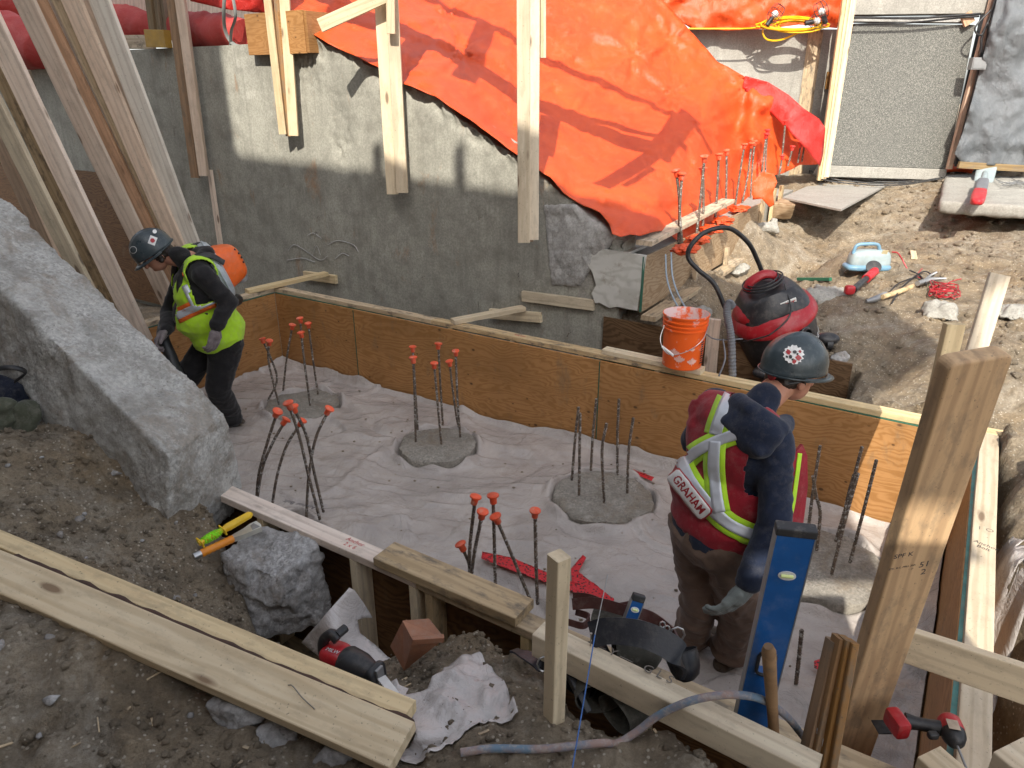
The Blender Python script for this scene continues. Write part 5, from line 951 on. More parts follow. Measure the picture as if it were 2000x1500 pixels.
# ------------------------------------------------------------------ bucket
bp = F(3.98, .06, FT+.0375); bp = P(1331, 712, z=FT+.037); bk2 = empty('bucket', bp, 'orange plastic pail splashed with white, standing on the far form board', 'bucket')
def bucketmat(inside=False):
    n = N('orange_bucket'+('_inside' if inside else '')); v = n.obj(rnd=3); f = n.noise(v, 9 if inside else 7, 7, .7); lo, hi = (.42, .52) if inside else (.6, .66)
    c = n.mix(n.ramp(f, [(lo, 0.), (hi, 1.)]), (.85, .12, .012), (.72, .55, .52)); return n.out(c, .4, None)
MB = Matrix.Translation(bp)
prof = [(.0001, 0), (.122, 0), (.13, .006), (.1375, .2), (.1395, .265), (.1475, .267), (.1475, .275), (.141, .278), (.1415, .292), (.149, .294), (.149, .302), (.1425, .305), (.143, .32), (.151, .322), (.151, .33), (.1445, .333), (.145, .352), (.1535, .355), (.1545, .366), (.149, .368)]
G().lathe(prof, None, 48, caps=False).build('bucket_body', bucketmat(), bk2, 35, MB); G().lathe([(.149, .3675), (.143, .36), (.127, .01), (.0001, .009)], None, 48, caps=False).build('bucket_inside', bucketmat(True), bk2, 60, MB)
g = G().tube(cr([MB@Vector((-.147, -.03, .29)), MB@Vector((-.175, -.08, .2)), MB@Vector((-.13, -.15, .13)), MB@Vector((-.02, -.185, .16)), MB@Vector((.08, -.16, .23)), MB@Vector((.145, -.05, .3))]), .0028, 6); g.build('wire_handle', M_STEEL, bk2, 60)
G().tube([MB@Vector((-.165, -.1, .165)), MB@Vector((-.10, -.165, .125))], .009, 10).build('handle_grip', M_WHT, bk2, 60)
leaf = [(0, 1), (.12, .72), (.28, .8), (.24, .45), (.5, .6), (.55, .42), (.95, .4), (.8, .22), (.86, .1), (.4, -.15), (.42, -.3), (.06, -.24), (.04, -.6), (-.04, -.6), (-.06, -.24), (-.42, -.3), (-.4, -.15), (-.86, .1), (-.8, .22), (-.95, .4), (-.55, .42), (-.5, .6), (-.24, .45), (-.28, .8), (-.12, .72)]
g = G()
for an, zz, s in ((-112, .075, .042), (-75, .06, .04), (-78, .15, .022), (-95, .145, .008), (-128, .12, .04)):
    vs = [(0, 0)]+leaf; v3 = []
    for x, y in vs: th = math.radians(an)+x*s/.137; z_ = zz+y*s; r_ = .13+.0075*min(z_/.2, 1.2)+.0022; v3.append((r_*math.cos(th), r_*math.sin(th), z_))
    g.add(v3, [(0, i+1, (i+1) % len(leaf)+1) for i in range(len(leaf))])
g.build('leaf_print', simple('pale_pink_print', (.78, .45, .38), .5), bk2, None, MB)
g = G()
for zz in np.arange(.05, .2, .016): g.box((.001, .03 if int(zz*1000) % 3 else .02, .009), Matrix.Rotation(math.radians(-42), 4, 'Z')@Matrix.Translation((.139, 0, zz)))
g.build('label_print', M_INK, bk2, None, MB)
# ------------------------------------------------------------------ shop vacuum
M_VRED = simple('vacuum_red', (.36, .012, .02), .38, dirt=.3, dirtc=(.35, .2, .18)); M_VBLK = simple('vacuum_black', (.022, .022, .025), .4, dirt=.35, dirtc=(.16, .14, .12)); M_HOSE = simple('grey_hose', (.15, .155, .17), .6, dirt=.3)
vc = P(1514, 676, Y=4.9); vr = empty('shop_vacuum', vc, 'red and black wet-dry vacuum with a push handle on the bank behind the form', 'vacuum cleaner'); MV = Matrix.Translation(vc+Vector((.06, 0, -.05)))@Matrix.Rotation(math.radians(-23), 4, 'Y')@Matrix.Rotation(math.radians(8), 4, 'X')
G().lathe([(.0001, 0), (.235, 0), (.255, .03), (.268, .2), (.262, .28), (.255, .33)], None, 48, caps=False).build('drum', M_VBLK, vr, 40, MV)
G().lathe([(.262, .30), (.29, .305), (.297, .32), (.293, .345), (.268, .40), (.232, .425)], None, 48, caps=False).build('red_collar', M_VRED, vr, 40, MV)
bmv = bmesh.new(); bmesh.ops.create_cube(bmv, size=1); bmesh.ops.subdivide_edges(bmv, edges=bmv.edges[:], cuts=6, use_grid_fill=True)
for v in bmv.verts:
    x, y, z = v.co.x*2, v.co.y*2, v.co.z+.5; k = .93 if abs(x)+abs(y) > 1.2 else 1; r_ = 1/max(1, (abs(x)**3+abs(y)**3)**(1/3)); t = 1-.3*z**1.5; v.co = Vector((x*r_*.245*t, y*r_*.225*t, .40+z*.17-.03*abs(x)*z))
G().bm(bmv).build('motor_head', M_VBLK, vr, 50, MV)
bmv = bmesh.new(); bmesh.ops.create_icosphere(bmv, subdivisions=3, radius=1)
for v in bmv.verts: v.co = Vector((v.co.x*.15-.11, v.co.y*.19-.01, .42+v.co.z*.09))
G().bm(bmv).build('red_side', M_VRED, vr, 60, MV)
G().tube(cr([(-.13, .0, .585), (-.09, 0, .635), (0, 0, .655), (.06, 0, .63), (.09, 0, .585)]), .02, 10, flat=1.6).build('carry_handle', M_VRED, vr, 60, MV)
g = G()
for k in range(7):
    r0 = .095+.012*(k % 3); g.tube([(r0*math.cos(t*.35)*1.15-.01, r0*math.sin(t*.35)*.95, .575+.008*k) for t in range(18)], .0055, 6, closed=True)
g.tube(cr([(.1, -.1, .58), (.05, -.26, .45), (-.1, -.3, .38), (-.2, -.27, .36), (-.28, -.2, .33)]), .0055, 6).build('power_cord', M_BLACK, vr, 60, MV)
G().box((.11, .01, .06), Matrix.Translation((.07, -.185, .475))@Matrix.Rotation(.2, 4, 'X'), bev=.004).build('badge', M_WHT, vr, None, MV)
letter('NXT', .042, MV@Matrix.Translation((.07, -.1925, .475))@Matrix.Rotation(math.pi/2+.2, 4, 'X'), M_VRED, vr, bold=.001)
M_WLET = simple('white_lettering', (.6, .6, .6), .5)
for i, ch_ in enumerate('RIDGID'): th = math.radians(-62+i*9.5); letter(ch_, .055, MV@Matrix.Rotation(th, 4, 'Z')@Matrix.Translation((.268, 0, .13))@Matrix.Rotation(math.pi/2, 4, 'Z')@Matrix.Rotation(math.pi/2, 4, 'X'), M_WLET, vr, ext=.001)
MP_ = MV@Matrix.Rotation(math.radians(-68), 4, 'Z')@Matrix.Translation((.255, 0, .265))@Matrix.Rotation(math.pi/2, 4, 'Y')
G().lathe([(.045, 0), (.045, .04), (.038, .045), (.036, .06), (.031, .06), (.030, .0)], None, 24, caps=False).build('port', M_VBLK, vr, 40, MP_); G().lathe([(.0001, .012), (.03, .012)], None, 16, caps=False).build('port_inside', M_BLACK, vr, None, MP_)
def ppx(l, Y): return [P(x, y, Y=Y+(d or 0)) for x, y, d in l]
G().tube(cr(ppx([(1418, 605, -.12), (1395, 555, -.1), (1365, 528, -.05), (1345, 505, 0), (1348, 482, 0), (1373, 456, .02), (1405, 445, .05), (1432, 449, .1), (1462, 475, .15), (1478, 505, .2), (1495, 548, .25)], 4.9), 8), .0165, 12).build('push_handle', M_BLACK, vr, 60)
c = cr(ppx([(1432, 600, -.2), (1424, 592, -.2), (1420, 612, -.23), (1428, 660, -.25), (1431, 735, -.28)], 4.75), 24); L_ = sum(((b-a).length for a, b in zip(c, c[1:]))); n = int(L_/.006); cc = [c[min(len(c)-1, int(i*len(c)/n))] for i in range(n)]
cc2 = []; 
for i in range(n): f = i*(len(c)-1)/(n-1); j = int(f); cc2.append(c[j].lerp(c[min(j+1, len(c)-1)], f-j))
G().tube(cc2, [.026 if i % 2 else .0225 for i in range(n)], 14).build('vacuum_hose', M_HOSE, vr, None)
for dx, dy in ((.3, -.08), (-.2, -.2), (.12, .25)):
    q_ = MV@Vector((dx, dy, .03)); G().ico(q_, .075, 3, (1.15, .8, .6)).build('caster_cover', M_VBLK, vr, 60); G().tube([q_+Vector((-.02, -.03, -.03)), q_+Vector((.02, -.03, -.03))], .04, 14).build('caster', M_BLACK, vr, 50)
cords = cr([P(1300, 497, Y=5.35), P(1302, 540, Y=5.25), P(1312, 575, Y=5.1), P(1330, 610, Y=4.9)]); g = G().tube(cords, .006, 6).tube([p+Vector((.045, .02, .01)) for p in cords], .006, 6)
props(g.build('hanging_cable', simple('blue_grey_cord', (.3, .36, .42), .7), None, 60), 'pair of pale blue cords hanging from the corner of the back form', 'cable')
g = G().tube(cr([P(1375, 650, Y=4.55), P(1400, 663, Y=4.5), P(1450, 662, Y=4.6)]), .005, 6).tube(cr([P(1412, 662, Y=4.5), P(1416, 700, Y=4.4), P(1404, 735, Y=4.35)]), .006, 6); props(g.build('thin_cord', M_HOSE, None, 60), 'thin grey cord looped round the short stake', 'cord')
# ------------------------------------------------------------------ things on the sunny bank
jc = hit_ground(1690, 532); jr = empty('battery_case', jc, 'light blue portable tool case with a carry slot on the sunny bank', 'tool case'); MJ = Matrix.Translation(jc+Vector((0, 0, .0)))
M_LB = simple('light_blue_plastic', (.14, .27, .38), .4, dirt=.2, dirtc=(.4, .4, .38)); M_GB = simple('grey_blue_plastic', (.3, .36, .37), .45, dirt=.3)
def softbox(size, M, cuts=5, p=4, taper=0.):
    bm = bmesh.new(); bmesh.ops.create_cube(bm, size=2); bmesh.ops.subdivide_edges(bm, edges=bm.edges[:], cuts=cuts, use_grid_fill=True)
    for v in bm.verts:
        q = v.co; n = (abs(q.x)**p+abs(q.y)**p+abs(q.z)**p)**(1/p); q = q/n; k = 1-taper*(q.z+1)/2; v.co = Vector((q.x*size[0]/2*k, q.y*size[1]/2*k, q.z*size[2]/2))
    return bm
G().bm(softbox((.4, .2, .06), None), Matrix.Translation((0, 0, .05))).build('lower_shell', M_LB, jr, 50, MJ); G().bm(softbox((.38, .17, .17), None, taper=.12), Matrix.Translation((.01, 0, .12))).build('upper_shell', M_GB, jr, 50, MJ)
G().tube(cr([(-.15, -.02, .17), (-.13, -.02, .24), (-.05, -.02, .255), (.05, -.02, .25), (.08, -.02, .2)]), .015, 10).build('carry_handle', M_LB, jr, 60, MJ); G().box((.05, .002, .05), Matrix.Translation((.1, -.075, .19))@Matrix.Rotation(.5, 4, 'X')).build('label', simple('cream_label', (.6, .5, .3), .6), jr, None, MJ)
g = G().tube(cr([jc+Vector((.2, 0, .18)), jc+Vector((.25, -.02, .17)), jc+Vector((.3, -.08, .08)), jc+Vector((.32, -.12, .03))]), .006, 6); g.ico(jc+Vector((.33, -.14, .03)), .02, 2, (1.4, .8, .6)); g.build('red_lead', M_VRED, jr, 60)
# grinder
g0 = hit_ground(1687, 562); gr_ = empty('angle_grinder', g0, 'red cordless angle grinder lying on the bank in front of the tool case', 'power tool'); a, b = hit_ground(1664, 580, .05), hit_ground(1708, 545, .08)
M_TRED = simple('tool_red', (.45, .018, .025), .4, dirt=.25, dirtc=(.35, .25, .22))
G().tube([a, a.lerp(b, .35), a.lerp(b, .4), a.lerp(b, .7)], [.03, .028, .024, .027], 14).build('grip', M_BLACK, gr_, 60); G().tube([a.lerp(b, .55), a.lerp(b, .95)], [.036, .038], 14).build('motor_housing', M_TRED, gr_, 60); G().lathe([(.0001, 0), (.062, 0), (.062, .01), (.0001, .015)], frame(a.lerp(b, .95)+Vector((-.02, 0, .03)), (1, 0, .3), (.3, -.6, .7)), 24).build('guard', M_BLACK, gr_, 50); G().bm(softbox((.08, .06, .075), None), Matrix.Translation(a+Vector((-.03, 0, 0)))).build('battery', M_TRED, gr_, 50)
# battery on slab: paddle tool
pd = empty('paddle_tool', P(1912, 400, z=1.5), 'grey paddle ended tool with a red handle on the concrete slab', 'power tool'); t0, t1 = P(1909, 392, z=1.54), P(1925, 338, z=1.56); MTt = frame(t0, t1-t0, UZ); Lt = (t1-t0).length
G().bm(softbox((Lt*.36, .13, .09), None), Matrix.Translation((Lt*.08, 0, .02))).build('battery', M_TRED, pd, 50, MTt); G().bm(softbox((Lt*.4, .12, .09), None), Matrix.Translation((Lt*.38, 0, .03))).build('tool_body', M_HOSE, pd, 50, MTt); G().tube([(Lt*.5, 0, .03), (Lt*.8, 0, .05)], .035, 10).build('neck', M_GB, pd, 60, MTt); G().bm(softbox((Lt*.45, .22, .06), None), Matrix.Translation((Lt*1.0, 0, .08))@Matrix.Rotation(-.35, 4, 'Y')).build('paddle', M_GB, pd, 50, MTt)
# pick with wooden handle, bars and red string
def gl(l, r=.015): return [hit_ground(x, y, r) for x, y in l]
pc_ = empty('digging_tool', hit_ground(1750, 578), 'wooden handled tool with grey iron ends lying beside red string', 'tool'); G().tube(gl([(1722, 588), (1755, 577), (1798, 560)], .03), [.02, .021, .02], 10).build('wooden_handle', M_LUM[4], pc_, 60); G().tube(gl([(1690, 597), (1706, 592), (1728, 584)], .03), [.014, .026, .024], 10).build('iron_socket', M_GREYM, pc_, 60)
G().tube(gl([(1790, 563), (1815, 556), (1846, 552)], .035), [.022, .02, .01], 8).tube(gl([(1800, 560), (1815, 548), (1828, 541)], .04), .012, 8).build('iron_head', M_GREYM, pc_, 60)
g = G(); rs_ = random.Random(5)
for k in range(7): g.tube(cr([hit_ground(1845+rs_.uniform(-32, 30), 572+rs_.uniform(-12, 18), .012+.01*k) for _ in range(6)], 6), .0045, 5)
g.tube(cr(gl([(1800, 530), (1790, 545), (1812, 555), (1835, 570)], .02)), .004, 5); props(g.build('red_string', M_VRED, None, 60), 'tangled red string on the bank by the iron tool head', 'string')
G_ = G()
for l in (((1730, 585), (1752, 562), (1790, 548), (1800, 552)), ((1775, 535), (1795, 545), (1808, 562)), ((1740, 600), (1762, 566), (1800, 541), (1822, 548))): G_.tube(cr(gl(l, .03)), .006, 5)
props(G_.build('black_wire', M_BLACK, None, 60), 'loose black wires curling over the wooden handle', 'wire')
a, b = gl([(1558, 551), (1621, 552)], .03); board('green_strip', a, b, .03, .03, UZ, simple('dark_green_paint', (.02, .12, .07), .5), label='dark green metal strip on the bank above the dusty slab', cat='metal strip')
board('wood_chip', hit_ground(1782, 494, .01), hit_ground(1784, 510, .01), .05, .02, UZ, M_LUM[6], label='small square wood offcut alone on the sunny bank', cat='wood piece')
# ------------------------------------------------------------------ cable with caged work lights on the far wall
M_YC = simple('yellow_cable', (.75, .45, .01), .4)
yl = empty('yellow_cable', P(1560, 60, Y=10.5), 'coiled yellow extension cable resting on the far concrete wall', 'cable'); g = G(); rs_ = random.Random(9)
for k in range(7): cx, cy, rx, ry = 1555+rs_.uniform(-14, 14), 48+rs_.uniform(-3, 6), 58+rs_.uniform(-22, 12), 9+rs_.uniform(-2, 5); g.tube([P(cx+rx*math.cos(t*.45+k), cy+ry*math.sin(t*.45+k), Y=10.2-.04*math.sin(t*.45+k)-.008*k) for t in range(14)], .012, 6, closed=True)
g.tube(cr([P(1492, 50, Y=10.2), P(1490, 66, Y=10.2), P(1500, 78, Y=10.2), P(1525, 78, Y=10.2), P(1560, 64, Y=10.2)]), .012, 6); g.tube(cr([P(1345, 56, Y=10.2), P(1400, 56, Y=10.2), P(1470, 55, Y=10.2), P(1500, 45, Y=10.2)]), .01, 6); g.build('cable_coil', M_YC, yl, 60)
for i, (x, y, an) in enumerate(((1503, 42, .6), (1610, 38, -.5), (1580, 44, 1.4))):
    r = empty('caged_lamp', P(x, y, Y=10.12), ['unlit wire-caged work lamp at the left end of the yellow coil', 'unlit wire-caged work lamp at the right end of the yellow coil', 'unlit caged work lamp bulb lying in the middle of the coil'][i], 'work light', 'caged lamps on the yellow cable'); M = Matrix.Translation(r.location)@Matrix.Rotation(an, 4, 'Y'); g = G()
    for k in range(8): th = k*math.pi/4; g.tube(cr([(.03*math.cos(th), .03*math.sin(th), 0), (.085*math.cos(th), .085*math.sin(th), .07), (.07*math.cos(th), .07*math.sin(th), .2), (.0, 0, .22)], 4), .0035, 4)
    for zz, rr_ in ((.07, .085), (.14, .085)): g.tube([(rr_*math.cos(t*.5236), rr_*math.sin(t*.5236), zz) for t in range(12)], .0035, 4, closed=True)
    g.build('wire_cage', M_BLACK, r, None, M); G().ico((0, 0, .1), .045, 2).build('bulb', M_WHT, r, 60, M); G().tube([(0, 0, -.05), (0, 0, .05)], .03, 10).build('socket', M_BLACK, r, 60, M)
# ------------------------------------------------------------------ people
def cap_bm(bm, p0, r0, p1, r1, sq=None, n=16):
    p0, p1 = Vector(p0), Vector(p1); d = p1-p0; L = max(d.length, 1e-4); M = frame(p0, d, (0.1, .2, 1)); rings = []
    for k in range(1, 6): th = math.pi/2*k/5; rings.append((-r0*math.cos(th), r0*math.sin(th)))
    for k in range(0, 6): th = math.pi/2*k/5; rings.append((L+r1*math.sin(th), r1*math.cos(th)))
    vs = []; top = bm.verts.new(M@Vector((-r0, 0, 0)))
    for x, r in rings[:-1]: vs.append([bm.verts.new(M@Vector((x, max(r, 1e-4)*math.cos(2*math.pi*k/n), max(r, 1e-4)*math.sin(2*math.pi*k/n)))) for k in range(n)])
    end = bm.verts.new(M@Vector((L+r1, 0, 0)))
    for a, b in zip(vs, vs[1:]):
        for k in range(n): bm.faces.new((a[k], a[(k+1) % n], b[(k+1) % n], b[k]))
    for k in range(n): bm.faces.new((top, vs[0][(k+1) % n], vs[0][k])); bm.faces.new((end, vs[-1][k], vs[-1][(k+1) % n]))
def ell_bm(bm, M, c, r):
    t = bmesh.ops.create_icosphere(bm, subdivisions=3, radius=1)
    for v in t['verts']: v.co = M@Vector((c[0]+v.co.x*r[0], c[1]+v.co.y*r[1], c[2]+v.co.z*r[2]))
I4 = Matrix.Identity(4)
def blob_me(prims, voxel=.011, smooth=4, disp=None, name='body', grow=0.):
    bm = bmesh.new()
    for p in prims:
        if p[0] == 'e': ell_bm(bm, p[1], p[2], [q+grow for q in p[3]])
        else:
            M = p[4] if len(p) > 4 else I4; cap_bm(bm, M@Vector(p[0]), p[1]+grow, M@Vector(p[2]), p[3]+grow)
    bmesh.ops.recalc_face_normals(bm, faces=bm.faces[:]); return remesh_np(bm, voxel, smooth, disp, name)
def folds(amp=.006, f=7., seed=0, ax=None, sharp=1.):
    def d(co, no):
        q = co*f+seed; w_ = fbm(co*f*.45+seed+7, 2)[:, None]*.9; h = fbm(q+w_, 3)*.5+np.maximum(0, ridged(q*np.array([1, 1, 2.1])+w_, 2)-.35)*.9*sharp; return no*(h*amp)[:, None]
    return d
def blob(name, prims, mat, parent, voxel=.011, smooth=4, disp=None, grow=0.): return place_world(name, blob_me(prims, voxel, smooth, disp, name, grow), mat, parent)
def biggest(o):
    bm = bmesh.new(); bm.from_mesh(o.data); left = set(bm.faces); isl = []
    while left:
        st = [left.pop()]; cur = [st[0]]
        while st:
            f = st.pop()
            for e in f.edges:
                for h in e.link_faces:
                    if h in left: left.discard(h); st.append(h); cur.append(h)
        isl.append(cur)
    isl.sort(key=len); bmesh.ops.delete(bm, geom=[f for c in isl[:-1] for f in c], context='FACES'); bmesh.ops.delete(bm, geom=[v for v in bm.verts if not v.link_faces], context='VERTS'); bm.to_mesh(o.data); bm.free(); return o
def bvh_of(o):
    M = wmat(o); return BVHTree.FromPolygons([M@v.co for v in o.data.vertices], [tuple(p.vertices) for p in o.data.polygons])
CAMP = Vector((0, 0, CAMH))
def onto(bvh, px, py, off, Yd=3.):
    d = ray(px, py).normalized(); h = bvh.ray_cast(CAMP, d)
    if h[0] is None: return None
    n = h[1] if h[1].dot(d) < 0 else -h[1]; return h[0]+(n*.6-d*.4)*off
def stripe(bvh, line, wpx, mat, name, parent, off=.005, nw=4, step=4.):
    pts = [p.xy for p in cr([(x, y, 0) for x, y in line], 12)]; L = [0]
    for a, b in zip(pts, pts[1:]): L.append(L[-1]+(b-a).length)
    n = max(4, int(L[-1]/step)); rows = []
    for i in range(n+1):
        d = L[-1]*i/n; j = max(k for k in range(len(L)-1) if L[k] <= d+1e-9); t = (d-L[j])/max(1e-6, L[j+1]-L[j]); c = pts[j].lerp(pts[j+1], t); tg = (pts[min(j+1, len(pts)-1)]-pts[max(j-1, 0)]).normalized(); nn = Vector((-tg.y, tg.x))
        rows.append([onto(bvh, *(c+nn*wpx*(k/nw-.5)), off) for k in range(nw+1)])
    vs = []; id_ = {}; fs = []
    for i, r in enumerate(rows):
        for k, p in enumerate(r):
            if p is not None: id_[i, k] = len(vs); vs.append(p)
    for i in range(n):
        for k in range(nw):
            q = [(i, k), (i, k+1), (i+1, k+1), (i+1, k)]
            if all(x in id_ for x in q) and max((vs[id_[a]]-vs[id_[b]]).length for a in q for b in q) < .06: fs.append(tuple(id_[x] for x in q))
    if not fs: return None
    o = biggest(centred(name, vs, fs, mat, parent, True)); s_ = o.modifiers.new('s', 'SOLIDIFY'); s_.thickness = .002; return o
def patch(bvh, c, u, wpx, hpx, mat, name, parent, off, r=.3):  # rounded rectangle, u = unit reading direction in photo pixels
    u = Vector(u).normalized(); v = Vector((-u.y, u.x)); nx_, ny_ = 28, 8; vs = []; fs = []
    for j in range(ny_+1):
        for i in range(nx_+1):
            s, t = i/nx_*2-1, j/ny_*2-1; k = hpx/wpx; ex = max(0, abs(s)-(1-k*r)); 
            tt = t*(math.sqrt(max(0, 1-(ex/(k*r))**2))*r+(1-r) if ex > 0 else 1); q = Vector(c)+u*s*wpx/2+v*tt*hpx/2; p = onto(bvh, q.x, q.y, off); vs.append(p or Vector((0, 0, 0)))
    bad = {i for i, p in enumerate(vs) if p.length < .01}
    for j in range(ny_):
        for i in range(nx_):
            f = (j*(nx_+1)+i, j*(nx_+1)+i+1, (j+1)*(nx_+1)+i+1, (j+1)*(nx_+1)+i)
            if not bad & set(f): fs.append(f)
    o = biggest(centred(name, vs, fs, mat, parent, True)); s_ = o.modifiers.new('s', 'SOLIDIFY'); s_.thickness = .0015; return o
def wraptext(bvh, s, c, u, hpx, mat, parent, off, stretch=1., bold=0., wpx=None):
    me = textmesh(s, 1., 0, bold=bold); bm = bmesh.new(); bm.from_mesh(me); bmesh.ops.subdivide_edges(bm, edges=[e for e in bm.edges if e.calc_length() > .25], cuts=2, use_grid_fill=False); bmesh.ops.triangulate(bm, faces=bm.faces[:]); u = Vector(u).normalized(); v = Vector((-u.y, u.x))
    xs = [q.co.x for q in bm.verts]; sx = (wpx/(max(xs)-min(xs))) if wpx else hpx*stretch; bad = []
    for q in bm.verts:
        p2 = Vector(c)+u*q.co.x*sx-v*q.co.y*hpx; p = onto(bvh, p2.x, p2.y, off)
        if p is None: bad.append(q)
        else: q.co = p
    bmesh.ops.delete(bm, geom=bad, context='VERTS'); bm.to_mesh(me); bm.free(); return place_world('lettering', me, mat, parent)
def cut_mesh(o, keep):                                        # keep(local world points array)->bool per face centre
    bm = bmesh.new(); bm.from_mesh(o.data); M = wmat(o); c = np.array([(M@f.calc_center_median())[:] for f in bm.faces]); k = keep(c); bmesh.ops.delete(bm, geom=[f for f, a in zip(bm.faces, k) if not a], context='FACES')
    bmesh.ops.smooth_vert(bm, verts=[v for v in bm.verts if v.is_boundary], factor=.5, use_axis_x=True, use_axis_y=True, use_axis_z=True); bm.to_mesh(o.data); bm.free()
def cloth(name, col, rough=.9, dust=.2, var=.2, dustc=(.35, .32, .28), weave=900):
    n = N(name); v = n.obj(world=True); f = n.noise(v, 9, 5, .65); c = n.mix(n.ramp(f, [(.35, 0.), (.65, 1.)]), tuple(x*(1-var) for x in col), tuple(min(1, x*(1+var)) for x in col)); d = n.noise(v, 16, 8, .78); c = n.mix(n.math('MULTIPLY', n.ramp(d, [(.5, 0.), (.7, 1.)]), dust), c, dustc)
    sp = n.vor(v, 130); c = n.mix(n.math('MULTIPLY', n.ramp(sp, [(.06, 1.), (.09, 0.)]), n.math('MULTIPLY', n.ramp(n.noise(v, 8, 2), [(.5, 0.), (.6, 1.)]), .35)), c, (.5, .48, .45))
    nr = n.bump(n.noise(v, 35, 5, .6), .4, .006); nr = n.bump(n.noise(v, weave, 2), .25, .001, nr); return n.out(c, rough, nr, Specular_IOR_Level=.25, Sheen_Weight=.15)
M_NAVY = cloth('navy_fleece', (.012, .018, .038), dust=.1); M_BROWN = cloth('brown_canvas', (.14, .092, .066), dust=.25, dustc=(.2, .16, .13)); M_VR = cloth('dark_red_vest', (.26, .01, .02), .8, dust=.16); M_LIME = cloth('lime_cloth', (.46, .76, .03), .75, dust=.3, var=.08)
M_SILV = simple('reflective_silver', (.62, .65, .7), .38, metal=.25, var=.1); M_ORST = simple('orange_cloth', (.85, .16, .02), .8); M_BLKC = cloth('black_fleece', (.016, .015, .016), dust=.16, dustc=(.1, .085, .07)); M_PANT = cloth('black_canvas', (.014, .013, .014), dust=.15, dustc=(.1, .085, .07))
M_GLOVE = cloth('grey_knit_glove', (.16, .18, .17), dust=.3); M_GLOVEP = cloth('pink_grey_glove', (.17, .14, .145), dust=.4); M_BOOT = cloth('worn_leather', (.07, .05, .035), dust=.5)
def skin():
    n = N('skin'); v = n.obj(world=True); f = n.noise(v, 40, 4, .6); c = n.mix(f, (.36, .16, .10), (.5, .25, .17)); return n.out(c, .5, n.bump(n.noise(v, 300, 3), .15, .001), Subsurface_Weight=.12, Subsurface_Radius=(.02, .008, .004))
M_SKIN = skin(); M_HAIR = simple('dark_brown_hair', (.022, .013, .009), .5, var=.5, bump=.8, bs=120); M_HELM = simple('slate_hard_hat', (.04, .055, .063), .3, dirt=.4, dirtc=(.16, .17, .17), bump=.25, bs=60); M_PATCH = simple('white_patch', (.75, .74, .72), .7)
def hand_prims(M, mirror=1, curl=.5, s=1., spread=.25):
    """M: wrist frame, +x towards fingertips, +y towards the thumb side, +z back of hand"""
    pr = [((0, 0, 0), .027*s, (.045*s, 0, 0), .03*s, M), ((.03*s, .02*s, 0), .021*s, (.085*s, .028*s, 0), .017*s, M), ((.03*s, -.018*s, 0), .02*s, (.08*s, -.03*s, 0), .015*s, M), ((.03*s, 0, 0), .022*s, (.088*s, .002*s, 0), .017*s, M)]
    for y, L, k in ((.031, .074, 1), (.011, .084, .95), (-.010, .077, 1.05), (-.031, .06, 1.15)):
        p = Vector((.086*s, y*s, 0)); a = curl*.5*k; dy = y*spread*6*.35
        for f_, r_ in ((.45, .0105), (.32, .0095), (.25, .0085)):
            q = p+Vector((math.cos(a), dy, -math.sin(a))).normalized()*L*f_*s; pr.append((p[:], r_*s, q[:], (r_-.0006)*s, M)); p = q; a += curl*k*.75
    p = Vector((.02*s, .03*s, -.005*s)); q = p+Vector((.035, .028, -.012))*s; r = q+Vector((.036, .008, -.014))*s; pr += [(p[:], .016*s, q[:], .013*s, M), (q[:], .0125*s, r[:], .0095*s, M)]
    return pr
def helmet(root, c, up, fwd, size=1., ridge=True):
    up = Vector(up).normalized(); fwd = Vector(fwd); fwd = (fwd-up*fwd.dot(up)).normalized(); rt = fwd.cross(up); M = Matrix((fwd, -rt, up)).transposed().to_4x4(); M.translation = Vector(c)
    bm = bmesh.new(); bmesh.ops.create_uvsphere(bm, u_segments=48, v_segments=28, radius=1); bmesh.ops.delete(bm, geom=[v for v in bm.verts if v.co.z < -.28], context='VERTS')
    for v in bm.verts:
        x, y, z = v.co; f = 1+.04*max(0, 1-abs(y)/.32)*max(0, z)+(.012*math.cos(y*24) if abs(y) < .45 and z > .15 else 0); b = max(0, -z)*.25
        lo = (z+.28 < .06)*.05; v.co = Vector((x*(.141+b*.05+lo*.12)*f, y*(.115+lo*.1)*f, z*.125*f+(.012*x if z < .1 else 0)))*size
    g = G().bm(bm); o = g.build('helmet_shell', M_HELM, root, 60, M); s_ = o.modifiers.new('s', 'SOLIDIFY'); s_.thickness = .004
    g = G(); n = 30; pr_ = []
    vs = []
    for i in range(n+1):
        th = math.pi*(i/n-.5)*1.15; k = math.cos(th/1.15); vs += [((.143*math.cos(th))*size, (.119*math.sin(th))*size, -.03*size), ((.143*math.cos(th)+.045*k)*size, (.125*math.sin(th))*size, (-.045)*size)]
    g.add(vs, [(2*i, 2*i+1, 2*i+3, 2*i+2) for i in range(n)]); o2 = g.build('brim', M_HELM, root, 60, M); s_ = o2.modifiers.new('s', 'SOLIDIFY'); s_.thickness = .004
    pts = [(.146*math.cos(2*math.pi*k/40)*size, .121*math.sin(2*math.pi*k/40)*size, (-.036+.004*math.cos(2*math.pi*k/40))*size) for k in range(40)]; G().tube(pts, .0035*size, 6, closed=True).build('rim_bead', M_HELM, root, 60, M)
    return o, M
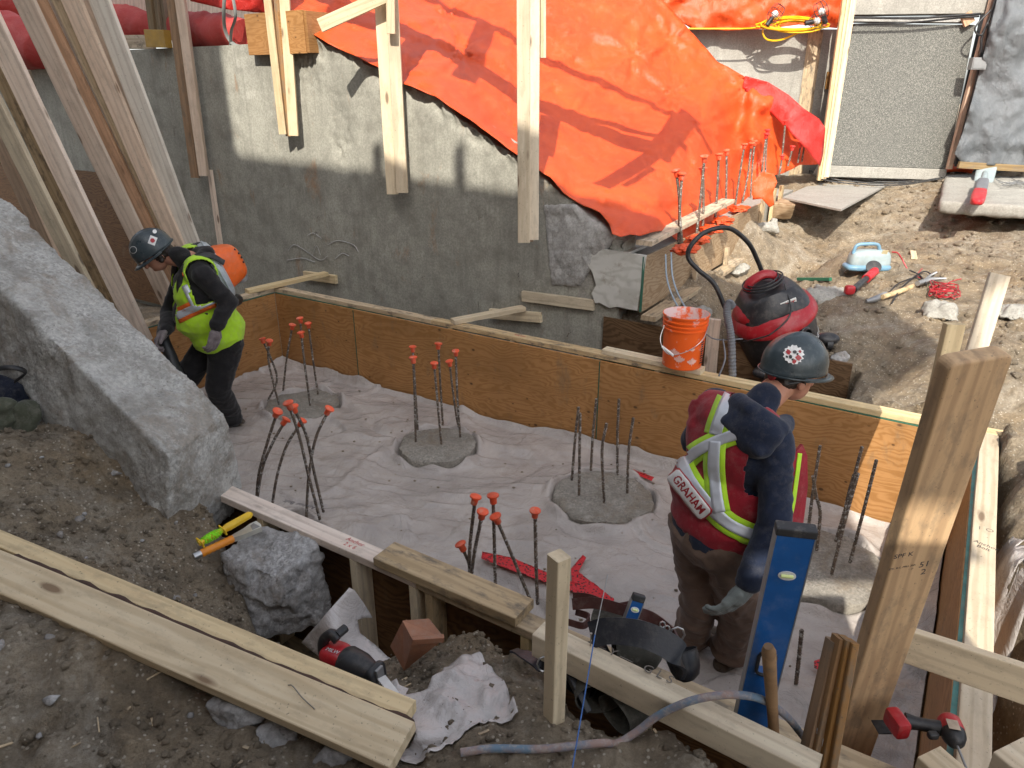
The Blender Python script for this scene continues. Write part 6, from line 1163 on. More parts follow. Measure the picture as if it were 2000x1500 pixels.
# ---- worker in red (back to the viewer, turned right)
R = Vector((.485, -.875, 0)); Fw = Vector((.875, .485, 0)); wr = empty('person', (.95, 2.7, .03), 'worker in dark red vest and navy hoodie, back to the viewer, looking right', 'person', 'workers in the pit')
Hc = Vector((.85, 2.545, .88)); Sc = Vector((.935, 2.60, 1.36)); upT = (Sc-Hc).normalized(); yT = upT.cross(R).normalized(); xT = yT.cross(upT); MT = Matrix((xT, yT, upT)).transposed().to_4x4(); MT.translation = Hc; TL_ = (Sc-Hc).length
torso = [('e', MT, (0, .01, .02), (.205, .15, .15)), ('e', MT, (0, .015, .16), (.2, .145, .17)), ('e', MT, (0, .0, .33), (.215, .14, .17)), ('e', MT, (0, -.01, .43), (.2, .115, .1)), ((0, -.01, TL_-.02), .06, (-.17, -.005, TL_-.06), .062, MT), ((0, -.01, TL_-.02), .06, (.17, -.005, TL_-.06), .062, MT), ((0, .02, TL_-.05), .085, (.01, .07, TL_+.07), .06, MT)]
ShR = Vector((1.0, 2.44, 1.315)); ElR = Vector((.995, 2.315, 1.03)); WrR = Vector((.905, 2.245, .815)); ShL = Vector((.835, 2.79, 1.33)); ElL = Vector((.83, 2.93, 1.07)); WrL = Vector((1.02, 3.02, .95))
arms = [(ShR, .07, ElR, .06), (ElR, .058, WrR, .047), (ShL+Vector((.02, -.03, 0)), .064, ElL, .058), (ElL, .06, WrL, .045)]
blob('hoodie', torso[:]+[('e', MT, (0, .01, -.045), (.208, .158, .13))]+arms, M_NAVY, wr, .0105, 4, folds(.007, 8, 1))
hd = [('e', MT, (.095, -.07, TL_-.02), (.145, .08, .085)), ('e', MT, (.13, -.085, TL_-.06), (.10, .06, .07)), ((-.045, .03, TL_+.03), .032, (.0, -.07, TL_+.045), .038, MT), ((.0, -.07, TL_+.045), .038, (.1, -.1, TL_+.045), .04, MT), ((.1, -.1, TL_+.045), .04, (.185, -.03, TL_+.0), .042, MT), ((.185, -.03, TL_+.0), .042, (.12, .09, TL_+.0), .036, MT), ((.03, -.135, TL_-.02), .022, (.2, -.12, TL_-.08), .022, MT)]
blob('hood', hd, M_NAVY, wr, .009, 9, folds(.006, 6, 6, sharp=1.))
# neck, head
Hd = P(1549, 724, z=1.485); hf = Vector((.93, .33, -.25)).normalized(); hup = Vector((.22, .1, 1)).normalized(); hup = (hup-hf*hup.dot(hf)).normalized(); hr = hf.cross(hup); MH = Matrix((hf, -hr, hup)).transposed().to_4x4(); MH.translation = Hd
def head_prims(MH): return [('e', MH, (0, 0, 0), (.098, .077, .105)), ('e', MH, (.035, 0, -.055), (.062, .058, .07)), ((.092, 0, -.01), .011, (.113, 0, -.042), .015, MH), ('e', MH, (.072, 0, -.088), (.026, .026, .02)), ('e', MH, (-.008, .079, -.035), (.018, .009, .03)), ('e', MH, (-.008, -.079, -.035), (.018, .009, .03)), ('e', MH, (.09, .03, -.012), (.012, .016, .01)), ('e', MH, (.09, -.03, -.012), (.012, .016, .01)), ((.086, -.02, -.067), .009, (.086, .02, -.067), .009, MH)]
blob('head', head_prims(MH)+[(MH@Vector((-.03, 0, -.06)), .058, MT@Vector((0, .02, TL_)), .066)], M_SKIN, wr, .006, 2)
blob('hair', [('e', MH, (-.022, 0, .012), (.092, .083, .103)), ('e', MH, (-.055, 0, -.045), (.05, .07, .045)), ((-.02, .078, .0), .012, (.0, .079, -.03), .008, MH), ((-.02, -.078, .0), .012, (.0, -.079, -.03), .008, MH)], M_HAIR, wr, .006, 1, folds(.004, 30, 3))
hm, MHm = helmet(wr, MH@Vector((-.006, 0, .035)), hup+hf*-.12+hr*-.0, hf, 1.0)
# pants and boots
KL, KR = Vector((.845, 2.60, .47)), Vector((.99, 2.50, .47)); AL, AR = Vector((.865, 2.74, .09)), Vector((1.03, 2.645, .09)); HL_, HR_ = MT@Vector((-.095, 0, -.05)), MT@Vector((.095, 0, -.05))
M1 = MT@Matrix.Translation((0, 0, -.02)); blob('trousers', [('e', M1, (0, .0, -.04), (.185, .145, .13)), (HL_, .115, KL, .085), (KL, .085, AL+Vector((0, 0, .03)), .072), (HR_, .115, KR, .085), (KR, .085, AR+Vector((0, 0, .03)), .075), ('e', I4, AL+Vector((0, 0, .03)), (.09, .09, .045)), ('e', I4, AR+Vector((0, 0, .03)), (.095, .095, .045))], M_BROWN, wr, .0105, 4, folds(.011, 8, 9, sharp=1.3))
for A_, s in ((AL, 1), (AR, 1)): blob('boot', [(A_+Vector((0, 0, .0)), .055, A_+Fw*.03+Vector((0, 0, -.03)), .05), (A_-Fw*.05+Vector((0, 0, -.04)), .042, A_+Fw*.15+Vector((0, 0, -.035)), .045)], M_BOOT, wr, .009, 3)
MhR = mx(WrR+Vector((-.02, -.012, -.03)), Vector((-.62, -.1, -.72)), Vector((.5, -.72, -.2))); MhR = Matrix((MhR.col[0].xyz, MhR.col[1].xyz, MhR.col[2].xyz)).transposed().to_4x4(); MhR.translation = WrR+Vector((-.01, -.008, -.025))
blob('wrist', [(WrR, .034, WrR+Vector((-.02, -.01, -.04)), .03)], M_SKIN, wr, .005, 2); blob('glove', hand_prims(MhR, curl=.5, s=1.18, spread=.6), M_GLOVE, wr, .0038, 1, folds(.0015, 40, 4))
blob('glove', hand_prims(frame(WrL, (.9, .2, -.3), (0, .3, 1)), curl=.6), M_GLOVE, wr, .0045, 1)
# vest
vest = blob('vest', torso[:4]+[((-.0, -.01, TL_-.015), .065, (-.185, -.005, TL_-.055), .068, MT), ((0, -.01, TL_-.015), .065, (.165, -.01, TL_-.06), .068, MT), ((-.13, -.02, TL_-.12), .085, (.13, -.02, TL_-.12), .085, MT), ('e', MT, (-.03, -.01, .13), (.205, .145, .15))], M_VR, wr, .0105, 4, folds(.006, 6, 14), grow=.02)
MTi = np.array(MT.inverted())
def keepv(c):
    q = c@MTi[:3, :3].T+MTi[:3, 3]; x, y, z = q[:, 0], q[:, 1], q[:, 2]
    arm = ((x > .158)&(z > TL_-.27))|((x < -.2)&(z > TL_-.22)&(np.abs(y-.02) < .1)); neck = ((x/.09)**2+((y-.03)/.1)**2 < 1)&(z > TL_-.1); front = (np.abs(x) < .05+.03*(z > .3))&(y > .05)
    hem = z < -.045-.22*x; return ~(arm|neck|front|hem)
vbv = bvh_of(vest); cut_mesh(vest, keepv); s_ = vest.modifiers.new('s', 'SOLIDIFY'); s_.thickness = .005
vb2 = bvh_of(vest)
for i, (ln, w_) in enumerate((([(1448, 738), (1425, 775), (1405, 825), (1398, 850)], 46), ([(1458, 842), (1410, 858), (1365, 880), (1330, 910)], 40), ([(1328, 893), (1350, 940), (1385, 985), (1418, 1018), (1450, 1036), (1480, 1048)], 44), ([(1398, 862), (1396, 910), (1400, 965), (1406, 1000)], 42), ([(1505, 1068), (1520, 1050), (1535, 1010)], 42), ([(1556, 905), (1563, 880), (1566, 870)], 12))):
    o = stripe(vb2, ln, w_, M_LIME, 'lime_stripe', wr, off=.005+.0012*i); 
    if w_ > 20: stripe(vb2, ln, w_*.52, M_SILV, 'silver_stripe', wr, off=.0075+.0014*i+.0026*(i < 6))
u = Vector((55, 68)); patch(vbv, (1349, 966), u, 108, 34, M_VRED, 'patch_edge', wr, .014); patch(vbv, (1349, 966), u, 102, 29, M_PATCH, 'name_patch', wr, .0165)
wraptext(vbv, 'GRAHAM', (1349, 966), u, 21, M_VRED, wr, .0185, bold=.025, wpx=84)
fp = [P(x, y, Y=Y_) for x, y, Y_ in ((1535, 905, 2.5), (1568, 868, 2.56), (1577, 890, 2.57), (1578, 950, 2.56), (1571, 1010, 2.54), (1560, 1082, 2.5), (1508, 1092, 2.46), (1512, 1050, 2.44), (1532, 985, 2.46))]
g = G(); n_ = (fp[1]-fp[0]).cross(fp[5]-fp[0]).normalized(); k_ = len(fp); g.add(fp+[p+n_*.012 for p in fp], [tuple(range(k_)), tuple(range(k_, 2*k_))[::-1]]+[(i, i+k_, (i+1) % k_+k_, (i+1) % k_) for i in range(k_)]); vf = g.build('vest_front', M_VR, wr, None)
fb = bvh_of(vf); stripe(fb, [(1562, 885), (1556, 930), (1545, 1000), (1527, 1030)], 8, M_LIME, 'lime_stripe', wr, off=.004); stripe(fb, [(1508, 1066), (1530, 1058), (1560, 1040)], 26, M_LIME, 'lime_stripe', wr, off=.005); stripe(fb, [(1508, 1066), (1530, 1058), (1560, 1040)], 15, M_SILV, 'silver_stripe', wr, off=.008)
hb = bvh_of(hm)
def sticker(bvh, c, r, ang, mat, name, parent, off, shape=None):
    shape = shape or [(math.cos(k*math.pi/12), math.sin(k*math.pi/12)) for k in range(24)]; ca, sa = math.cos(ang), math.sin(ang); vs = [onto(bvh, *c, off)]
    for x, y in shape: vs.append(onto(bvh, c[0]+r*(x*ca-y*sa), c[1]+r*(x*sa+y*ca), off))
    if any(v is None for v in vs): return
    n = len(shape); o = centred(name, vs, [(0, i+1, (i+1) % n+1) for i in range(n)], mat, parent)
    return o
rs_ = random.Random(3); star = [((1 if k % 2 else .72+.2*rs_.random())*math.cos(k*math.pi/15), (.9 if k % 2 else .7+.2*rs_.random())*math.sin(k*math.pi/15)) for k in range(30)]
sticker(hb, (1550, 693), 21, .2, M_PATCH, 'sticker', wr, .006, star)
for x, y, r_ in ((1540, 688, 7), (1559, 699, 8), (1551, 706, 6), (1562, 687, 4)): sticker(hb, (x, y), r_, x, M_VRED, 'sticker_print', wr, .0075, [(math.cos(k*.785)*(1 if k % 2 else .55), math.sin(k*.785)*.6) for k in range(8)])
for x, y, r_ in ((1544, 697, 4), (1552, 688, 4), (1548, 702, 2.5), (1557, 692, 2.5), (1537, 697, 2.5)): sticker(hb, (x, y), r_, x, M_BLACK, 'sticker_print', wr, .0078, [(math.cos(k*.785), math.sin(k*.785)*.8) for k in range(8)])
g = G().tube([(1534, 704), (1524, 712)], .1) if False else None
G().tube([MH@Vector((-.098, -.012, -.03)), MH@Vector((-.116, -.014, -.032))], .017, 16).build('ratchet_knob', M_VRED, wr, 50); G().tube([MH@Vector((.0, -.082, -.01)), MH@Vector((-.06, -.07, -.035)), MH@Vector((-.1, -.02, -.035)), MH@Vector((-.1, .02, -.035)), MH@Vector((-.06, .07, -.035)), MH@Vector((0, .082, -.01))], .009, 8, flat=.4).build('suspension_band', M_BLACK, wr, 60)
# ---- worker in lime vest (left, head bent)
fL = Vector((-.86, -.5, 0)).normalized(); lL = Vector((.5, -.86, 0)).normalized(); wl = empty('person', (-2.3, 5.2, .03), 'worker in lime vest, head bent, holding a black tube near the left form corner', 'person', 'workers in the pit')
Hc = Vector((-2.17, 5.10, .89)); Sc = Vector((-2.225, 4.98, 1.455)); upL = (Sc-Hc).normalized(); yL = (fL-upL*fL.dot(upL)).normalized(); xL = yL.cross(upL); ML = Matrix((xL, yL, upL)).transposed().to_4x4(); ML.translation = Hc; T2 = (Sc-Hc).length   # +x = his right
tors = [('e', ML, (0, .03, .02), (.21, .185, .16)), ('e', ML, (0, .07, .18), (.215, .2, .18)), ('e', ML, (0, .04, .36), (.225, .17, .18)), ('e', ML, (0, .0, .5), (.205, .13, .1)), ((-.15, 0, T2-.05), .08, (.15, 0, T2-.05), .08, ML), ((0, .03, T2-.05), .08, (0, .09, T2+.06), .062, ML)]
SL = ML@Vector((-.2, -.005, T2-.06)); EL_ = P(446, 590, Y=4.86); WL_ = P(424, 634, Y=4.76); SR = ML@Vector((.2, .0, T2-.06)); ER = P(330, 612, Y=5.15); WR_ = P(325, 645, Y=4.85)
blob('hoodie', tors+[(SL, .076, EL_, .062), (EL_, .06, WL_, .05), (SR, .08, ER, .06), (ER, .058, WR_, .045)], M_BLKC, wl, .0115, 4, folds(.009, 8, 21))
KL2, AL2 = Vector((-2.22, 5.0, .46)), Vector((-2.25, 5.24, .1)); KR2, AR2 = Vector((-2.52, 5.05, .48)), Vector((-2.55, 5.3, .1))
blob('trousers', [('e', ML, (0, 0, -.03), (.19, .15, .13)), (ML@Vector((-.1, 0, -.05)), .12, KL2, .092), (KL2, .09, AL2, .075), (ML@Vector((.1, 0, -.05)), .115, KR2, .088), (KR2, .086, AR2, .072)], M_PANT, wl, .012, 4, folds(.01, 8, 25))
for A_ in (AL2, AR2): blob('boot', [(A_, .055, A_+fL*.02+Vector((0, 0, -.04)), .05), (A_-fL*.05+Vector((0, 0, -.05)), .042, A_+fL*.15+Vector((0, 0, -.045)), .045)], M_BOOT, wl, .01, 3)
blob('hood', [((-.11, .02, T2+.0), .045, (-.03, -.09, T2+.02), .05, ML), ((-.03, -.09, T2+.02), .05, (.1, -.03, T2+.0), .045, ML), ('e', ML, (0, -.08, T2-.03), (.12, .06, .08))], M_BLKC, wl, .01, 3, folds(.01, 9, 3))
Hd = P(303, 492, Y=4.93); hf = Vector((-.72, -.42, -.56)).normalized(); hup = Vector((-.48, -.25, .85)).normalized(); hup = (hup-hf*hup.dot(hf)).normalized(); hr = hf.cross(hup); MH2 = Matrix((hf, -hr, hup)).transposed().to_4x4(); MH2.translation = Hd
blob('head', head_prims(MH2)+[(MH2@Vector((-.03, 0, -.06)), .058, ML@Vector((0, .03, T2)), .066)], M_SKIN, wl, .006, 2)
blob('hair', [('e', MH2, (-.022, 0, .012), (.094, .086, .103)), ('e', MH2, (-.06, 0, -.05), (.05, .075, .055)), ((-.01, .08, -.01), .018, (.005, .078, -.06), .012, MH2)], M_HAIR, wl, .006, 1, folds(.008, 30, 8))
g = G(); g.tube(cr([MH2@Vector((-.01, .086, -.005)), MH2@Vector((.07, .075, -.008)), MH2@Vector((.1, .04, -.01))]), .003, 6)
for s in (1, -1): g.box((.004, .042, .026), MH2@Matrix.Translation((.106, s*.03, -.012)), bev=.0015)
g.build('safety_glasses', M_BLACK, wl, 50)
hm2, _ = helmet(wl, MH2@Vector((-.002, 0, .035)), hup, hf, 1.0); hb2 = bvh_of(hm2)
M_STW = simple('pale_sticker', (.5, .55, .62), .5); sticker(hb2, (302, 453), 9, 0, M_STW, 'sticker', wl, .006); sticker(hb2, (302, 453), 6, 0, M_HELM, 'sticker_print', wl, .007); sticker(hb2, (302, 453), 4, 0, M_PATCH, 'sticker_print', wl, .008); sticker(hb2, (298, 470), 9, .35, M_PATCH, 'sticker', wl, .006, [(-.8, -.9), (.8, -.9), (.8, .9), (-.8, .9)]); sticker(hb2, (298, 470), 5, .6, M_VRED, 'sticker_print', wl, .007, star); sticker(hb2, (261, 488), 7, 0, M_PATCH, 'sticker', wl, .006); sticker(hb2, (261, 488), 6, 0, M_HELM, 'sticker_print', wl, .007)
MgL = frame(WL_+Vector((-.01, -.005, -.03)), P(416, 678, Y=4.72)-WL_, (.9, -.4, 0)); blob('glove', hand_prims(MgL, curl=.6, s=1.15), M_GLOVEP, wl, .0048, 1, folds(.002, 35, 3)); blob('glove', hand_prims(frame(WR_, (-.5, -.6, -.6), (-.5, .2, .8)), curl=1.1, s=1.15), M_GLOVEP, wl, .005, 1)
v2 = blob('vest', tors[:4]+[((-.15, 0, T2-.05), .09, (.15, 0, T2-.05), .09, ML)], M_LIME, wl, .0115, 4, folds(.009, 6, 33), grow=.022); MLi = np.array(ML.inverted())
def keepl(c):
    q = c@MLi[:3, :3].T+MLi[:3, 3]; x, y, z = q[:, 0], q[:, 1], q[:, 2]; arm = (np.abs(x) > .175)&(z > T2-.24)&(np.abs(y) < .1); neck = ((x/.09)**2+((y-.05)/.11)**2 < 1)&(z > T2-.1); front = (x > -.085)&(x < .12)&(y > .03); return ~(arm|neck|front|(z < -.09))
cut_mesh(v2, keepl); s_ = v2.modifiers.new('s', 'SOLIDIFY'); s_.thickness = .006; vbl = bvh_of(v2)
for ln, w_, m, of in (([(345, 618), (372, 605), (400, 592), (418, 585)], 30, M_ORST, .006), ([(345, 618), (372, 605), (400, 592), (418, 585)], 15, M_SILV, .0085), ([(366, 555), (378, 580), (384, 592)], 24, M_SILV, .008), ([(394, 560), (400, 575), (404, 585)], 7, M_ORST, .0085), ([(352, 505), (350, 520), (358, 540)], 9, M_ORST, .006), ([(300, 520), (308, 560), (318, 600)], 8, M_ORST, .006)): stripe(vbl, ln, w_, m, 'reflective_stripe' if m is M_SILV else 'orange_stripe', wl, off=of)
# backpack blower
bC = P(424, 528, Y=5.12); ax = Vector((.8, .47, .32)).normalized(); br = empty('backpack_blower', bC, 'orange and white backpack leaf blower carried by the worker in the lime vest', 'leaf blower'); MBk = frame(bC, ax.cross(UZ), ax)
M_BW = simple('white_grey_plastic', (.42, .47, .5), .4, dirt=.25); M_BO = simple('blower_orange', (.8, .13, .015), .35, dirt=.15)
G().lathe([(.0001, -.05), (.19, -.05), (.215, -.035), (.22, -.01), (.22, .01), (.205, .03), (.18, .04), (.0001, .045)], None, 40, caps=False).build('fan_housing', M_BW, br, 40, MBk); G().tube([(.222*math.cos(k*math.pi/20), .222*math.sin(k*math.pi/20), 0) for k in range(40)], .008, 8, closed=True).build('housing_rim', M_BW, br, 60, MBk)
bm = softbox((.3, .37, .26), None, cuts=6, p=4.5, taper=.38); G().bm(bm).build('engine_cover', M_BO, br, 60, MBk@Matrix.Translation((0, -.01, .065))); g = G()
for k in range(5): g.box((.16, .012, .01), MBk@Matrix.Translation((0, -.10+.035*k, .188-.004*abs(k-2)**2)))
g.build('cooling_slot', M_BLACK, br)['kind'] = 'stuff'
G().lathe([(.05, 0), (.055, .03), (.05, .06), (.03, .065)], MBk@Matrix.Translation((.02, .14, .12))@Matrix.Rotation(math.pi/2, 4, 'X'), 20).build('filter_cap', M_GREYM, br, 50)
G().box((.26, .38, .02), Matrix.Translation((0, .03, -.07)), bev=.01).build('back_frame', M_BLACK, br, None, MBk)
G().tube(cr([bC+Vector((0, 0, -.2)), bC+Vector((.0, .25, -.3)), Vector((-2.6, 5.35, .95)), P(318, 650, Y=4.95), P(335, 700, Y=4.85), P(350, 740, Y=4.75)], 10), .042, 16).build('blower_tube', M_BLACK, br, 60)
for s in (-.12, .12): G().tube(cr([ML@Vector((s, -.17, T2-.04)), ML@Vector((s, -.08, T2+.045)), ML@Vector((s, .08, T2+.01)), ML@Vector((s*1.1, .165, T2-.12)), ML@Vector((s*1.3, .17, T2-.25)), ML@Vector((s*1.75, .06, T2-.34))]), .022, 8, flat=.35).build('shoulder_strap', M_BLACK, br, 60)
# ------------------------------------------------------------------ reciprocating saw
sa, sb = P(648, 1284, z=.89), P(742, 1318, z=.91); sw = empty('reciprocating_saw', sa.lerp(sb, .5), 'red and black reciprocating saw lying behind the plank, blade out', 'power tool'); MS = frame(sa, sb-sa, UZ); Ls = (sb-sa).length
G().bm(softbox((Ls*.5, .085, .1), None), Matrix.Translation((Ls*.12, 0, 0))).build('motor_housing', M_TRED, sw, 50, MS); G().tube(cr([(-Ls*.18, 0, .01), (-Ls*.1, 0, .06), (Ls*.05, .01, .085), (Ls*.17, .01, .07)]), .017, 12).build('grip', M_BLACK, sw, 60, MS); G().tube([(Ls*.15, .012, .085), (Ls*.16, .05, .085)], .014, 12).build('knob', M_BLACK, sw, 60, MS)
G().tube([(Ls*.3, 0, 0), (Ls*.36, 0, 0), (Ls*.62, 0, 0), (Ls*.78, 0, -.005), (Ls*.86, 0, -.01)], [.05, .054, .047, .036, .03], 20).build('rubber_boot', M_BLACK, sw, 60, MS); G().bm(softbox((Ls*.14, .075, .08), None), Matrix.Translation((Ls*.92, 0, -.01))).build('shoe', M_BLACK, sw, 50, MS); G().box((.01, .03, .05), MS@Matrix.Translation((Ls*1.0, .0, -.0)), bev=.002).build('shoe_plate', M_GREYM, sw)
b0 = MS@Vector((Ls*.95, 0, .0)); b1 = P(772, 1356, z=.97); bd = (b1-b0); up_ = Vector((.3, -.5, .8)); xx = bd.normalized(); nn_ = (up_-xx*up_.dot(xx)).normalized(); yy = nn_.cross(xx); L = bd.length; pl_ = [(0, .016), (L*.8, .012), (L, -.006)]+[(L-.003-(L-.01)*k/24, -.012+(.003 if k % 2 else 0)-.003*(1-k/24)) for k in range(25)]
MBl = Matrix((xx, yy, nn_)).transposed().to_4x4(); MBl.translation = b0+xx*.03; G().prism(pl_, .0016).build('blade', simple('white_blade', (.7, .7, .68), .4), sw, None, MBl); letter('MILW', .02, mx(MS@Vector((Ls*.17, -.02, .052)), sb-sa, UZ), M_WLET, sw)
# ------------------------------------------------------------------ hammer tacker
ta, tb = P(378, 1088, z=.80), P(455, 1052, z=.80); tk = empty('hammer_tacker', ta, 'steel hammer tacker with an orange grip on the broken chunk', 'hand tool'); c_ = P(505, 1028, z=.81)
G().tube([ta, ta.lerp(tb, .18)], .0155, 16).build('end_ring', M_STEEL, tk, 50); q_ = [ta.lerp(tb, .18+.82*k/14) for k in range(15)]; G().tube(q_, [.0175 if k % 2 else .0155 for k in range(15)], 16).build('grip', simple('amber_grip', (.75, .25, .015), .45, dirt=.15), tk, 60)
d = (c_-tb); M = mx(tb, d, UZ); L = d.length; G().prism([(0, -.012), (L*.35, -.022), (L, -.03), (L*1.08, -.01), (L*1.05, .03), (L*.8, .032), (L*.5, .02), (0, .012)], .022, z0=-.011).build('tacker_head', simple('satin_steel', (.62, .6, .53), .35, metal=.5), tk, None, M); G().prism([(L*.7, -.02), (L*.98, -.022), (L*.9, .02), (L*.75, .012)], .003, z0=.0112).build('head_plate', M_GREYM, tk, None, M)
# line reel
ra_, rb_ = P(388, 1062, z=.83), P(492, 1003, z=.86); lr = empty('line_reel', ra_, 'yellow plastic reel wound with neon green mason line above the tacker', 'line reel'); q_ = lambda t: ra_.lerp(rb_, t)
G().tube([q_(.42), q_(.5), q_(.55), q_(.95), q_(1.)], [.010, .016, .018, .016, .008], 14).build('handle', M_YEL, lr, 60); G().tube([q_(0), q_(.45)], .011, 10).build('core', M_YEL, lr, 60); M_NEON = simple('neon_line', (.35, .9, .03), .7)
g = G(); dv = (rb_-ra_).normalized(); u1 = dv.orthogonal().normalized(); u2 = dv.cross(u1); rs_ = random.Random(2)
for k in range(34):
    c = q_(.06+.34*k/34); ti = rs_.uniform(-.012, .012); ti2 = rs_.uniform(-.012, .012); r_ = .0185*math.sin(math.pi*(k+3)/40)**.4; g.tube([c+u1*r_*math.cos(t*.785)+u2*r_*math.sin(t*.785)+dv*(ti*math.cos(t*.785)+ti2*math.sin(t*.785)) for t in range(8)], .0014, 4, closed=True)
g.build('neon_line', M_NEON, lr, 60)
for t in (.03, .44): G().box((.007, .06, .026), frame(q_(t), dv, UZ), bev=.003).build('wing', M_YEL, lr)
# ------------------------------------------------------------------ tool belt behind the low rail
M_LEA = simple('dark_leather', (.018, .02, .026), .42, var=.3, dirt=.3, dirtc=(.12, .11, .1), bump=.3, bs=120); M_LEB = simple('brown_leather', (.07, .022, .018), .45, var=.3, dirt=.2, bump=.3, bs=120); M_SUE = cloth('olive_suede', (.075, .07, .055), dust=.35)
tb_ = empty('tool_belt', P(1230, 1300, z=.95), 'black leather tool belt with olive pouches dumped between the low rail and the form', 'tool belt')
def strap(pts, w_, mat, name, up, t=.006, parent=tb_):
    c = cr(pts, 10); up = Vector(up).normalized(); g = G(); vs = []; n = len(c)
    for i, p in enumerate(c):
        tg = (c[min(i+1, n-1)]-c[max(i-1, 0)]).normalized(); u_ = (up-tg*up.dot(tg)).normalized(); s = tg.cross(u_)
        vs += [p-u_*w_/2-s*t/2, p+u_*w_/2-s*t/2, p+u_*w_/2+s*t/2, p-u_*w_/2+s*t/2]
    fs = [(4*i+k, 4*i+(k+1) % 4, 4*i+4+(k+1) % 4, 4*i+4+k) for i in range(n-1) for k in range(4)]+[(0, 3, 2, 1), (4*n-4, 4*n-3, 4*n-2, 4*n-1)]
    return g.add(vs, fs).build(name, mat, parent, 50)
strap([P(1155, 1240, z=1.06), P(1190, 1232, z=1.09), P(1250, 1238, z=1.1), P(1300, 1258, z=1.08), P(1326, 1282, z=1.05), P(1322, 1310, z=1.0)], .075, M_LEA, 'padded_belt', (-.05, .62, .78), .012)
strap([P(1118, 1180, z=1.05), P(1165, 1178, z=1.07), P(1220, 1192, z=1.07), P(1270, 1205, z=1.06), P(1310, 1235, z=1.05), P(1322, 1252, z=1.05)], .035, M_LEB, 'belt_strap', (0, .55, .8)); strap([P(1120, 1165, z=1.03), P(1150, 1168, z=1.05), P(1200, 1185, z=1.05), P(1240, 1180, z=1.06)], .026, M_LEB, 'belt_strap', (0, .55, .8)); strap([P(1125, 1195, z=1.02), P(1150, 1205, z=1.03), P(1140, 1222, z=1.03), P(1110, 1215, z=1.02)], .02, M_LEB, 'belt_strap', (0, .55, .8))
strap([P(1003, 1270, z=.93), P(1025, 1278, z=.935), P(1055, 1295, z=.94), P(1085, 1305, z=.93)], .05, M_LEA, 'belt_tip', (.3, -.1, 0), .006)
def loop(c, rx, ry, n=24): return [Vector(c)+Vector((rx*math.cos(k*6.283/n), 0, ry*math.sin(k*6.283/n))) for k in range(n)]
G().tube([P(1061, 1297, z=.96)+Vector((.018*math.cos(k*.785), 0, .028*math.sin(k*.785))) for k in range(8)], .003, 6, closed=True).build('buckle', M_STEEL, tb_, 60); g = G()
for x, y in ((1294, 1220), (1303, 1228)): p = P(x, y, z=1.085); g.tube([p+Vector((.008*math.cos(k*.785), .004*math.sin(k*.785), .008*math.sin(k*.785))) for k in range(8)], .0025, 6, closed=True)
g.tube([P(1322, 1240, z=1.09)+Vector((.022*math.cos(k*.785), 0, .028*math.sin(k*.785))) for k in range(8)], .003, 6, closed=True); g.build('rivet', M_STEEL, tb_, 60)
def pouch(p_open, p_end, r, mat, name='pouch', sq=.75, seed=0, wall=.006):
    d = (p_end-p_open); L = d.length; M = frame(p_open, d, UZ); g = G(); n = 28; prof = [(0, 1.04), (0.0, 1.0), (.25, 1.0), (.6, .93), (.85, .75), (1, .35)]
    vs = []; rr_ = [(x, k, 1) for x, k in prof[::-1]]+[(x, k, 0) for x, k in prof[2:]]
    for x, k, o_ in rr_:
        q = r*k-(0 if o_ else wall)
        for j in range(n): th = 2*math.pi*j/n; w_ = 1+.08*mn.noise(Vector((math.cos(th)*1.5, math.sin(th)*1.5, x*2+seed))); vs.append((x*L, q*math.cos(th)*w_, q*sq*math.sin(th)*w_))
    fs = [(i*n+j, i*n+(j+1) % n, (i+1)*n+(j+1) % n, (i+1)*n+j) for i in range(len(rr_)-1) for j in range(n)]; g.add(vs, fs); o = g.build(name, mat, tb_, 60, M); return o
pouch(P(1170, 1366, z=.90), P(1150, 1285, z=.90), .07, M_SUE, seed=1); pouch(P(1200, 1396, z=.88), P(1285, 1345, z=.88), .065, M_SUE, seed=4); pouch(P(1128, 1335, z=.89), P(1175, 1260, z=.89), .06, M_LEA, seed=7); pouch(P(1262, 1392, z=.84), P(1310, 1345, z=.85), .032, M_SUE, seed=9); pouch(P(1200, 1275, z=.9), P(1290, 1275, z=.9), .07, M_SUE, seed=12); pouch(P(1330, 1270, z=1.0), P(1345, 1330, z=.93), .05, M_LEA, seed=14)
pouch(P(1160, 1210, z=.99), P(1240, 1225, z=1.0), .05, M_SUE, seed=15); G().box((.02, .13, .035), frame(P(1128, 1350, z=.9), (1, .2, 0), (0, -.6, .8))@Matrix.Rotation(.3, 4, 'Z'), bev=.003).build('square_blade', M_LEA, tb_)
level('torpedo_level', P(1226, 1222, z=1.06), P(1245, 1172, z=1.14), .036, .018, Vector((.1, -1, .4)), 'small blue torpedo level poking out of the tool belt', slot=False)
# ------------------------------------------------------------------ impact driver on the right near corner
im = empty('impact_driver', P(1840, 1440, z=.86), 'red and black impact driver lying on the corner of the form', 'power tool'); zz = .83
b0, b1 = P(1850, 1402, z=zz+.02), P(1868, 1452, z=zz+.02); G().tube([b0, b0.lerp(b1, .15), b0.lerp(b1, .5), b0.lerp(b1, .62)], [.022, .032, .034, .031], 18).build('motor_housing', M_TRED, im, 60); G().tube([b0.lerp(b1, .6), b0.lerp(b1, .8), b0.lerp(b1, 1.), b0.lerp(b1, 1.1)], [.033, .031, .022, .012], 18).build('nose', M_BLACK, im, 60)
G().tube([b0.lerp(b1, 1.05), P(1888, 1502, z=zz+.01)], .0035, 8).build('driver_bit', M_GREYM, im, 60); h0, h1 = P(1836, 1422, z=zz+.015), P(1768, 1408, z=zz+.012); G().tube([h0, h0.lerp(h1, .3), h0.lerp(h1, .7), h1], [.022, .0185, .019, .024], 14).build('grip', M_BLACK, im, 60)
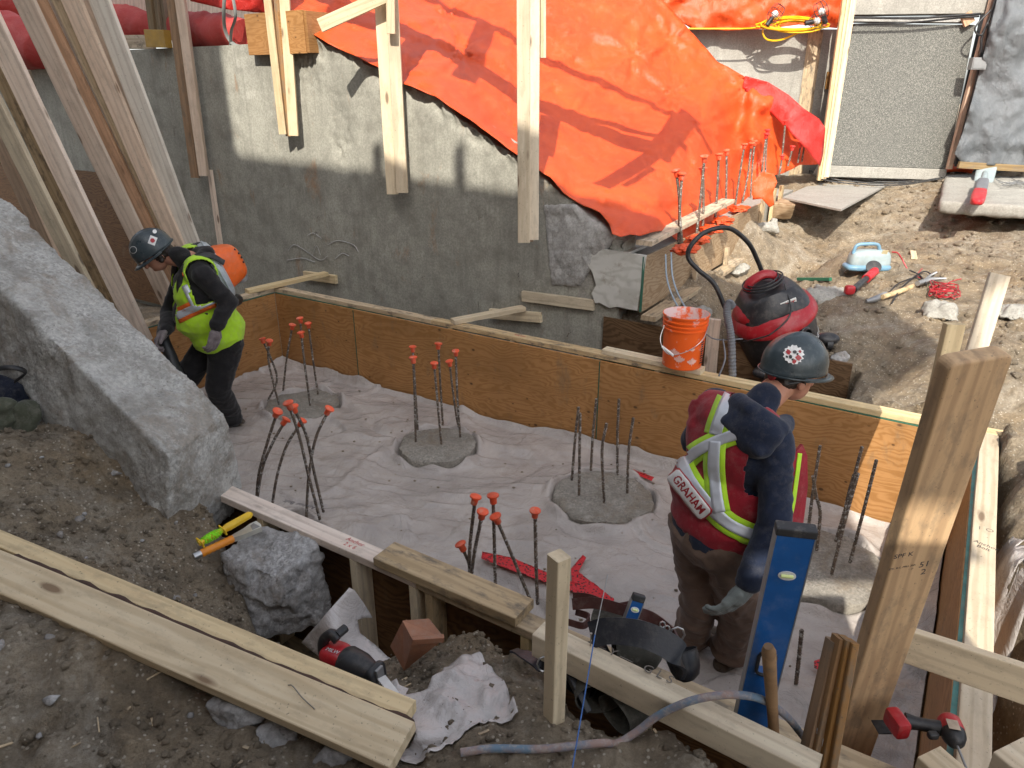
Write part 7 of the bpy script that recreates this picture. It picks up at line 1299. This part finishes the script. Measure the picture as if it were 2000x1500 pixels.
G().bm(softbox((.04, .075, .055), None, p=8), frame(P(1752, 1412, z=zz+.015), Vector((1, -.15, 0)), UZ)@Matrix.Rotation(.25, 4, 'Z')).build('foot_plate', M_TRED, im, 50); G().box((.04, .05, .004), Matrix.Translation(P(1722, 1420, z=FT+.004)), bev=.001).build('bit_clip', M_BLACK, im)
tr = P(1822, 1436, z=zz+.02); G().bm(softbox((.03, .02, .02), None), Matrix.Translation(tr)).build('trigger', M_BLACK, im, 50); G().box((.035, .03, .001), frame(P(1862, 1415, z=zz+.056), b1-b0, UZ)).build('label', simple('printed_label', (.5, .4, .3), .5, var=.5), im)
# ------------------------------------------------------------------ bag at the left edge
M_BAG = cloth('olive_canvas', (.07, .075, .05), dust=.3); M_BAGN = cloth('navy_canvas', (.012, .016, .03), dust=.2)
bg = empty('tool_bag', hit_ground(25, 870), 'dark tool bag with olive side pockets at the left edge under the sloping wall', 'bag'); c0 = P(15, 815, Y=3.0)
blob('bag_body', [(c0+Vector((-.1, .03, .06)), .13, c0+Vector((.0, .05, .02)), .11), (c0+Vector((-.1, .03, -.08)), .14, c0+Vector((.02, .03, -.08)), .12)], M_BAGN, bg, .012, 3, folds(.02, 7, 4, sharp=1.5))
blob('side_pocket', [(P(48, 805, Y=2.9), .05, P(35, 890, Y=2.85), .055)], M_BAG, bg, .009, 3, folds(.016, 8, 2, sharp=1.4)); blob('side_pocket', [(P(10, 800, Y=2.88), .05, P(-8, 890, Y=2.82), .06)], M_BAG, bg, .009, 3, folds(.016, 8, 6, sharp=1.4))
G().tube(cr([P(-30, 745, Y=3.), P(-5, 722, Y=2.95), P(25, 718, Y=2.95), P(50, 727, Y=2.98), P(30, 745, Y=3.)]), .012, 8, flat=.5).build('carry_strap', M_BLACK, bg, 60)

# ------------------------------------------------------------------ splinters and offcuts trodden into the soil
rs_ = random.Random(31); g = G()
for k in range(260):
    x, y = rs_.uniform(-2.6, 1.6), rs_.uniform(.95, 3.3); a_, b_ = ab(Vector((x, y, 0)))
    if b_ > -2.95: continue
    z = gz_at(x, y)+.004; th = rs_.uniform(0, 6.28); L = rs_.uniform(.01, .05)*(2.2 if k % 17 == 0 else 1); g.box((L, rs_.uniform(.003, .009), .003), Matrix.Translation((x, y, z))@Matrix.Rotation(th, 4, 'Z')@Matrix.Rotation(rs_.uniform(-.3, .3), 4, 'Y'))
o = g.build('wood_splinters', M_LUM[4], None); props(o, 'small wood splinters scattered over the near soil', 'splinters', kind='stuff')
g = G()
for k in range(170):
    a_, b_ = rs_.uniform(.2, 5.6), rs_.uniform(-2.5, -.1); p = F(a_, b_, .05+.03*rs_.random()); r_ = rs_.uniform(.004, .013); g.ico(p[:], r_, 1, (1, .8, .5), nz=.5, seed=k)
o = g.build('dirt_crumbs', M_CLOD, None); props(o, 'crumbs of dirt dropped on the plastic sheet', 'dirt', kind='stuff')
